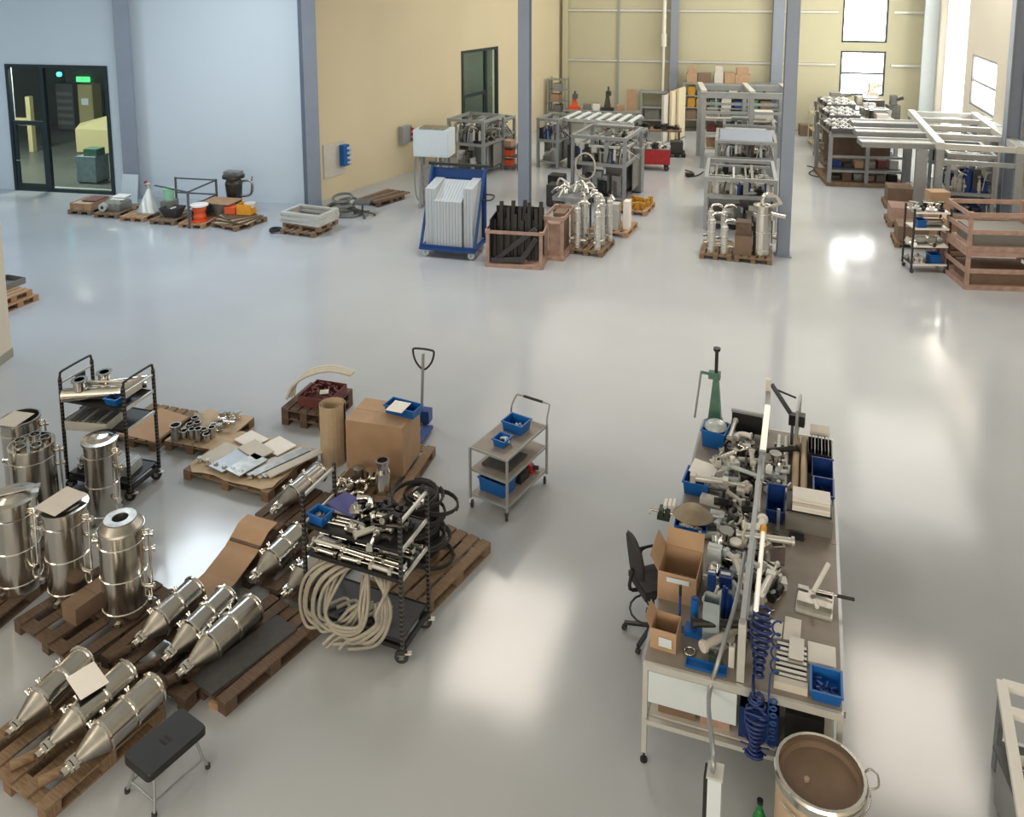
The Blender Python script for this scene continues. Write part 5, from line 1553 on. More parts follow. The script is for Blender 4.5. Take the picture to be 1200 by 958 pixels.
# reddish mat with knob, dark items
o = MB().sheet([(-0.14, -0.2), (0.14, -0.2), (0.14, 0.22), (-0.14, 0.22)], 0.012).build('cutting_mat', 'brown_mat', None, None, Lb(1.03, 1.9), (0, 0, BR)); tag(o, 'reddish brown flat plate beside the grey drawer cabinet', 'mat')
for i, (x, y, kd, m_, lab) in enumerate([(0.96, 1.5, 'block', 'black', 'black block right of the rail before the brown plate'), (0.97, 1.35, 'coupling', 'dark_steel', 'dark grey coupling right of the rail'), (1.06, 1.42, 'coupling', 'alu_light', 'pale coupling right of the rail'), (1.12, 1.36, 'block', 'alu_light', 'pale machined block right of the rail'), (1.1, 1.2, 'valve', 'black', 'black valve standing alone right of the rail'), (0.95, 1.22, 'block', 'dark_steel', 'second dark block right of the rail'), (1.06, 2.05, 'clip', 'black', 'black ring clamp on the brown plate')]):
    p = Lb(x, y, 1.062 if kd == 'clip' else 1.05)
    fit(kd, m_, p, i, lab, lab, NAMES_F[kd].split()[-1], 1.6)
o = MB().box(0, 0, 0, 0.16, 0.07, 0.04).build('black_pad', 'black_matte', None, None, Lb(1.28, 2.2), (0, 0, BR)); tag(o, 'black pad before the grey drawer cabinet', 'pad')
# steel clamping fixture
t = thing('clamp_fixture', 'steel clamping fixture with white rod and black lever at the right edge', 'fixture', Lb(1.47, 1.22), BR + R(-4))
MB().box(0, 0, 0, 0.34, 0.34, 0.025).build('plate', 'alu_light', t)
MB().box(0, -0.03, 0.025, 0.32, 0.14, 0.05).build('block', 'steel_dull', t)
MB().box(-0.12, 0.12, 0.025, 0.1, 0.06, 0.04).box(0.08, 0.11, 0.025, 0.16, 0.05, 0.05).build('jaw', 'steel', t)
MB().cyl((-0.02, 0.04, 0.1), (0.1, 0.3, 0.26), 0.024).build('rod', 'white', t)
MB().cyl((0.0, 0.06, 0.1), (0.2, 0.05, 0.12), 0.012).build('shaft', 'steel', t)
MB().cyl((0.2, 0.05, 0.12), (0.36, 0.05, 0.13), 0.017).build('lever', 'black', t)
MB().cyl((0.0, -0.08, 0.1), (0.03, -0.16, 0.1), 0.02).build('pin', 'paper', t)
# papers, boxes and the front blue bin on the right
for i, (x, y, w_, d_, lab) in enumerate([(1.12, 0.74, 0.12, 0.2, 'narrow white sheet on the right side of the bench near the hose'), (1.27, 0.78, 0.15, 0.3, 'white document pack in the middle of the right near worktop'), (1.31, 0.52, 0.13, 0.26, 'white sheet nearer the front on the stacked slats'), (1.53, 0.56, 0.24, 0.24, 'white square sheet behind the front right blue bin')]):
    o = MB().box(0, 0, 0, w_, d_, 0.03 if i != 2 else 0.012).build('paper_pack', 'paper', None, None, Lb(x, y, 1.05 if i != 2 else 1.10), (0, 0, BR + R(-3 + i))); tag(o, lab, 'paper')
for k in range(7):
    o = MB().box(0, 0, 0, 0.26, 0.034, 0.04).build('metal_strip', 'alu_light' if k % 2 else 'steel_dull', None, None, Lb(1.27, 0.2 + 0.06 * k), (0, 0, BR)); tag(o, '%s strip in the row behind the bench front edge' % ('pale' if k % 2 else 'grey steel'), 'strip', 'strips in a row at the bench front, %s' % ('pale' if k % 2 else 'grey'))
o = MB().box(0, 0, 0, 0.28, 0.07, 0.07).build('white_box', 'paper_dull', None, None, Lb(1.27, 0.1), (0, 0, BR)); tag(o, 'long white box at the front edge beside the blue bin', 'box')
euro_bin(Lb(1.56, 0.17), BR, 'bright blue bin at the front right corner of the bench', 0.25, 0.28, 0.11, 'blue_bin', fill=('navy_bin', 8))
fit('clip', 'steel_bright', Lb(1.0, 0.95), 0, 'shiny ring clamp beside the coiled blue hose', 'ring clamp beside the blue hose', 'clamp', 1.2)
# coiled blue air hose
pts = []
NC = 11 * 24
for k in range(0, NC):
    a = k * 2 * PI / 11
    s_ = k / NC
    z = 1.5 - 1.0 * s_
    yy = 0.42 - 0.56 * min(1, s_ * 1.6)
    pts.append((1.0 + 0.065 * math.cos(a) * (1 + 0.4 * math.sin(k * 0.05)), yy + 0.05 * math.sin(a), max(0.56, z)))
pts = [(x, y if z > 1.1 else min(y, -0.11 + 0.04 * math.sin(i)), z) for i, (x, y, z) in enumerate(pts)]
o = tag(MB().tube(pts, 0.014, 6).build('spiral_hose', 'blue_hose', None, None, (1.10, 6.84, 0), (0, 0, BR)), 'coiled dark blue air hose hanging over the front of the bench', 'hose')
pts = []
for k in range(0, 12 * 11):
    a = k * 2 * PI / 12
    s_ = k / (12 * 11)
    pts.append((1.13 + 0.035 * math.cos(a), 0.4 - 0.52 * min(1, s_ * 1.4), 1.42 - 0.75 * s_ + 0.035 * math.sin(a)))
pts = [(x, min(y, -0.11) if z < 1.12 else y, z) for x, y, z in pts]
o = tag(MB().tube(pts, 0.009, 6).build('spiral_hose', 'blue_frame', None, None, (1.10, 6.84, 0), (0, 0, BR)), 'thinner blue spiral hose just right of the coiled dark blue one', 'hose')
# dark blue hose bundle and brown boxes on the lower shelf
for i, (x, w_, h_, m_, lab) in enumerate([(0.3, 0.34, 0.2, 'cardboard_dark', 'brown box on the lower bench shelf below the white panel'), (0.64, 0.26, 0.22, 'wood_pink', 'pinkish box on the lower bench shelf, right of the brown one')]):
    carton(Lb(x, 0.25, 0.47), BR, lab, w_, 0.3, h_, m_)
t = thing('navy_crate', 'dark navy crate on the lower bench shelf behind the hose', 'crate', Lb(1.02, 0.25, 0.47), BR)
MB().tray(0.34, 0.34, 0.3, 0.01).build('tray', 'navy_bin', t)
MB().box(0, 0, 0.03, 0.3, 0.3, 0.2).build('contents', 'black', t)
carton(Lb(1.4, 0.25, 0.47), BR, 'black case on the lower bench shelf behind the drum', 0.32, 0.34, 0.36, 'black_matte', name='dark_case')
for k in range(10):
    a = k * PI / 5
    o_ = Lb(1.0, -0.08, 0.6)
q = MB()
for k in range(10):
    a = k * PI / 5
    q.tube([(0, 0, 0), (0.05 * math.cos(a), -0.03, 0.05 * math.sin(a)), (0.12 * math.cos(a), -0.02, 0.12 * math.sin(a))], 0.008, 5, smooth_pts=3)
tag(q.build('hose_tassel', 'blue_hose', None, None, Lb(1.0, -0.1, 0.62), (0, 0, BR)), 'fan of thin blue hose ends below the coiled hose', 'hose')
# grey cable from the rail down to the power column
pc = at(829, 1075)
zt = ztop(pc[0], pc[1], 905)
a_ = Vector(Lb(0.8, 1.0, 1.6)); b_ = Vector((pc[0], pc[1], zt))
loc_ = bn.location
o = MB().tube([a_, Vector(Lb(0.76, 0.5, 1.45)), Vector(Lb(0.66, 0.05, 1.2)), Vector(Lb(0.6, -0.12, 0.95)), b_ + Vector((0, 0.0, 0.14)), b_], 0.02, 8, smooth_pts=5).build('cable_sleeve', 'alu', None); tag(o, 'grey sleeved cable hanging from the rail to the white post in front', 'cable')
t = thing('service_post', 'pale aluminium post with black edge standing in front of the bench', 'post', (pc[0], pc[1], 0), BR)
MB().box(0.02, 0, 0, 0.1, 0.12, zt).build('cover', 'white_cool', t)
MB().box(-0.045, 0, 0, 0.03, 0.12, zt).build('edge', 'black', t)
MB().box(0.02, 0, zt, 0.12, 0.14, 0.02).build('cap', 'alu_light', t)
MB().box(0, 0, 0, 0.24, 0.24, 0.012).build('base_plate', 'alu', t)
# green bottle on the floor
t = thing('green_bottle', 'green bottle standing on the floor between bench and drum', 'bottle', (1.99, 6.14, 0), 0)
MB().solid([(0.055, 0), (0.055, 0.2), (0.03, 0.27), (0.022, 0.28), (0.022, 0.34)], 16).build('body', 'bottle_green', t)
MB().cyl((0, 0, 0.34), (0, 0, 0.37), 0.026).build('cap', 'black', t)

# ---- drum
dr = thing('fibre_drum', 'tall tan fibre drum with open lid ring in front of the bench', 'drum', (2.385, 5.90, 0), 0)
dr.scale = (0.95, 0.95, 0.985)
MB().solid([(0.345, 0), (0.355, 0.02), (0.355, 0.86)], 32, c1=False).build('body', 'cardboard_pale', dr)
MB().solid([(0.372, 0.83), (0.378, 0.9), (0.366, 0.92), (0.34, 0.92), (0.335, 0.84)], 32, c0=False, c1=False).build('clamp_ring', 'steel_bright', dr)
MB().solid([(0.335, 0.86), (0.30, 0.84), (0.001, 0.845)], 32, c0=False, c1=False).build('lid', 'cardboard_dark', dr)
MB().tube([(0.37, 0.02, 0.86), (0.44, 0.06, 0.87), (0.48, 0.0, 0.88), (0.45, -0.09, 0.86), (0.36, -0.1, 0.85)], 0.009, 7, smooth_pts=4).build('lever_handle', 'steel', dr)
MB().tube([(0.395 * math.cos(a), 0.395 * math.sin(a), 0.80 + 0.05 * math.sin(a * 1.5)) for a in [R(250 + 14 * k) for k in range(9)]], 0.008, 6).tube([(0.39 * math.cos(a), 0.39 * math.sin(a), 0.77) for a in [R(200 + 12 * k) for k in range(7)]], 0.008, 6).build('clamp_wire', 'steel', dr)
MB().cyl((-0.12, -0.02, 0.845), (-0.12, -0.02, 0.87), 0.022).build('bung', 'wood_pink', dr)

# ---- swivel chair left of the bench
ch = thing('work_chair', 'black swivel work chair left of the bench beside the cartons', 'chair', (1.42, 8.33, 0), R(-72))
BK = MB()
sec = []
for z, w_, y_ in ((0.80, 0.14, -0.22), (0.86, 0.19, -0.22), (1.0, 0.21, -0.235), (1.16, 0.19, -0.26), (1.24, 0.13, -0.28), (1.26, 0.07, -0.285)):
    sec.append([(-w_, y_ + 0.035, z), (-w_ * 0.6, y_ - 0.01, z), (w_ * 0.6, y_ - 0.01, z), (w_, y_ + 0.035, z), (w_ * 0.6, y_ + 0.05, z), (-w_ * 0.6, y_ + 0.05, z)])
vs = [p for s_ in sec for p in s_]
fs = [(6 * i + k, 6 * i + (k + 1) % 6, 6 * i + 6 + (k + 1) % 6, 6 * i + 6 + k) for i in range(5) for k in range(6)] + [tuple(reversed(range(6))), tuple(range(30, 36))]
BK.add(vs, fs, True)
BK.build('backrest', 'rubber', ch)
MB().box(0, 0.02, 0.62, 0.42, 0.42, 0.07).box(0, 0.02, 0.69, 0.38, 0.38, 0.02).build('seat', 'rubber', ch)
MB().tube([(0, -0.1, 0.6), (0, -0.27, 0.64), (0, -0.24, 0.86)], 0.02, 8, smooth_pts=4).build('back_bar', 'black', ch)
MB().cyl((0, 0, 0.16), (0, 0, 0.62), 0.028).cyl((0, 0, 0.1), (0, 0, 0.2), 0.05).build('gas_lift', 'black', ch)
for s_ in (-1, 1):
    MB().tube([(0.2 * s_, 0.0, 0.64), (0.27 * s_, 0, 0.66), (0.28 * s_, 0.0, 0.84), (0.28 * s_, 0.14, 0.86), (0.28 * s_, -0.1, 0.86)], 0.016, 7, smooth_pts=3).build('armrest', 'black', ch)
for k in range(5):
    a = 2 * PI * k / 5 + 0.3
    lg = MB().beam((0, 0, 0.13), (0.3 * math.cos(a), 0.3 * math.sin(a), 0.085), 0.04, 0.03).build('base_arm', 'black', ch)
    MB().cyl((0.3 * math.cos(a) - 0.02 * math.sin(a), 0.3 * math.sin(a) + 0.02 * math.cos(a), 0.03), (0.3 * math.cos(a) + 0.02 * math.sin(a), 0.3 * math.sin(a) - 0.02 * math.cos(a), 0.03), 0.03, n=12).build('castor', 'rubber', lg)
MB().tube([(0.24 * math.cos(a), 0.24 * math.sin(a), 0.32) for a in [k * PI / 8 for k in range(16)]], 0.012, 7, closed=True).beam((-0.24, 0, 0.32), (0.24, 0, 0.32), 0.02, 0.012).build('foot_ring', 'black', ch)

# ---- white frame and grey machine at the lower right
wf = thing('ladder_rack', 'white ladder-like frame on grey legs at the lower right edge', 'frame', (4.33, 6.78, 0), 0)
MB().beam((0, 0, 0.87), (-0.60, -1.40, 0.87), 0.085, 0.06).build('side_rail', 'white', wf)
MB().beam((0.28, -0.12, 0.87), (-0.32, -1.52, 0.87), 0.085, 0.06).build('side_rail', 'white', wf)
for a_, b_ in ((0, 0.085), (0.2, 0.085), (0.85, 0.085)):
    MB().beam((-0.6 * a_, -1.4 * a_ - 0.02, 0.871), (0.28 - 0.6 * a_, -0.14 - 1.4 * a_, 0.871), b_, 0.056).build('cross_bar', 'white', wf)
for x, y in ((0.0, -0.02), (0.27, -0.13), (-0.58, -1.36), (-0.3, -1.48)):
    MB().box(x, y, 0, 0.05, 0.05, 0.84).build('leg', 'alu', wf)
MB().beam((0, -0.02, 0.3), (0.27, -0.13, 0.3), 0.04, 0.05).build('lower_rail', 'alu', wf)
gm = thing('small_machine', 'low grey machine with dark openings under the white frame', 'machine', (4.36, 6.1, 0), R(-10))
MB().box(0, 0, 0.06, 0.6, 0.5, 0.5).build('body', 'grey_paint', gm)
MB().box(0, 0, 0.56, 0.66, 0.56, 0.03).build('top_plate', 'grey_dark', gm)
MB().box(-0.06, 0.1, 0.59, 0.3, 0.1, 0.06).build('rail', 'alu_light', gm)
MB().box(0.0, -0.1, 0.59, 0.2, 0.12, 0.1).build('carriage', 'black', gm)
MB().cyl((-0.2, 0.0, 0.62), (0.2, 0.0, 0.62), 0.03).build('spindle', 'steel', gm)
for sx in (-1, 1):
    for sy in (-1, 1):
        MB().cyl((sx * 0.25, sy * 0.2, 0), (sx * 0.25, sy * 0.2, 0.06), 0.03).build('foot', 'black', gm)
# ================================================================ rear of the hall
def front(u, v, dep, rz, h=0.0):
    """centre of a thing whose front face foot is seen at u, v and which is dep deep along its own +y"""
    x, y = at(u, v, h)
    return (x - math.sin(rz) * dep / 2, y + math.cos(rz) * dep / 2)


def machine(loc, rz, label, w_, d_, h_, seed, deck=0.95, frame='alu', top=True, stuffm=('steel', 'alu_light', 'steel_dull', 'black', 'dark_steel', 'alu', 'grey_paint'), cabinet=True, hose=False, n_units=8, panels=1, z0=0.0, th=0.1):
    n_units = int(n_units * 3.2)
    """assembly machine: profile frame, deck, drive units, tanks, covers"""
    rnd = random.Random(seed)
    t = thing('assembly_machine', label, 'machine', (loc[0], loc[1], z0), rz)
    for sx in (-1, 1):
        for sy in (-1, 1):
            MB().box(sx * (w_ / 2 - th / 2), sy * (d_ / 2 - th / 2), 0, th, th, h_).build('leg', frame, t)
    for z in ([deck, h_ - th] if top else [deck]):
        for sy in (-1, 1):
            MB().box(0, sy * (d_ / 2 - th / 2), z, w_ - 2 * th, th, th).build('cross_rail', frame, t)
        for sx in (-1, 1):
            MB().box(sx * (w_ / 2 - th / 2), 0, z, th, d_ - 2 * th, th).build('side_rail', frame, t)
    MB().box(0, 0, deck + th * 0.2, w_ - 2 * th, d_ - 2 * th, 0.03).build('deck_plate', 'steel_dull', t)
    MB().box(0, 0, 0.22, w_ - 2 * th, d_ - 2 * th, 0.03).build('lower_plate', 'grey_dark', t)
    for sy in (-1, 1):
        MB().box(0, sy * (d_ / 2 - th / 2), 0.2, w_ - 2 * th, th * 0.7, th * 0.7).build('foot_rail', frame, t)
    if cabinet:
        MB().box(w_ * 0.18, d_ * 0.1, 0.25, w_ * 0.35, d_ * 0.4, deck - 0.32).build('control_cabinet', 'grey_paint', t)
    zd = deck + th * 0.2 + 0.03
    for k in range(n_units):
        x = rnd.uniform(-w_ / 2 + 0.25, w_ / 2 - 0.25)
        y = rnd.uniform(-d_ / 2 + 0.22, d_ / 2 - 0.22)
        m_ = rnd.choice(stuffm)
        hh = rnd.uniform(0.15, min(0.75, max(0.2, h_ - zd - 0.15)))
        kind = rnd.choice(['tank', 'unit', 'motor', 'unit', 'arm'])
        if kind == 'tank':
            r_ = rnd.uniform(0.06, 0.13)
            MB().solid([(r_, 0), (r_, hh), (r_ * 0.5, hh + 0.06), (r_ * 0.5, hh + 0.1)], 14, Matrix.Translation((x, y, zd))).build('tank', m_, t)
        elif kind == 'unit':
            a, b_ = rnd.uniform(0.14, 0.42), rnd.uniform(0.1, 0.3)
            MB().box(x, y, zd, a, b_, hh * 0.6).box(x, y, zd + hh * 0.6, a * 0.5, b_ * 0.6, hh * 0.25).build('drive_unit', m_, t)
        elif kind == 'motor':
            MB().cyl((x - 0.13, y, zd + 0.09), (x + 0.13, y, zd + 0.09), 0.08, n=12).cyl((x + 0.13, y, zd + 0.09), (x + 0.2, y, zd + 0.09), 0.03, n=8).build('motor', m_, t)
        else:
            MB().beam((x, y, zd), (x + rnd.uniform(-0.1, 0.1), y, zd + hh), 0.07, 0.07).beam((x, y, zd + hh * 0.9), (x + rnd.uniform(-0.25, 0.25), y - 0.1, zd + hh * 0.95), 0.05, 0.05).build('arm', m_, t)
    for k in range(2 + n_units // 9):
        x = rnd.uniform(-w_ / 2 + 0.2, w_ / 2 - 0.2)
        y = rnd.uniform(-d_ / 2 + 0.1, d_ / 2 - 0.1)
        zz_ = rnd.uniform(zd + 0.2, h_ - 0.12)
        if rnd.random() < 0.5:
            MB().beam((-w_ / 2 + th, y, zz_), (w_ / 2 - th, y, zz_), 0.08, 0.07).box(x, y, zz_ - 0.2, 0.16, 0.14, 0.2).build('guide_rail', rnd.choice(['alu', 'alu_light', 'steel']), t)
        else:
            MB().beam((x, -d_ / 2 + th, zz_), (x, d_ / 2 - th, zz_), 0.08, 0.07).box(x, y, zz_ - 0.22, 0.14, 0.2, 0.22).build('guide_rail', rnd.choice(['alu', 'alu_light', 'steel_dull']), t)
    for sx in (-1, 1):
        MB().box(sx * (w_ / 2 - th / 2), d_ * 0.18, 0.3, 0.02, d_ * 0.4, deck - 0.34).build('side_panel', 'drawer_grey', t)
    # units on the lower level
    for k in range(max(2, n_units // 3)):
        x = rnd.uniform(-w_ / 2 + 0.25, w_ / 2 - 0.25)
        a = rnd.uniform(0.15, 0.35)
        hh = rnd.uniform(0.12, max(0.15, deck - 0.45))
        MB().box(x, -d_ / 2 + 0.3, 0.25, a, 0.24, hh).build('pump_unit', rnd.choice(stuffm), t)
    for k in range(4):
        x = -w_ / 2 + th + (w_ - 2 * th) * (k + 0.5) / 4 + rnd.uniform(-0.08, 0.08)
        hh = rnd.uniform(0.35, max(0.4, h_ - zd - 0.1))
        MB().box(x, -d_ / 2 + 0.16 + 0.1 * (k % 2), zd, rnd.uniform(0.05, 0.2), 0.04, hh).build('mounting_plate', rnd.choice(['alu', 'alu_light', 'steel', 'grey_paint', 'dark_steel']), t)
        MB().beam((x, -d_ / 2 + 0.2, zd + hh), (x, d_ / 2 - 0.3, zd + hh - 0.05), 0.06, 0.05).build('support_arm', rnd.choice(['alu', 'steel', 'alu_light']), t)
    for k in range(5):
        x = -w_ / 2 + 0.2 + rnd.random() * (w_ - 0.4)
        MB().solid([(0.05, 0), (0.05, 0.3), (0.03, 0.33), (0.03, 0.4)], 10, Matrix.Translation((x, -d_ / 2 + 0.12 + 0.05 * (k % 3), zd + 0.05 + 0.1 * (k % 2)))).build('air_filter', rnd.choice(['white_cool', 'steel', 'navy_bin', 'paper_dull']), t)
    for k in range(panels):
        MB().box(0, d_ / 2 - 0.25 - k * 0.5, h_ + 0.0, w_ * 0.7, 0.34, 0.05).build('top_cover', 'grey_paint', t)
    for k in range(3):
        x = -w_ / 2 + 0.2 + rnd.random() * (w_ - 0.4)
        z = zd + 0.15 + rnd.random() * 0.3
        MB().tube([(x, -d_ / 2 + 0.12, zd), (x + 0.1, -d_ / 2 + 0.1, z + 0.2), (x + 0.35, -d_ / 2 + 0.2, z + 0.15), (x + 0.4, 0, zd + 0.05)], 0.016, 6, smooth_pts=4).build('cable', rnd.choice(['black', 'hose_white']), t)
    if hose:
        MB().tube([(-w_ * 0.22 + 0.33 * math.cos(a), -d_ / 2 - 0.04, deck * 0.98 + 0.42 * math.sin(a)) for a in [k * PI / 10 for k in range(20)]], 0.03, 8, closed=True).build('hose_loop', 'hose_white', t)
    return t


WA = R(-11)
# ---- pallets along the white wall
pw = []
for (u, v, lab, m_) in [(93, 252, 'small wooden pallet in the row by the glass door, leftmost, under the brown crate', 'wood'), (124, 256, 'wooden pallet by the glass door under the grey motor housing', 'wood'),
                        (155, 260, 'wooden pallet at the white wall under the pale cone hopper', 'wood_pale'), (190, 264, 'wooden pallet at the white wall inside the steel railing', 'wood'),
                        (224, 268, 'pale wooden pallet under the orange cable reel', 'wood_pale'), (268, 270, 'wooden pallet under the amber box, right end of the wall row', 'wood')]:
    c_ = front(u, v, 1.2, WA)
    pw.append(pallet(c_, WA + (R(-18) if u == 268 else 0), lab, m_=m_, detail=(u > 200), Wd=0.8 if u < 260 else 1.0, L=1.2))
t = thing('flat_crate', 'low brown crate with sheets on top, left end of the wall row', 'crate', local(pw[0], 0, -0.1, PH), WA)
MB().tray(0.7, 0.9, 0.2, 0.015).build('tray', 'wood_pale', t)
MB().box(0, 0, 0.03, 0.64, 0.84, 0.15).build('contents', 'cardboard_pale', t)
MB().box(0.1, 0.1, 0.21, 0.5, 0.6, 0.02).build('sheet', 'maroon', t)
t = thing('motor_housing', 'grey cast housing with round port beside the brown crate', 'housing', local(pw[1], 0, -0.2, PH), WA)
MB().box(0.02, 0.1, 0, 0.62, 0.56, 0.24).wedge([(-0.28, -0.18, 0.24), (0.32, -0.18, 0.24), (0.32, 0.38, 0.24), (-0.28, 0.38, 0.24)], [(-0.18, -0.06, 0.32), (0.26, -0.06, 0.32), (0.26, 0.3, 0.32), (-0.18, 0.3, 0.32)]).build('body', 'steel_dull', t)
MB().cyl((-0.2, -0.28, 0.14), (-0.2, -0.18, 0.14), 0.13).build('port_flange', 'alu_light', t)
MB().cyl((-0.2, -0.285, 0.14), (-0.2, -0.27, 0.14), 0.05).build('port', 'black', t)
for k in range(2):
    o = MB().box(0, 0, 0, 0.44, 0.32, 0.02).build('white_board', 'paper', None, None, local(pw[1], 0.1, -0.05 + 0.1 * k, PH + 0.325 + 0.05 * k), (0.06, 0, WA)); tag(o, ('upper' if k else 'lower') + ' white board lying on the grey cast housing', 'board')
    if not k:
        tag(MB().box(0, 0, 0, 0.4, 0.26, 0.028).build('black_tray', 'black', None, None, local(pw[1], 0.1, 0.06, PH + 0.346), (0, 0, WA)), 'thin black tray between the two white boards', 'tray')
x, y = at(147, 243)
o = MB().box(0, 0, 0, 0.56, 0.03, 0.95).build('white_board_sheet', 'white_cool', None, None, (x - 0.05, y + 0.35, 0), (R(-10), 0, WA)); tag(o, 'white panel leaning beside the column at the white wall', 'panel')
t = thing('hopper', 'pale conical hopper with a paper on its face', 'hopper', local(pw[2], 0.18, 0, PH), WA)
MB().solid([(0.38, 0), (0.38, 0.04), (0.06, 0.72), (0.06, 0.85), (0.1, 0.85), (0.1, 0.88)], 4, Matrix.Rotation(PI / 4, 4, 'Z')).build('cone', 'alu_light', t)
o = MB().box(0, 0, 0, 0.2, 0.012, 0.24).build('paper', 'paper', t, None, (-0.06, -0.255, 0.06), (R(-26), 0, 0))
t = thing('red_lever', 'red lever handle between white panel and hopper', 'lever', local(pw[2], -0.12, 0.34, PH), WA)
MB().beam((0, 0, 0.0), (0.06, 0, 0.62), 0.05, 0.05).beam((0.06, 0, 0.62), (-0.05, 0, 0.85), 0.09, 0.05).build('arm', 'red', t)
MB().box(0, 0, 0, 0.16, 0.1, 0.02).build('foot', 'red', t)
t = thing('green_bucket', 'pale green bucket behind the hopper', 'bucket', local(pw[3], -0.2, 0.1, PH), WA)
MB().solid([(0.13, 0), (0.16, 0.34), (0.172, 0.34), (0.172, 0.36), (0.15, 0.36)], 16).build('body', 'bucket_green', t)
t.location[2] = PH + 0.42
o = carton(local(pw[3], -0.2, 0.1, PH), WA, 'grey box under the pale green bucket', 0.36, 0.4, 0.415, 'drawer_grey')
t = thing('trough', 'dark grey trough inside the railing', 'trough', local(pw[3], 0.1, -0.2, PH), WA)
MB().tray(0.6, 0.5, 0.3, 0.02, 0.12).build('body', 'mat_grey', t)
MB().cyl((0.0, -0.1, 0.26), (0.12, 0, 0.3), 0.03).build('fitting', 'alu_light', t)
# railing cage
rl = thing('guard_railing', 'square-tube steel railing around the pallet at the white wall', 'railing', front(198, 266, 1.5, WA), WA)
rw, rd = 0.68, 0.78
for x, y in ((rw, -rd), (rw, rd * 0.9), (-rw, rd * 0.9)):
    MB().box(x, y, 0, 0.05, 0.05, 1.1).build('post', 'grey_dark', rl)
for z in (0.62, 1.07):
    MB().beam((rw, -rd, z), (rw, rd * 0.9, z), 0.04, 0.04).beam((rw, rd * 0.9, z), (-rw, rd * 0.9, z), 0.04, 0.04).build('rail', 'grey_dark', rl)
MB().beam((rw, -rd, 1.07), (-rw, -rd * 0.4, 1.09), 0.04, 0.04).build('rail', 'grey_dark', rl)
MB().box(rw, -0.0, 0.06, 0.02, 1.3, 0.42).build('kick_plate', 'grey_dark', rl)
t = thing('cable_reel', 'orange cable reel with white flange standing on its own pallet', 'reel', local(pw[4], 0.1, -0.3, PH), WA)
MB().cyl((0, 0, 0.0), (0, 0, 0.05), 0.24, n=20).build('lower_flange', 'orange', t)
MB().solid([(0.17, 0.05), (0.19, 0.15), (0.16, 0.25), (0.2, 0.36), (0.17, 0.46)], 20).build('wound_cable', 'orange', t)
MB().cyl((0, 0, 0.46), (0, 0, 0.5), 0.26, n=20).build('upper_flange', 'paper', t)
t = thing('funnel_drum', 'grey funnel drum with wooden board on top behind the orange reel', 'drum', local(pw[4], 0.5, 0.35, 0), WA)
MB().solid([(0.2, 0.0), (0.32, 0.45), (0.34, 0.58)], 20).build('body', 'drawer_grey', t)
MB().sheet([(-0.6, -0.3), (0.5, -0.42), (0.55, 0.3), (-0.4, 0.35)], 0.03, Matrix.Translation((-0.1, 0, 0.58))).build('board', 'wood_pale', t)
t = thing('flanged_valve', 'large bronze grey flanged valve body at the wall behind the railing', 'valve', local(rl, 1.15, 0.9, 0), WA)
MB().solid([(0.3, 0), (0.3, 0.08), (0.22, 0.12), (0.22, 0.5), (0.26, 0.95), (0.2, 1.1), (0.33, 1.12), (0.33, 1.2)], 20).build('body', 'dark_steel', t)
MB().box(0, 0, 1.2, 0.5, 0.3, 0.12).build('bonnet', 'steel_dull', t)
MB().tube([(0.2, 0, 1.0), (0.55, 0, 1.05), (0.62, 0, 0.8), (0.5, 0, 0.6), (0.2, 0, 0.55)], 0.035, 8, smooth_pts=4).cyl((0.55, 0, 0.6), (0.62, 0, 1.2), 0.02).build('pipe', 'steel_dull', t)
t = thing('amber_box', 'amber yellow open box on the dark sheets, right end of the wall row', 'box', local(pw[5], 0.2, 0.1, PH + 0.19), WA)
MB().tray(0.44, 0.36, 0.3, 0.02).build('body', 'amber', t)
MB().cyl((0.12, 0, 0.2), (0.12, 0, 0.32), 0.17).build('drum', 'paper_dull', t)
MB().box(-0.42, -0.05, 0.0, 0.34, 0.3, 0.2).build('side_box', 'orange', t)
for k in range(6):
    o = MB().sheet([(-0.5 + 0.05 * k, -0.5), (0.5, -0.45 + 0.03 * k), (0.5 - 0.04 * k, 0.5), (-0.5, 0.5 - 0.05 * k)], 0.02).build('packing_sheet', 'wood_dark' if k % 2 else 'cardboard_pale', None, None, local(pw[5], 0, 0, PH + 0.001 + 0.031 * k), (0, 0, WA - 0.2 * k)); tag(o, '%s packing sheet in the loose stack under the amber box' % ('dark' if k % 2 else 'pale'), 'sheet', 'packing sheets under the amber box, %s' % ('dark' if k % 2 else 'pale'))
# stack with frames at the foot of the corner column
c_ = front(348, 277, 0.9, R(-20))
ps1 = pallet(c_, R(-20), 'lower wooden pallet of the stack in front of the corner column', L=0.9, Wd=1.1)
ps2 = pallet((c_[0] + 0.1, c_[1] + 0.12, PH), R(-24), 'upper wooden pallet of the stack under the grey frames', L=0.9, Wd=1.25)
for k in range(5):
    t = thing('rectangular_surround', ['lowest', 'second from bottom', 'middle', 'second from top', 'topmost'][k] + ' flat grey rectangular frame of the stack at the corner column', 'frame', local(ps2, 0.02 * (k % 3) - 0.05, 0.02 * (k % 2), PH + 0.062 * k), R(-24 + 2 * (k % 3)), 'flat grey frames stacked on pallets')
    for s_ in (-1, 1):
        MB().box(0, s_ * 0.4, 0, 1.35, 0.12, 0.06).build('bar', 'alu_light', t)
        MB().box(s_ * 0.61, 0, 0, 0.12, 0.66, 0.06).build('bar', 'alu_light', t)
o = hose_coil((c_[0] - 0.85, c_[1] - 0.05, 0.0), 0.16, 2, 0.03, 'small dark hose ring on the floor left of the pallet stack', 'rubber')
x, y = at(402, 252)
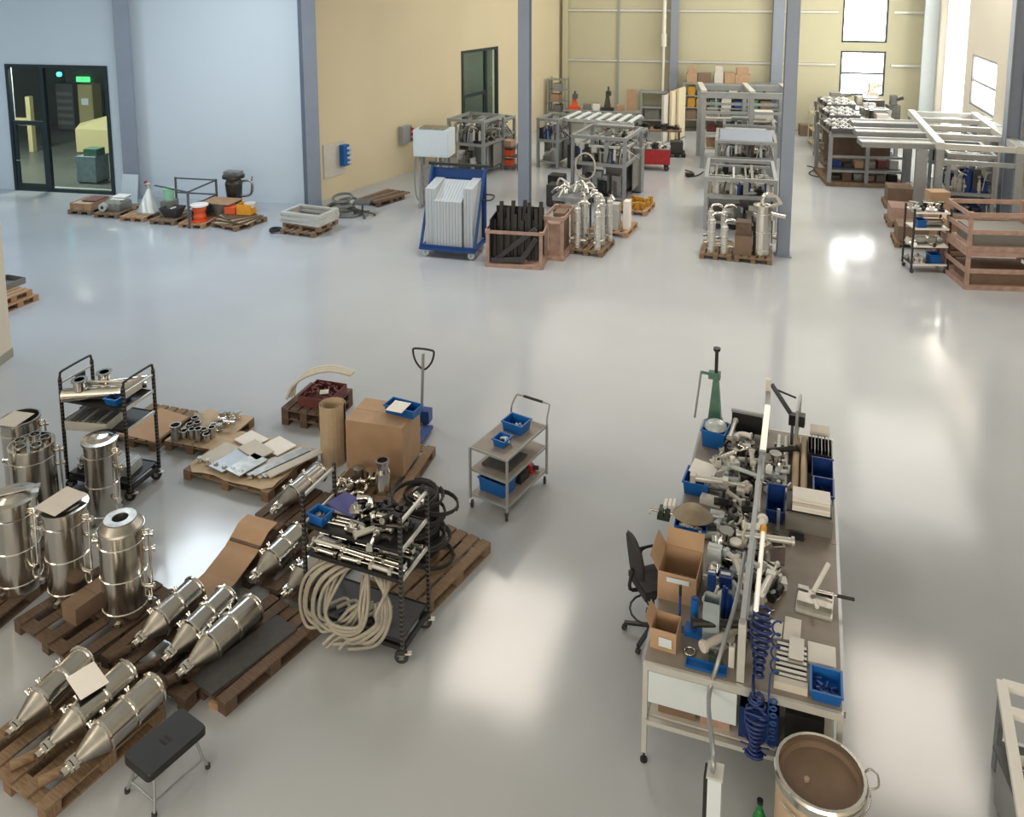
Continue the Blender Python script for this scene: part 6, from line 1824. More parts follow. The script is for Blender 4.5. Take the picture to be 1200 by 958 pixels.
for k in range(5):
    hose_coil((x + 0.15 * math.cos(k * 2), y + 0.1 * math.sin(k * 2), 0.11 * k), 0.42 - 0.03 * k, 2.5, 0.022, 'coil of grey cable in the heap at the cream wall foot', 'drawer_grey', (0.05 * k, 0.07 * math.cos(k), 0), 'grey cable coils at the cream wall', 'cable_coil', 'cable', jit=0.08)
t = thing('castor_base', 'black star-foot stand beside the cable coils', 'stand', (*at(425, 253), 0), 0)
for k in range(5):
    a = k * 2 * PI / 5
    MB().beam((0, 0, 0.14), (0.36 * math.cos(a), 0.36 * math.sin(a), 0.05), 0.05, 0.04).cyl((0.36 * math.cos(a), 0.36 * math.sin(a), 0), (0.36 * math.cos(a), 0.36 * math.sin(a), 0.06), 0.035).build('leg', 'grey_dark', t)
MB().cyl((0, 0, 0.1), (0, 0, 0.4), 0.03).box(0, 0, 0.4, 0.5, 0.5, 0.06).build('column', 'grey_dark', t)
x, y = at(447, 236)
pp = pallet((x, y), R(-35), 'dark wooden pallet with planks at the foot of the cream wall', L=1.2, Wd=0.9, m_='wood_dark')
for k in range(5):
    o = MB().box(0, 0, 0, 0.14, 1.5, 0.05).build('plank', 'wood_dark' if k % 2 else 'cardboard_dark', None, None, local(pp, -0.34 + 0.17 * k, 0.03 * k, PH + 0.002), (0, 0, R(-35 - 2 * k + 4))); tag(o, ['leftmost', 'second', 'middle', 'fourth', 'rightmost'][k] + ' loose brown plank on the dark pallet at the cream wall', 'plank', 'loose planks at the cream wall')

# ---- boxes on the cream wall
def on_wall(p0, p1, u, v):
    t_ = hit(u, p0, p1)
    q = on(p0, p1, t_)
    return t_, ztop(q[0], q[1], v)


t_, z_ = on_wall(W1, W2, 388, 207)
_, z2 = on_wall(W1, W2, 388, 168)
c_ = wall_pt(W1, W2, t_ + 0.1, 0.02)
t = thing('socket_board', 'grey mounting board with blue socket box on the cream wall', 'socket board', (c_[0], c_[1], z_), ay)
MB().box(0, 0, 0, 1.0, 0.03, z2 - z_).build('back_plate', 'paper_dull', t)
b_ = MB().box(0.35, -0.13, 0.3, 0.26, 0.2, 0.7).build('socket_box', 'blue_bin', t)
for k in range(4):
    MB().cyl((0.4, -0.2, 0.4 + 0.16 * k), (0.48, -0.33, 0.38 + 0.16 * k), 0.05, n=10).build('socket', 'white_cool', b_)
t_, z_ = on_wall(W1, W2, 472, 167)
c_ = wall_pt(W1, W2, t_, 0.11)
t = thing('fuse_box', 'grey fuse box with three dark red sockets on the cream wall', 'fuse box', (c_[0], c_[1], z_), ay)
MB().box(0, 0, 0, 0.55, 0.2, 0.62).build('box', 'grey_paint', t)
for k in range(3):
    MB().cyl((0.2, -0.1, 0.12 + 0.19 * k), (0.23, -0.2, 0.1 + 0.19 * k), 0.055, n=10).build('socket', 'red', t)

# ---- switch cabinet on legs and the machines behind it
x, y = at(505, 246)
t = thing('switch_cabinet', 'white switch cabinet on a grey leg frame near the cream wall', 'cabinet', (x + 0.1, y + 0.35, 0), R(-12))
zb = ztop(x, y, 184); zt = ztop(x, y + 0.6, 149)
MB().box(0, 0.0, zb, 1.12, 0.75, zt - zb).build('body', 'white_cool', t)
MB().box(0, -0.38, zb + 0.03, 1.08, 0.012, zt - zb - 0.06).build('door', 'white_cool', t)
MB().box(0.0, 0, zt, 0.8, 0.5, 0.06).build('top_tray', 'steel_dull', t)
for sx in (-1, 1):
    MB().box(sx * 0.42, 0.0, 0, 0.09, 0.6, 0.06).build('foot', 'grey_paint', t)
    MB().box(sx * 0.42, 0.2, 0.06, 0.08, 0.08, zb - 0.06).box(sx * 0.42, -0.2, 0.06, 0.08, 0.08, zb - 0.06).build('leg', 'grey_paint', t)
MB().box(-0.12, 0.02, 0.2, 0.5, 0.3, zb - 0.5).build('pump_housing', 'steel_dull', t)
MB().cyl((0.2, -0.2, zb - 0.35), (0.2, -0.2, zb), 0.1).cyl((-0.1, -0.25, zb - 0.2), (0.4, -0.25, zb - 0.2), 0.05).build('manifold', 'steel', t)
MB().tube([(-0.5, 0, zb + 0.1), (-0.62, -0.1, zb - 0.3), (-0.6, -0.1, 0.4), (-0.45, 0, 0.1)], 0.02, 7, smooth_pts=4).build('cable', 'grey_paint', t)
machine(front(545, 208, 1.8, R(-25)), R(-25), 'silver mixing machine behind the white switch cabinet', 1.5, 1.7, 2.1, 11, deck=1.15, n_units=12, stuffm=('steel', 'steel_dull', 'alu_light', 'dark_steel'), panels=0)
machine(front(568, 192, 1.6, R(-25)), R(-25), 'grey valve machine before the far glass door', 1.2, 1.5, 1.7, 12, deck=1.0, n_units=9, panels=0, stuffm=('steel_dull', 'alu', 'drawer_grey'))
t = thing('orange_trolley', 'orange and brown parts trolley left of the slim column', 'trolley', (*at(599, 198), 0), R(-20))
for z in (0.12, 0.5, 0.85):
    MB().box(0, 0, z, 0.7, 0.5, 0.03).build('shelf', 'grey_dark', t)
    MB().box(-0.12, 0, z + 0.03, 0.4, 0.4, 0.22).build('carton', 'orange' if z < 0.8 else 'cardboard', t)
for sx in (-1, 1):
    for sy in (-1, 1):
        MB().box(sx * 0.34, sy * 0.24, 0, 0.03, 0.03, 1.05).build('upright', 'grey_dark', t)

# ---- blue cart with foam blocks
bc = thing('blue_cart', 'blue steel cart carrying pale filter blocks beside the slim column', 'cart', front(523, 304, 1.1, R(-15)), R(-15))
MB().box(0, 0, 0.2, 1.5, 1.1, 0.07).box(0, -0.49, 0.27, 1.5, 0.02, 0.06).build('platform', 'blue_frame', bc)
for k in range(2):
    pass
for sx in (-1, 1):
    MB().beam((sx * 0.73, -0.45, 0.27), (sx * 0.73, 0.46, 2.2), 0.06, 0.06).beam((sx * 0.73, 0.46, 0.27), (sx * 0.73, 0.5, 2.25), 0.06, 0.06).build('side_frame', 'blue_frame', bc)
MB().box(0, 0.51, 0.3, 1.4, 0.03, 1.85).build('back_panel', 'blue_frame', bc)
MB().box(0, 0.47, 2.22, 1.66, 0.08, 0.07).build('top_bar', 'frame_dark', bc)
MB().tube([(0.73, 0.46, 1.5), (1.0, 0.4, 1.5), (1.02, 0.0, 1.48), (0.74, 0.1, 1.45)], 0.02, 7, smooth_pts=3).build('side_handle', 'rubber', bc)
for i, (x, y) in enumerate(((-0.62, -0.4), (0.62, -0.4), (-0.62, 0.4), (0.62, 0.4))):
    caster(bc, x, y, 0.09, 'white_cool', 'alu', 0.2)
BA = R(-15)


def foam_block(x, y, w_, d_, h_, lab, rx=0.0, slope=0.0, n_=6):
    t = thing('filter_block', lab, 'filter block', local(bc, x, y, 0.272), BA)
    for k in range(n_):
        ww = w_ / n_
        MB().wedge([(-w_ / 2 + k * ww, -d_ / 2, 0), (-w_ / 2 + (k + 1) * ww - 0.006, -d_ / 2, 0), (-w_ / 2 + (k + 1) * ww - 0.006, d_ / 2, 0), (-w_ / 2 + k * ww, d_ / 2, 0)],
                   [(-w_ / 2 + k * ww, -d_ / 2, h_ - slope), (-w_ / 2 + (k + 1) * ww - 0.006, -d_ / 2, h_ - slope), (-w_ / 2 + (k + 1) * ww - 0.006, d_ / 2, h_), (-w_ / 2 + k * ww, d_ / 2, h_)]).build('sheet', 'foam', t)
    return t


foam_block(-0.5, 0.05, 0.26, 0.8, 1.62, 'pale filter block standing at the left of the blue cart', slope=0.12, n_=3)
foam_block(0.0, 0, 0.74, 0.8, 1.60, 'wide pale filter block in the middle of the blue cart', slope=0.4, n_=9)
foam_block(0.53, 0.05, 0.24, 0.8, 1.66, 'pale filter block standing at the right of the blue cart', slope=0.1, n_=3)

# ---- crates
def slat_crate(loc, rz, label, w_, d_, h_, m_='wood_pink', nslat=3, z=0.0, bar=0.1):
    t = thing('slat_crate', label, 'crate', (loc[0], loc[1], z), rz)
    for sx in (-1, 1):
        for sy in (-1, 1):
            MB().box(sx * (w_ / 2 - 0.04), sy * (d_ / 2 - 0.04), 0, 0.08, 0.08, h_).build('corner_post', m_, t)
    MB().box(0, 0, 0.06, w_ - 0.02, d_ - 0.02, 0.03).build('base', m_, t)
    for sy in (-1, 1):
        for k in range(nslat):
            zz_ = 0.0 + (h_ - bar) * k / max(1, nslat - 1)
            MB().box(0, sy * (d_ / 2 + 0.0125), zz_, w_, 0.025, bar).build('slat', m_, t)
    for sx in (-1, 1):
        for k in range(nslat):
            zz_ = 0.0 + (h_ - bar) * k / max(1, nslat - 1)
            MB().box(sx * (w_ / 2 + 0.0125), 0, zz_, 0.025, d_, bar).build('slat', m_, t)
    return t


cr1 = slat_crate(front(602, 315, 1.0, R(-10)), R(-10), 'open wooden crate of black bars below the slim column', 1.42, 0.95, 0.95, 'wood_pink', nslat=2, bar=0.08)
MB().box(0, 0.42, 0.09, 1.24, 0.03, 1.25).build('back_board', 'black', cr1)
MB().box(-0.62, 0, 0.09, 0.02, 0.78, 1.1).build('side_board', 'black', cr1)
for i in range(20):
    x0 = -0.62 + 0.066 * i
    L_ = 0.95 + 0.16 * (i % 4)
    o = MB().beam((0, 0, 0), (0.05 * ((i % 3) - 1), 0.25, L_), 0.085, 0.12).build('black_bar', 'black', None, None, local(cr1, x0 * 0.9, 0.1 * (i % 3) - 0.1, 0.1), (0, 0, R(-10))); tag(o, 'black bar standing upright in the open wooden crate, %s' % ['shorter than its neighbours', 'of middle height', 'rather tall', 'tallest kind'][i % 4], 'bar', 'black bars standing in the crate, height %d' % (i % 4 + 1))
for i, (a, b_, lab) in enumerate([((-0.5, -0.3, 0.14), (0.5, -0.2, 0.95), 'long black bar lying slantwise across the crate'), ((0.15, -0.38, 0.14), (0.52, -0.3, 0.72), 'short black bar leaning in the right corner of the crate'), ((-0.6, -0.38, 0.14), (0.2, -0.36, 0.2), 'black bar lying flat at the front of the crate')]):
    o = MB().beam(a, b_, 0.14, 0.1).build('black_bar', 'mat_grey', None, None, local(cr1, 0, 0, 0), (0, 0, R(-10))); tag(o, lab, 'bar')
sc_ = slat_crate(front(648, 306, 1.3, R(-17)), R(-17), 'narrow pinkish crate right of the crate with black bars', 0.5, 1.2, 1.15, 'wood_pink', nslat=2)
MB().box(0, -0.35, 0.09, 0.32, 0.34, 0.85).build('carton', 'wood_pink', sc_)
MB().box(0, 0.2, 0.09, 0.3, 0.5, 1.0).build('carton', 'cardboard_dark', sc_)
carton(front(668, 300, 0.4, R(-17), 0.0), R(-17), 'pinkish carton left of the pallet of silver columns', 0.34, 0.4, 0.75, 'wood_pink') if False else None

# ---- pallets of pipe columns, left row
G2 = R(-22)
pq = []
for (u, v, w_, lab) in [(686, 300, 0.9, 'wooden pallet with tall silver pipe columns, nearest of the left row'), (712, 277, 1.1, 'wooden pallet behind the silver pipe columns'), (740, 252, 0.9, 'pale pallet with yellow parts beside the left machine')]:
    c_ = front(u, v, 1.2, G2)
    pq.append(pallet(c_, G2, lab, Wd=w_, m_='wood_pale' if u > 700 else 'wood', detail=(u < 700)))


def pipe_column(loc, h_, r_, lab, group=None, rz=0):
    t = thing('pipe_column', lab, 'column filter', loc, rz, group)
    MB().solid([(r_, 0), (r_, h_), (r_ * 0.6, h_ + 0.04), (r_ * 0.6, h_ + 0.08)], 14).build('body', 'alu_light', t)
    for k in range(4):
        z = h_ * (0.1 + 0.27 * k)
        MB().solid([(r_, z - 0.012), (r_ + 0.012, z - 0.008), (r_ + 0.012, z + 0.008), (r_, z + 0.012)], 14, c0=False, c1=False).build('ring', 'steel_bright', t)
    MB().tube([(0, 0, h_ + 0.06), (0.05, 0, h_ + 0.16), (0.2, -0.02, h_ + 0.18), (0.3, 0, h_ + 0.1)], 0.035, 8, smooth_pts=3).build('elbow', 'steel_bright', t)
    MB().cyl((r_, 0, 0.18), (r_ + 0.14, -0.05, 0.18), 0.04).cyl((-r_, 0, 0.25), (-r_ - 0.12, -0.03, 0.25), 0.035).build('port', 'steel', t)
    return t


for i, (x, y, h_) in enumerate([(-0.28, -0.42, 1.05), (0.26, -0.42, 1.0), (-0.22, 0.0, 1.15), (0.24, 0.05, 1.2), (0.0, 0.4, 1.2), (0.34, 0.42, 1.1)]):
    pipe_column(local(pq[0], x, y, PH), h_, 0.085, ['front left silver pipe column on the nearest pallet of the left row', 'front right silver pipe column on the nearest pallet of the left row', 'silver pipe column in the second rank, left', 'silver pipe column in the second rank, right', 'rearmost silver pipe column, middle of the pallet', 'rearmost silver pipe column at the right of the pallet'][i], rz=i)
for k in range(7):
    p = local(pq[0], -0.85 + 0.12 * k, 0.3 + 0.1 * (k % 3), 1.0)
c_ = front(655, 285, 1.2, G2)
t = thing('pipe_rack', 'rack heaped with bent silver pipes left of the pipe columns', 'rack', (c_[0] + 0.2, c_[1] + 0.4, 0), G2)
for sx in (-1, 1):
    for sy in (-1, 1):
        MB().box(sx * 0.4, sy * 0.4, 0, 0.05, 0.05, 1.0).build('leg', 'grey_dark', t)
MB().tray(0.9, 0.9, 0.12, 0.02, z=1.0).build('tray', 'grey_paint', t)
for k in range(12):
    rn = random.Random(k)
    x, y = rn.uniform(-0.35, 0.3), rn.uniform(-0.35, 0.35)
    o = MB().tube([(0, 0, 0), (0.12, 0.02, 0.16), (0.3, 0.06, 0.2 + 0.02 * (k % 3)), (0.42, 0.0, 0.05)], 0.035, 8, smooth_pts=4).build('bent_pipe', 'steel_bright' if k % 2 else 'alu_light', None, None, local(t, x, y, 1.04 + 0.02 * k), (0, 0, k * 1.1)); tag(o, 'bent silver pipe heaped in the rack left of the pipe columns', 'pipe', 'bent silver pipes in the rack')
for i, (x, y, w_, h_, m_, lab) in enumerate([(0.1, -0.3, 0.3, 0.75, 'alu_light', 'tall aluminium box on the pallet behind the silver columns'), (0.42, -0.1, 0.16, 0.8, 'paper', 'narrow white box beside the tall aluminium box'), (-0.3, 0.0, 0.36, 0.5, 'drawer_grey', 'grey box behind the pipe columns')]):
    carton(local(pq[1], x, y, PH), G2, lab, w_, 0.3, h_, m_, name='box')
o = MB(); rn = random.Random(5)
for k in range(40):
    x, y = rn.uniform(-0.36, 0.36), rn.uniform(-0.5, 0.5)
    o.box(x, y, 0, 0.12, 0.1, rn.uniform(0.06, 0.24), rn.uniform(0, 3))
tag(o.build('yellow_parts', 'yellow_parts', None, None, local(pq[2], 0, 0, PH), (0, 0, G2)), 'heap of yellow cast parts on the pale pallet', 'parts', None, 'stuff')

# ---- left machine row
mL = machine(front(700, 240, 2.2, G2), G2, 'large silver machine of the left row with a big hose loop', 1.8, 2.2, 2.2, 21, deck=1.25, n_units=14, hose=True, panels=1)
t = thing('slatted_rack', 'high frame with six pale cross slats above the left machine row', 'frame', front(698, 200, 2.0, G2), G2)
zt = ztop(*at(690, 190), 138)
for sx in (-1, 1):
    for sy in (-1, 1):
        MB().box(sx * 0.55, sy * 0.6, 0, 0.1, 0.1, zt).build('leg', 'alu_light', t)
for sy in (-1, 1):
    MB().box(0, sy * 0.75, zt, 2.7, 0.1, 0.1).build('beam', 'alu_light', t)
for k in range(7):
    MB().box(-1.25 + 0.41 * k, 0, zt + 0.1, 0.14, 1.7, 0.05).build('slat', 'white_cool', t)
machine(front(690, 200, 1.6, G2), G2, 'grey machine under the slatted high frame', 1.0, 1.1, 1.6, 22, deck=0.9, n_units=8, panels=0) if False else None
machine(front(640, 198, 1.6, R(-25)), R(-25), 'tall slim grey machine behind the slim left column', 0.9, 1.4, 1.9, 23, deck=1.0, n_units=7, panels=0, stuffm=('steel_dull', 'paper_dull', 'alu_light'))
machine(front(726, 199, 1.8, G2), G2, 'brown and grey machine behind the large machine of the left row', 1.3, 1.7, 1.35, 24, deck=0.9, n_units=10, panels=0, stuffm=('cardboard', 'steel_dull', 'maroon', 'drawer_grey'))
for i, (u, v, w_, d_, h_, m_, lab) in enumerate([(650, 225, 0.5, 0.5, 0.55, 'black', 'black box on the floor left of the large left-row machine'), (648, 243, 0.45, 0.5, 0.7, 'mat_grey', 'dark box behind the rack of bent pipes'), (745, 226, 0.35, 0.4, 1.5, 'alu', 'slim grey upright cabinet right of the large left-row machine'), (672, 198, 0.5, 0.5, 0.9, 'black', 'black unit beneath the slatted rack')]):
    t = thing('floor_unit', lab, 'unit', front(u, v, d_, G2), G2)
    MB().box(0, 0, 0.04, w_, d_, h_ - 0.04).build('body', m_, t)
    MB().box(0, -d_ / 2 - 0.006, 0.1, w_ * 0.8, 0.012, h_ * 0.6).build('door', m_, t)
    MB().box(0, 0, 0, w_ * 0.9, d_ * 0.9, 0.04).build('plinth', 'black', t)
# red cart and things around it
rc = thing('red_cart', 'red steel cart with silver parts behind the left machine row', 'cart', front(765, 201, 0.8, R(-8)), R(-8))
MB().box(0, 0, 0.25, 1.25, 0.7, 0.05).box(0, -0.34, 0.3, 1.25, 0.03, 0.5).box(0, 0.34, 0.3, 1.25, 0.03, 0.5).box(-0.61, 0, 0.3, 0.03, 0.64, 0.5).box(0.61, 0, 0.3, 0.03, 0.64, 0.5).build('body', 'red', rc)
MB().box(0, 0, 0.8, 1.2, 0.6, 0.03).build('top_shelf', 'grey_paint', rc)
for x, y in ((-0.5, -0.28), (0.5, -0.28), (-0.5, 0.28), (0.5, 0.28)):
    caster(rc, x, y, 0.1, 'rubber', 'grey_dark', 0.3)
scatter(rc, -0.55, 0.55, -0.25, 0.25, 0.832, 12, ['block', 'tee', 'valve', 'coupling'], ['steel', 'alu_light', 'dark_steel'], 'lying on top of the red cart', 'parts on the red cart', (1.6, 2.4), minsep=0.13)
pd = pallet(front(793, 185, 0.9, R(-8)), R(-8), 'black plastic pallet right of the red cart', m_='black', detail=False, L=0.8, Wd=0.7)
carton(local(pd, 0, 0, PH), R(-8), 'dark grey box on the black pallet right of the red cart', 0.5, 0.5, 0.45, 'mat_grey')
for i, (u, v, vt) in enumerate([(780, 166, 111), (789, 164, 106), (797, 162, 103)]):
    x, y = at(u, v)
    zt = ztop(x, y, vt)
    t = thing('tall_board', ['shortest pale tall panel standing behind the red cart', 'middle pale tall panel standing behind the red cart', 'tallest pale tall panel, rightmost behind the red cart'][i], 'panel', (x, y, 0), R(-30))
    MB().box(0, 0, 0.03, 0.1, 0.9, zt - 0.03).build('board', 'wall_cream' if i else 'paper_dull', t)
    MB().box(0, 0, 0, 0.18, 0.7, 0.03).build('foot', 'grey_dark', t)
t = thing('long_bench', 'long brown bench of small parts behind the left machine row', 'bench', front(752, 178, 0.9, R(-10)), R(-10))
MB().box(0, 0, 0.85, 3.2, 0.8, 0.06).build('top', 'cardboard_dark', t)
for x in (-1.5, 0, 1.5):
    MB().box(x, -0.3, 0, 0.08, 0.08, 0.85).box(x, 0.3, 0, 0.08, 0.08, 0.85).build('leg', 'grey_dark', t)
scatter(t, -1.4, 1.4, -0.3, 0.3, 0.91, 20, ['block', 'tee', 'valve', 'coupling'], ['dark_steel', 'steel_dull', 'black'], 'lying on the long brown bench', 'parts on the long brown bench', (1.8, 2.8), minsep=0.2)
t = thing('glass_cabinet', 'grey framed cabinet against the rear wall beside the downpipe', 'cabinet', front(766, 152, 1.0, R(-10)), R(-10))
zt = ztop(t.location[0], t.location[1], 106)
for sx in (-1, 1):
    for sy in (-1, 1):
        MB().box(sx * 0.6, sy * 0.4, 0, 0.08, 0.08, zt).build('post', 'grey_paint', t)
for z in (0.4, zt * 0.55, zt - 0.08):
    MB().box(0, 0, z, 1.2, 0.8, 0.06).build('shelf', 'grey_paint', t)
MB().box(-0.1, 0, 0.46, 0.7, 0.5, 0.5).build('equipment', 'drawer_grey', t)
# things along the rear wall, left
t = thing('tall_shelf', 'tall open shelf in the rear left corner', 'shelf', front(651, 152, 0.8, R(-20)), R(-20))
zt = ztop(t.location[0], t.location[1], 91)
for sx in (-1, 1):
    for sy in (-1, 1):
        MB().box(sx * 0.42, sy * 0.3, 0, 0.06, 0.06, zt).build('post', 'grey_paint', t)
for k in range(5):
    MB().box(0, 0, 0.3 + (zt - 0.4) * k / 4, 0.84, 0.6, 0.04).build('shelf_board', 'alu', t)
    if k < 4:
        MB().box(0.1 * (k % 2) - 0.1, 0, 0.34 + (zt - 0.4) * k / 4, 0.4, 0.4, 0.3).build('bin', ['paper_dull', 'drawer_grey', 'cardboard', 'alu'][k], t)
t = thing('back_table', 'long grey table against the rear wall with machines on it', 'table', front(704, 156, 0.9, R(-11)), R(-11))
MB().box(0, 0, 0.95, 3.6, 0.8, 0.06).build('top', 'grey_paint', t)
for x in (-1.7, 0, 1.7):
    MB().box(x, -0.3, 0, 0.08, 0.08, 0.95).box(x, 0.3, 0, 0.08, 0.08, 0.95).build('leg', 'grey_paint', t)
for i, (x, m_, w_, h_, nm, lab) in enumerate([(-1.3, 'orange', 0.5, 0.75, 'robot_arm', 'orange robot arm standing on the rear table'), (0.25, 'dark_steel', 0.6, 1.0, 'drill_press', 'dark drill press on the rear table'), (1.35, 'cardboard', 0.45, 1.0, 'brown_board', 'brown board standing on the right of the rear table')]):
    tt = thing(nm, lab, 'machine' if i < 2 else 'board', local(t, x, 0, 1.01), R(-10))
    if i == 2:
        MB().box(0, 0, 0, 0.45, 0.05, 1.0).build('board', m_, tt)
    else:
        MB().box(0, 0, 0, w_, 0.4, 0.12).wedge([(-0.16, -0.14, 0.12), (0.16, -0.14, 0.12), (0.16, 0.14, 0.12), (-0.16, 0.14, 0.12)], [(-0.07, -0.07, h_ * 0.7), (0.07, -0.07, h_ * 0.7), (0.07, 0.07, h_ * 0.7), (-0.07, 0.07, h_ * 0.7)]).build('body', m_, tt)
        MB().box(0.05, -0.1, h_ * 0.7, 0.24, 0.3, 0.2).build('head', m_ if i else 'grey_dark', tt)
        MB().cyl((0.05, -0.1, h_ * 0.7 + 0.2), (0.05, -0.1, h_ + 0.12), 0.05).build('motor', 'grey_dark', tt)
for i, x in enumerate((-0.7, -0.25, 0.85)):
    carton(local(t, x, 0, 1.01), R(-10), ['small grey box left on the rear table', 'small white box in the middle of the rear table', 'small brown box right on the rear table'][i], 0.34, 0.3, 0.26, ['drawer_grey', 'paper', 'cardboard'][i])

# ---- middle row
pm1 = pallet(front(838, 305, 1.2, R(-17)), R(-17), 'wooden pallet with two slim silver columns, front of the middle row', Wd=0.8)
c_ = local(pm1, 0.93, -0.0, 0)
pm2 = pallet((c_[0], c_[1]), R(-17), 'wooden pallet with the big silver vessel, front of the middle row', Wd=0.92)
pipe_column(local(pm1, -0.12, -0.38, PH), 0.85, 0.09, 'left slim silver column on the middle row front pallet')
pipe_column(local(pm1, 0.2, -0.4, PH), 0.7, 0.09, 'right slim silver column, shorter, on the middle row front pallet')
pipe_column(local(pm1, 0.15, 0.1, PH), 0.95, 0.08, 'slim silver column in the second rank of the middle row pallet')
pipe_column(local(pm1, -0.2, 0.25, PH), 0.9, 0.08, 'slim silver column at the rear left of the middle row pallet')
v_ = vessel(local(pm2, 0.18, -0.25, PH), 0.0, 'big silver vessel with pipes on top, front of the middle row', 1.3, 0.21, 'flange', nozzles=False)
MB().tube([(0, 0, 1.3), (0, 0, 1.5), (0.1, 0, 1.58), (0.35, 0.1, 1.5), (0.5, 0.1, 1.3)], 0.055, 10, smooth_pts=4).cyl((0.2, -0.05, 1.1), (0.55, -0.1, 1.02), 0.06).cyl((0.15, -0.05, 1.25), (0.45, 0.1, 1.3), 0.045).build('top_pipe', 'steel_bright', v_)
MB().cyl((0.3, 0.0, 0.3), (0.3, 0, 0.9), 0.06).cyl((0.3, 0, 0.5), (0.38, -0.05, 0.5), 0.09).build('side_tank', 'steel', v_)
carton(local(pm2, -0.26, -0.25, PH), R(-17), 'lower brown carton beside the big silver vessel', 0.42, 0.4, 0.5, 'cardboard_dark')
carton(local(pm2, -0.26, -0.23, PH + 0.506), R(-17), 'upper brown carton beside the big silver vessel', 0.38, 0.36, 0.34, 'wood_dark')
mC = machine(front(866, 272, 2.6, R(-14)), R(-14), 'grey framed machine of the middle row behind the big silver vessel', 2.0, 2.6, 1.55, 31, deck=0.95, n_units=16, panels=0)
mC2 = machine(front(872, 227, 2.6, R(-14)), R(-14), 'second grey machine of the middle row with bluish cover', 2.0, 2.4, 1.75, 32, deck=1.1, n_units=14, panels=2)
MB().wedge([(-0.85, -1.1, 1.72), (0.85, -1.1, 1.72), (0.85, -0.6, 2.0), (-0.85, -0.6, 2.0)], [(-0.85, -1.1, 1.76), (0.85, -1.1, 1.76), (0.85, -0.6, 2.04), (-0.85, -0.6, 2.04)]).build('sloped_cover', 'column_paint', mC2)
mC3 = machine(front(876, 200, 2.0, R(-14)), R(-14), 'third grey machine of the middle row below the high portal', 1.9, 1.8, 1.7, 33, deck=1.0, n_units=12, panels=1)
gp = thing('portal_gantry', 'high grey portal frame over the rear of the middle row', 'frame', front(872, 199, 2.4, R(-8)), R(-8))
zt = ztop(*at(823, 199), 116)
for x in (-1.55, 0.2, 1.6):
    for y in (-1.1, 1.1):
        MB().box(x, y, 0, 0.16, 0.16, zt).build('leg', 'alu', gp)
for y in (-1.1, 1.1):
    MB().box(0, y, zt, 3.4, 0.18, 0.22).build('beam', 'alu', gp)
    MB().box(0, y, zt - 0.6, 3.0, 0.1, 0.1).build('beam', 'alu', gp)
for x in (-1.55, 0.2, 1.6):
    MB().box(x, 0, zt + 0.22, 0.2, 2.5, 0.08).build('cross_beam', 'alu_light', gp)
for k in range(3):
    MB().box(0.85, 0.4, 0.56 + 0.55 * k, 0.7, 0.5, 0.34).build('goods', ['blue_frame', 'cardboard', 'paper_dull'][k], gp)
    MB().box(0.85, 0.4, 0.5 + 0.55 * k, 0.9, 0.7, 0.05).build('tray_shelf', 'paper_dull', gp)
    MB().box(-0.9, 0.4, 0.5 + 0.6 * k, 1.0, 0.9, 0.06).build('tray_shelf', 'paper_dull', gp)
    MB().box(-1.1, 0.4, 0.56 + 0.6 * k, 0.4, 0.5, 0.3).box(-0.6, 0.4, 0.56 + 0.6 * k, 0.36, 0.5, 0.24).build('goods', ['cardboard', 'maroon', 'drawer_grey'][k], gp)
# shelving with cartons on the rear wall
sh = thing('storage_shelf', 'long storage shelf with cartons and bins on the rear wall', 'shelf', front(857, 156, 0.9, R(-9)), R(-9))
zt = ztop(sh.location[0], sh.location[1], 98)
SW = 4.4
for x in (-SW / 2, -SW / 6, SW / 6, SW / 2):
    for y in (-0.35, 0.35):
        MB().box(x, y, 0, 0.07, 0.07, zt).build('post', 'grey_paint', sh)
for k in range(5):
    MB().box(0, 0, zt - 0.03 - 0.56 * k if k else zt, SW + 0.1, 0.8, 0.04).build('shelf_board', 'alu', sh)
rn = random.Random(3)
cols = ['cardboard', 'cardboard_dark', 'orange', 'green_paint', 'paper_dull', 'blue_frame', 'yellow_parts', 'cardboard_pale']
adj = {'cardboard': 'brown', 'cardboard_dark': 'dark brown', 'orange': 'orange', 'green_paint': 'green', 'paper_dull': 'white', 'blue_frame': 'blue', 'yellow_parts': 'yellow', 'cardboard_pale': 'pale tan'}
ords = ['topmost', 'second', 'third', 'fourth']
for k in range(4):
    z = (zt + 0.042) if k == 0 else zt + 0.012 - 0.56 * k
    x = -SW / 2 + 0.35
    i = 0
    while x < (SW / 2 - 0.3 if k else 1.2):
        ww = rn.uniform(0.4, 0.7) if k == 0 else rn.uniform(0.28, 0.5)
        hh = rn.uniform(0.34, 0.48) if k == 0 else rn.uniform(0.3, 0.46)
        m_ = (['cardboard', 'cardboard_dark', 'paper_dull', 'cardboard'][i % 4] if k == 0 else cols[rn.randrange(8)] if k > 1 else ['yellow_parts', 'green_paint', 'drawer_grey', 'green_paint', 'paper_dull'][i % 5])
        a = adj.get(m_, 'grey')
        carton(local(sh, x, -0.05, z), R(-9), '%s box on the %s board of the rear storage shelf' % (a, ords[k]), ww, 0.45, hh, m_, group='%s boxes on the %s board of the rear shelf' % (a, ords[k]), name='storage_box')
        if k == 0 and i in (0, 2, 4, 5):
            carton(local(sh, x, -0.05, z + hh + 0.004), R(-9), '%s box stacked second high on the topmost board of the rear shelf' % a, ww * 0.8, 0.4, 0.3, m_, group='%s boxes second high on the rear shelf' % a, name='storage_box')
        x += ww + 0.06 + rn.uniform(0, 0.1)
        i += 1
carton(front(947, 160, 0.6, R(-9)), R(-9), 'brown carton on the floor at the rear wall right of the slim column', 0.7, 0.6, 0.5, 'cardboard_dark')
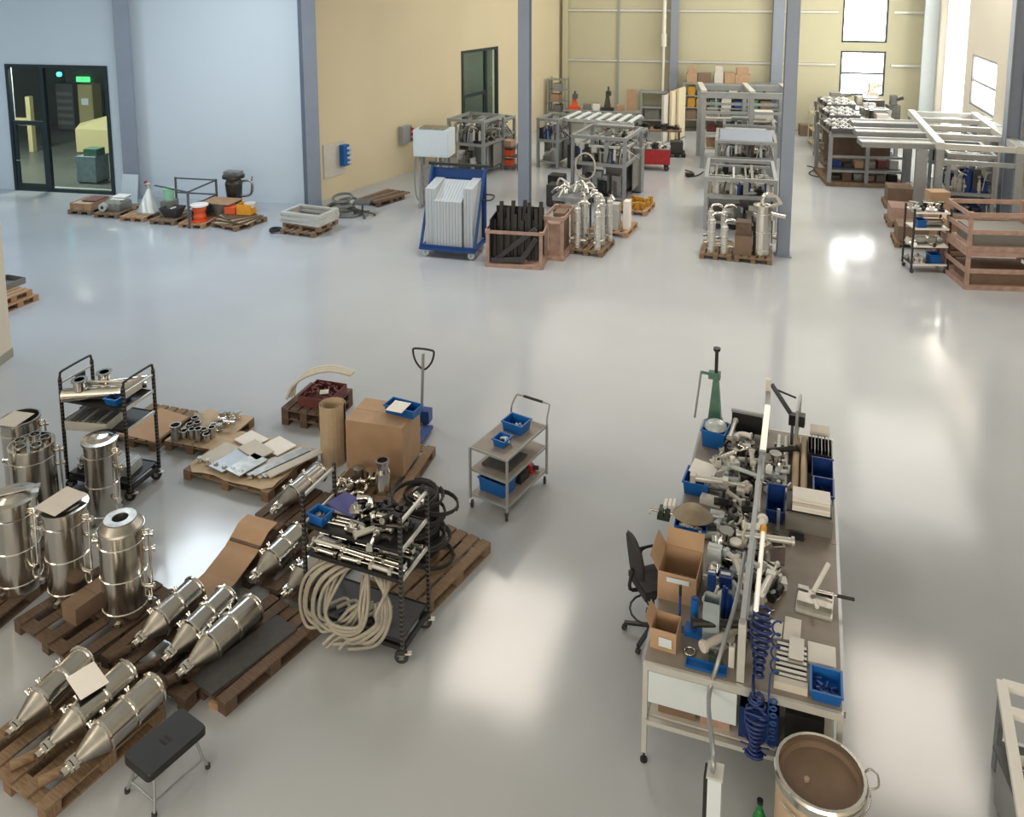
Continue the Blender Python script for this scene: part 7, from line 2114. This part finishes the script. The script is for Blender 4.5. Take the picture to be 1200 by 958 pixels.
t = thing('dark_pump', 'dark pump on the floor beside the brown carton at the rear wall', 'pump', (*front(931, 150, 0.5, 0), 0), 0)
MB().cyl((-0.25, 0, 0.25), (0.2, 0, 0.25), 0.2).box(0, 0, 0, 0.4, 0.3, 0.08).cyl((0.2, 0, 0.25), (0.3, 0, 0.3), 0.1).build('body', 'dark_steel', t)
# cables on the floor
for i, (pts, lab) in enumerate([([(803, 200), (812, 203), (806, 208), (818, 206), (824, 202)], 'thin dark cable on the floor left of the portal'), ([(946, 195), (955, 198), (948, 204), (960, 208), (968, 203)], 'loose dark cable on the floor by the right machine line')]):
    o = MB().tube([(*at(*q), 0.02) for q in pts], 0.02, 6, smooth_pts=4).build('floor_cable', 'rubber', None); tag(o, lab, 'cable')
t = thing('floor_box', 'small dark box on the floor between the left and middle rows', 'box', (*at(808, 207), 0), 0)
MB().box(0, 0, 0.02, 0.3, 0.2, 0.12).cyl((-0.1, 0, 0), (-0.1, 0, 0.02), 0.03).cyl((0.1, 0, 0), (0.1, 0, 0.02), 0.03).build('body', 'dark_steel', t)

# ---- right machine line: three frames one behind the other, rows of silver blocks on top
for i, (u, v, seed) in enumerate([(1016, 221, 41), (1010, 199, 42), (1004, 181, 43)]):
    loc = front(u, v, 2.6, R(-8))
    lab = ['nearest frame of the right machine line, silver blocks on top', 'middle frame of the right machine line', 'farthest frame of the right machine line below the window'][i]
    zt = 1.72
    t = thing('assembly_line', lab, 'machine', loc, R(-8))
    for sx in (-1, 0, 1):
        for sy in (-1, 1):
            MB().box(sx * 1.22, sy * 1.1, 0.14, 0.12, 0.12, zt - 0.14).build('leg', 'alu', t)
    MB().box(0, 0, 0.02, 2.6, 2.3, 0.12).build('base_board', 'wood', t)
    for z in (0.5, 1.0, zt):
        for sy in (-1, 1):
            MB().box(0, sy * 1.1, z, 2.4 if z < zt else 2.6, 0.1, 0.08).build('rail', 'alu', t)
    MB().box(0, 0, zt + 0.08, 2.5, 2.3, 0.03).build('top_plate', 'steel_dull', t)
    MB().box(0, 0.3, 0.61, 2.28, 0.04, 1.0).build('back_plate', 'cardboard_dark', t)
    MB().box(0, 0, 0.58, 2.3, 2.0, 0.03).build('lower_shelf', 'grey_dark', t)
    rn = random.Random(seed)
    for k in range(6):
        x = -0.95 + 0.38 * k
        MB().box(x, -0.75, 0.61, 0.28, 0.3, rn.uniform(0.12, 0.34)).build('unit', ['navy_bin', 'dark_steel', 'cardboard', 'steel_dull', 'maroon', 'alu_light'][(k + i) % 6], t)
        MB().box(x, -0.7, 0.15, 0.3, 0.3, rn.uniform(0.12, 0.3)).build('unit', ['dark_steel', 'cardboard_dark', 'steel_dull', 'wood_pink', 'drawer_grey', 'black'][(k + 2 * i) % 6], t)
    for r_ in range(5):
        y = -0.9 + 0.45 * r_
        MB().box(-0.62, y, zt + 0.11, 1.1, 0.2, 0.16).build('carrier', 'dark_steel' if r_ % 2 else 'grey_dark', t)
        for k in range(6):
            o = MB().box(-1.08 + 0.19 * k, y, zt + 0.27, 0.15, 0.12, 0.035).box(-1.08 + 0.19 * k, y, zt + 0.305, 0.06, 0.06, 0.03).build('holder', ['paper', 'steel_dull', 'alu_light'][(k + r_) % 3], t)
        if i > 0:
            MB().box(0.7, y, zt + 0.11, rn.uniform(0.4, 0.9), 0.26, rn.uniform(0.2, 0.42)).build('head_unit', rn.choice(['drawer_grey', 'steel_dull', 'cardboard', 'dark_steel', 'paper_dull']), t)
            MB().cyl((0.3 + 0.1 * r_, y - 0.1, zt + 0.11), (0.3 + 0.1 * r_, y - 0.1, zt + 0.5), 0.09, n=12).build('post_unit', rn.choice(['steel', 'dark_steel']), t)
        elif r_ in (0, 2, 4):
            MB().box(0.72, y, zt + 0.11, 1.3, 0.34, 0.12).box(0.72, y - 0.13, zt + 0.23, 1.3, 0.06, 0.04).build('grey_beam', 'alu', t)
# far items on the line
for i, (u, v, m_, w_, h_, lab) in enumerate([(1020, 166, 'paper_dull', 0.5, 2.6, 'tall pale unit at the far end of the right machine line'), (1046, 172, 'dark_steel', 0.5, 2.2, 'dark tall unit at the far right of the machine line'), (978, 163, 'drawer_grey', 0.9, 2.1, 'grey cabinet at the far left end of the right machine line')]):
    t = thing('tall_unit', lab, 'machine', front(u, v, 0.6, R(-8)), R(-8))
    MB().box(0, 0, 0.06, w_, 0.5, h_ - 0.5).build('body', m_, t)
    MB().box(0, 0, h_ - 0.44, w_ * 0.5, 0.3, 0.4).cyl((w_ * 0.2, -0.1, h_ - 0.2), (w_ * 0.7, -0.2, h_ - 0.1), 0.08).build('head', m_, t)
    MB().box(0, 0, 0, w_ * 0.9, 0.44, 0.06).build('plinth', 'black', t)
t = thing('low_trolley', 'narrow cream trolley at the left side of the right machine line', 'trolley', front(958, 174, 1.2, R(-8)), R(-8))
for z in (0.15, 0.7, 1.4):
    MB().box(0, 0, z, 0.4, 1.0, 0.04).build('shelf', 'cream', t)
for sx in (-1, 1):
    for sy in (-1, 1):
        MB().box(sx * 0.19, sy * 0.48, 0.0, 0.04, 0.04, 1.75).build('post', 'paper_dull', t)

# gantry to the right
gq = thing('gantry', 'large aluminium gantry with pale top beams on the right side', 'frame', (0, 0, 0), 0)
F0 = at(1092, 270)
ga = R(-17.5)
gw = 2.15
F1 = (F0[0] + gw * math.cos(ga), F0[1] + gw * math.sin(ga))
gh = ztop(*F0, 167)
gq.location = (F0[0], F0[1], 0)
gq.rotation_euler = (0, 0, ga)
GL = 6.2
for x in (0.08, gw - 0.08):
    for y in (0.08, GL / 2, GL - 0.08):
        MB().box(x, y, 0, 0.2, 0.2, gh - 0.2).build('leg', 'alu', gq)
        MB().box(x, y, 0, 0.3, 0.3, 0.02).build('foot_plate', 'alu', gq)
for x in (0.08, gw - 0.08):
    MB().box(x, GL / 2, gh - 0.2, 0.2, GL, 0.2).build('long_beam', 'alu_light', gq)
for y in (0.1, GL * 0.28, GL * 0.52, GL * 0.76, GL - 0.1):
    MB().box(gw / 2, y, gh - 0.2, gw - 0.36, 0.12, 0.16).build('cross_beam', 'alu_light', gq)
MB().box(gw / 2, 0.08, gh - 0.62, gw - 0.36, 0.1, 0.12).build('lower_beam', 'alu', gq)
for y in (0.3, 1.4, 2.5, 3.6, 4.7):
    MB().box(gw + 0.14, y + 0.4, gh - 0.12, 0.16, 0.9, 0.1).build('side_cover', 'white_cool', gq)
# grey cable chain panels to its left
for k in range(3):
    x, y = F0
    o = MB().box(0, 0, 0, 2.0, 0.75, 0.14).build('beam_panel', 'alu', gq, None, (-1.02, 0.6 + 1.7 * k, gh - 0.28), (0, 0, R(8)))
    MB().box(0, -0.35, 0.14, 2.0, 0.07, 0.04).box(0, 0.3, 0.14, 2.0, 0.07, 0.04).build('rail', 'alu_light', o)
MB().box(-0.35, 0.3, 0, 0.3, 0.2, gh - 0.28).build('leg', 'alu', gq)
mg = machine(local(gq, gw * 0.52, 2.2)[:2], ga, 'dark machine with cables inside the gantry', 1.3, 2.2, 2.05, 51, deck=0.8, n_units=22, panels=0, stuffm=('black', 'dark_steel', 'steel', 'navy_bin', 'alu_light'))
machine(local(gq, gw * 0.52, 4.9)[:2], ga, 'rear machine inside the gantry', 1.4, 1.8, 2.0, 52, deck=1.1, n_units=10, panels=0, stuffm=('black', 'drawer_grey', 'steel', 'alu_light'))
# pallets with brown cartons left of the parts rack
for i, (u, v) in enumerate([(1047, 246), (1052, 268), (1062, 292)]):
    c_ = front(u + 8, v, 1.0, R(-17))
    pl_ = pallet(c_, R(-17), ['far', 'middle', 'near'][i] + ' wooden pallet in the row of brown boxes left of the gantry', L=1.0, Wd=0.9, m_='wood', detail=(i == 2))
    carton(local(pl_, 0, 0, PH), R(-17), 'brown box on the %s pallet left of the gantry' % ['far', 'middle', 'near'][i], 0.75, 0.8, 0.42 if i else 0.5, 'wood_pink' if i % 2 else 'cardboard_dark')
# parts rack
rk = thing('parts_rack', 'dark mobile rack with trays of silver parts before the gantry', 'rack', front(1089, 321, 0.6, R(-3)), R(-3))
RW, RD_, RH = 0.86, 0.55, 1.62
for sx in (-1, 1):
    for sy in (-1, 1):
        MB().box(sx * RW / 2, sy * RD_ / 2, 0.1, 0.04, 0.04, RH - 0.1).build('upright', 'perforated', rk)
        caster(rk, sx * RW / 2 * 0.94, sy * RD_ / 2 * 0.9, 0.048, 'rubber', 'grey_dark')
for i, z in enumerate((0.2, 0.66, 1.1, 1.5)):
    MB().box(0, 0, z, RW, RD_, 0.02).build('shelf', 'alu_light' if i else 'black', rk)
    MB().box(0, -RD_ / 2 - 0.004, z - 0.01, RW, 0.012, 0.05).build('shelf_lip', 'paper', rk)
RZ_ = R(-3)
euro_bin(local(rk, -0.22, -0.08, 1.12), RZ_, 'blue bin on the upper shelf of the dark mobile rack', 0.22, 0.3, 0.2, 'blue_bin')
euro_bin(local(rk, 0.16, -0.1, 0.22), RZ_, 'blue bin on the bottom shelf of the dark mobile rack', 0.26, 0.3, 0.24, 'blue_bin')
for i, (x, z, m_, lab) in enumerate([(0.12, 1.12, 'steel', 'silver tank lying on the upper shelf of the mobile rack'), (-0.05, 0.68, 'alu_light', 'pale cast ring part on the middle shelf of the mobile rack')]):
    o = MB().cyl((-0.22, 0, 0.1), (0.22, 0, 0.1), 0.1).cyl((-0.25, 0, 0.1), (-0.22, 0, 0.1), 0.06).cyl((0.22, 0, 0.1), (0.27, 0, 0.1), 0.04).build('silver_tank', m_, None, None, local(rk, x, 0, z), (0, 0, RZ_)); tag(o, lab, 'tank')
scatter(rk, -0.36, -0.05, -0.22, 0.2, 0.222, 6, ['block', 'coupling', 'tee'], ['alu_light', 'steel'], 'on the bottom shelf of the mobile rack', 'parts on the mobile rack bottom shelf', (1.3, 1.8), minsep=0.12)
scatter(rk, -0.36, 0.36, -0.22, 0.2, 0.682, 8, ['coupling', 'tee', 'elbow'], ['alu_light', 'steel_bright', 'paper_dull'], 'on the middle shelf of the mobile rack', 'parts on the mobile rack middle shelf', (1.3, 1.8))
scatter(rk, -0.36, 0.36, -0.22, 0.2, 1.522, 12, ['block', 'coupling', 'valve'], ['alu_light', 'steel', 'black'], 'on the top shelf of the mobile rack', 'parts on the mobile rack top shelf', (1.2, 1.8), minsep=0.12)
t_c = front(1120, 314, 0.8, R(-3))
for i, z in enumerate((0, 0.38, 0.76)):
    carton((t_c[0] + 0.12, t_c[1] + 0.15, z), R(-3), ['bottom brown box between mobile rack and crates', 'middle brown box between mobile rack and crates', 'top brown box between mobile rack and crates'][i], 0.5, 0.6, 0.36, ['maroon', 'cardboard_dark', 'cardboard'][i])
carton((*front(1099, 293, 0.5, R(-3)), 0.0), R(-3), 'tall tan carton standing behind the mobile rack', 0.5, 0.4, 1.55, 'cardboard')
# big crates at the right edge
cq = front(1172, 341, 1.2, R(-5))
k1 = slat_crate((cq[0] + 0.1, cq[1]), R(-5), 'lower pinkish wooden crate at the right edge', 1.75, 1.2, 0.92, 'wood_pink', nslat=3, bar=0.11)
k2 = slat_crate((cq[0] + 0.1, cq[1]), R(-5), 'upper pinkish wooden crate at the right edge', 1.75, 1.2, 0.92, 'wood_pink', nslat=3, bar=0.11, z=0.925)
for i, k_ in enumerate((k1, k2)):
    MB().box(0, 0, 0.092, 1.4, 0.9, 0.34).build('contents', 'cardboard_dark' if i == 0 else 'drawer_grey', k_)
# pallets at the left edge behind the pillar wall
for i, (u, v, z, lab) in enumerate([(18, 364, 0.0, 'lower pallet peeping out behind the pillar wall at the left'), (10, 358, PH, 'upper pallet with grey tray behind the pillar wall at the left')]):
    x, y = at(u, v, z)
    pallet((x - 0.35, y + 0.3, z), R(-20), lab, m_='wood_pale', L=0.9, Wd=0.8)
x, y = at(10, 358)
t = thing('grey_tray', 'grey tray on the pallets behind the pillar wall at the left', 'tray', (x - 0.32, y + 0.36, 2 * PH), R(-20))
MB().tray(0.56, 0.7, 0.14, 0.02).build('tray', 'drawer_grey', t)

# ---- beyond the glass door
def bx_(name, lab, cat, u, v, w_, d_, h_, m_, door=None):
    x, y = at(u, v)
    t = thing(name, lab, cat, (x, y, 0.013), aw)
    MB().box(0, 0, 0.05, w_, d_, h_ - 0.05).build('body', m_, t)
    MB().box(0, 0, 0, w_ * 0.9, d_ * 0.9, 0.05).build('plinth', 'black', t)
    if door:
        MB().box(0, -d_ / 2 - 0.01, 0.12, w_ * 0.9, 0.02, h_ - 0.2).build('door', door, t)
    return t


t = bx_('control_cabinet', 'cream control cabinet with small screen beyond the glass door', 'cabinet', 108, 153, 0.75, 0.6, 2.2, 'cream_cabinet', 'cream_cabinet')
MB().box(-0.02, -0.33, 1.25, 0.34, 0.02, 0.3).build('screen', 'screen', t)
t = bx_('dark_shelf', 'dark shelf of trays beyond the glass door', 'shelf', 84, 152, 0.9, 0.6, 2.2, 'grey_dark')
for k in range(5):
    MB().box(0, -0.32, 0.3 + 0.34 * k, 0.8, 0.03, 0.16).build('tray', 'drawer_grey', t)
t = bx_('cream_machine', 'cream slanted machine at the right beyond the glass door', 'machine', 118, 178, 1.5, 0.9, 1.0, 'cream_cabinet')
MB().wedge([(-0.75, -0.45, 1.0), (0.75, -0.45, 1.0), (0.75, 0.45, 1.0), (-0.75, 0.45, 1.0)], [(-0.7, -0.2, 1.2), (0.75, -0.2, 1.6), (0.75, 0.45, 1.6), (-0.7, 0.45, 1.2)]).build('hood', 'cream_cabinet', t)
t = bx_('wrapped_stack', 'film-wrapped stack with teal box on top beyond the glass door', 'stack', 110, 213, 0.75, 0.7, 0.95, 'acrylic')
MB().box(0.1, 0, 0.95, 0.5, 0.45, 0.25).build('teal_box', 'green_paint', t)
x, y = at(39, 178)
t = thing('cream_post', 'cream square post seen through the left glass door leaf', 'post', (x, y, 0.013), aw)
MB().box(0, 0, 0, 0.2, 0.2, 2.3).build('post', 'cream_cabinet', t)
MB().box(-0.5, 0, 1.1, 0.8, 0.1, 0.3).build('arm', 'cream', t)
def ray_wall(u, v, p0, p1):
    lo, hi = 0.0, 1.0
    g_ = lambda s: CX + CF * (p0[0] + (p1[0] - p0[0]) * s) / ((p0[1] + (p1[1] - p0[1]) * s) * math.cos(CT) + (CH - 3.5) * math.sin(CT)) - u
    for _ in range(40):
        m_ = (lo + hi) / 2
        if g_(m_) < 0:
            lo = m_
        else:
            hi = m_
    x, y = p0[0] + (p1[0] - p0[0]) * lo, p0[1] + (p1[1] - p0[1]) * lo
    return (x, y, ztop(x, y, v))


q = ray_wall(95, 96, beyond(-9, 11.9), beyond(5, 11.9))
t = thing('exit_sign', 'green lit exit sign high on the wall beyond the glass door', 'sign', q, aw)
MB().box(0, 0, 0, 0.7, 0.08, 0.25).build('housing', 'exit_green', t)
MB().beam((-0.1, -0.045, 0.06), (0.0, -0.045, 0.2), 0.01, 0.03).beam((0.02, -0.045, 0.13), (0.2, -0.045, 0.13), 0.01, 0.03).cyl((0.0, -0.05, 0.21), (0.0, -0.042, 0.21), 0.02, n=8).build('symbol', 'white', t)
q = ray_wall(69, 90, beyond(-8, 4.5), beyond(5, 4.5))
t = thing('cyan_lamp', 'small cyan lamp hanging beyond the glass door', 'lamp', q, 0)
MB().solid([(0.001, 0), (0.08, 0.03), (0.1, 0.1), (0.08, 0.17), (0.001, 0.2)], 12).build('bulb', 'cyan_lamp', t)
MB().cyl((0, 0, 0.2), (0, 0, 5.19 - q[2]), 0.01).build('cable', 'black', t)
# beyond the far glass door
for i, (x, y, w_, h_, m_) in enumerate([(-0.9, 2.6, 0.8, 2.0, 'drawer_grey'), (0.3, 3.0, 0.9, 1.6, 'paper_dull'), (1.4, 2.5, 0.7, 1.9, 'dark_steel')]):
    p = hd2(x, y)
    t = thing('side_cabinet', ['grey cabinet at the left beyond the far glass door', 'pale cabinet in the middle beyond the far glass door', 'dark cabinet at the right beyond the far glass door'][i], 'cabinet', p, ay)
    MB().box(0, 0, 0, w_, 0.5, h_).build('body', m_, t)
    MB().box(0, -0.26, 0.1, w_ * 0.85, 0.02, h_ - 0.2).build('door', m_, t)
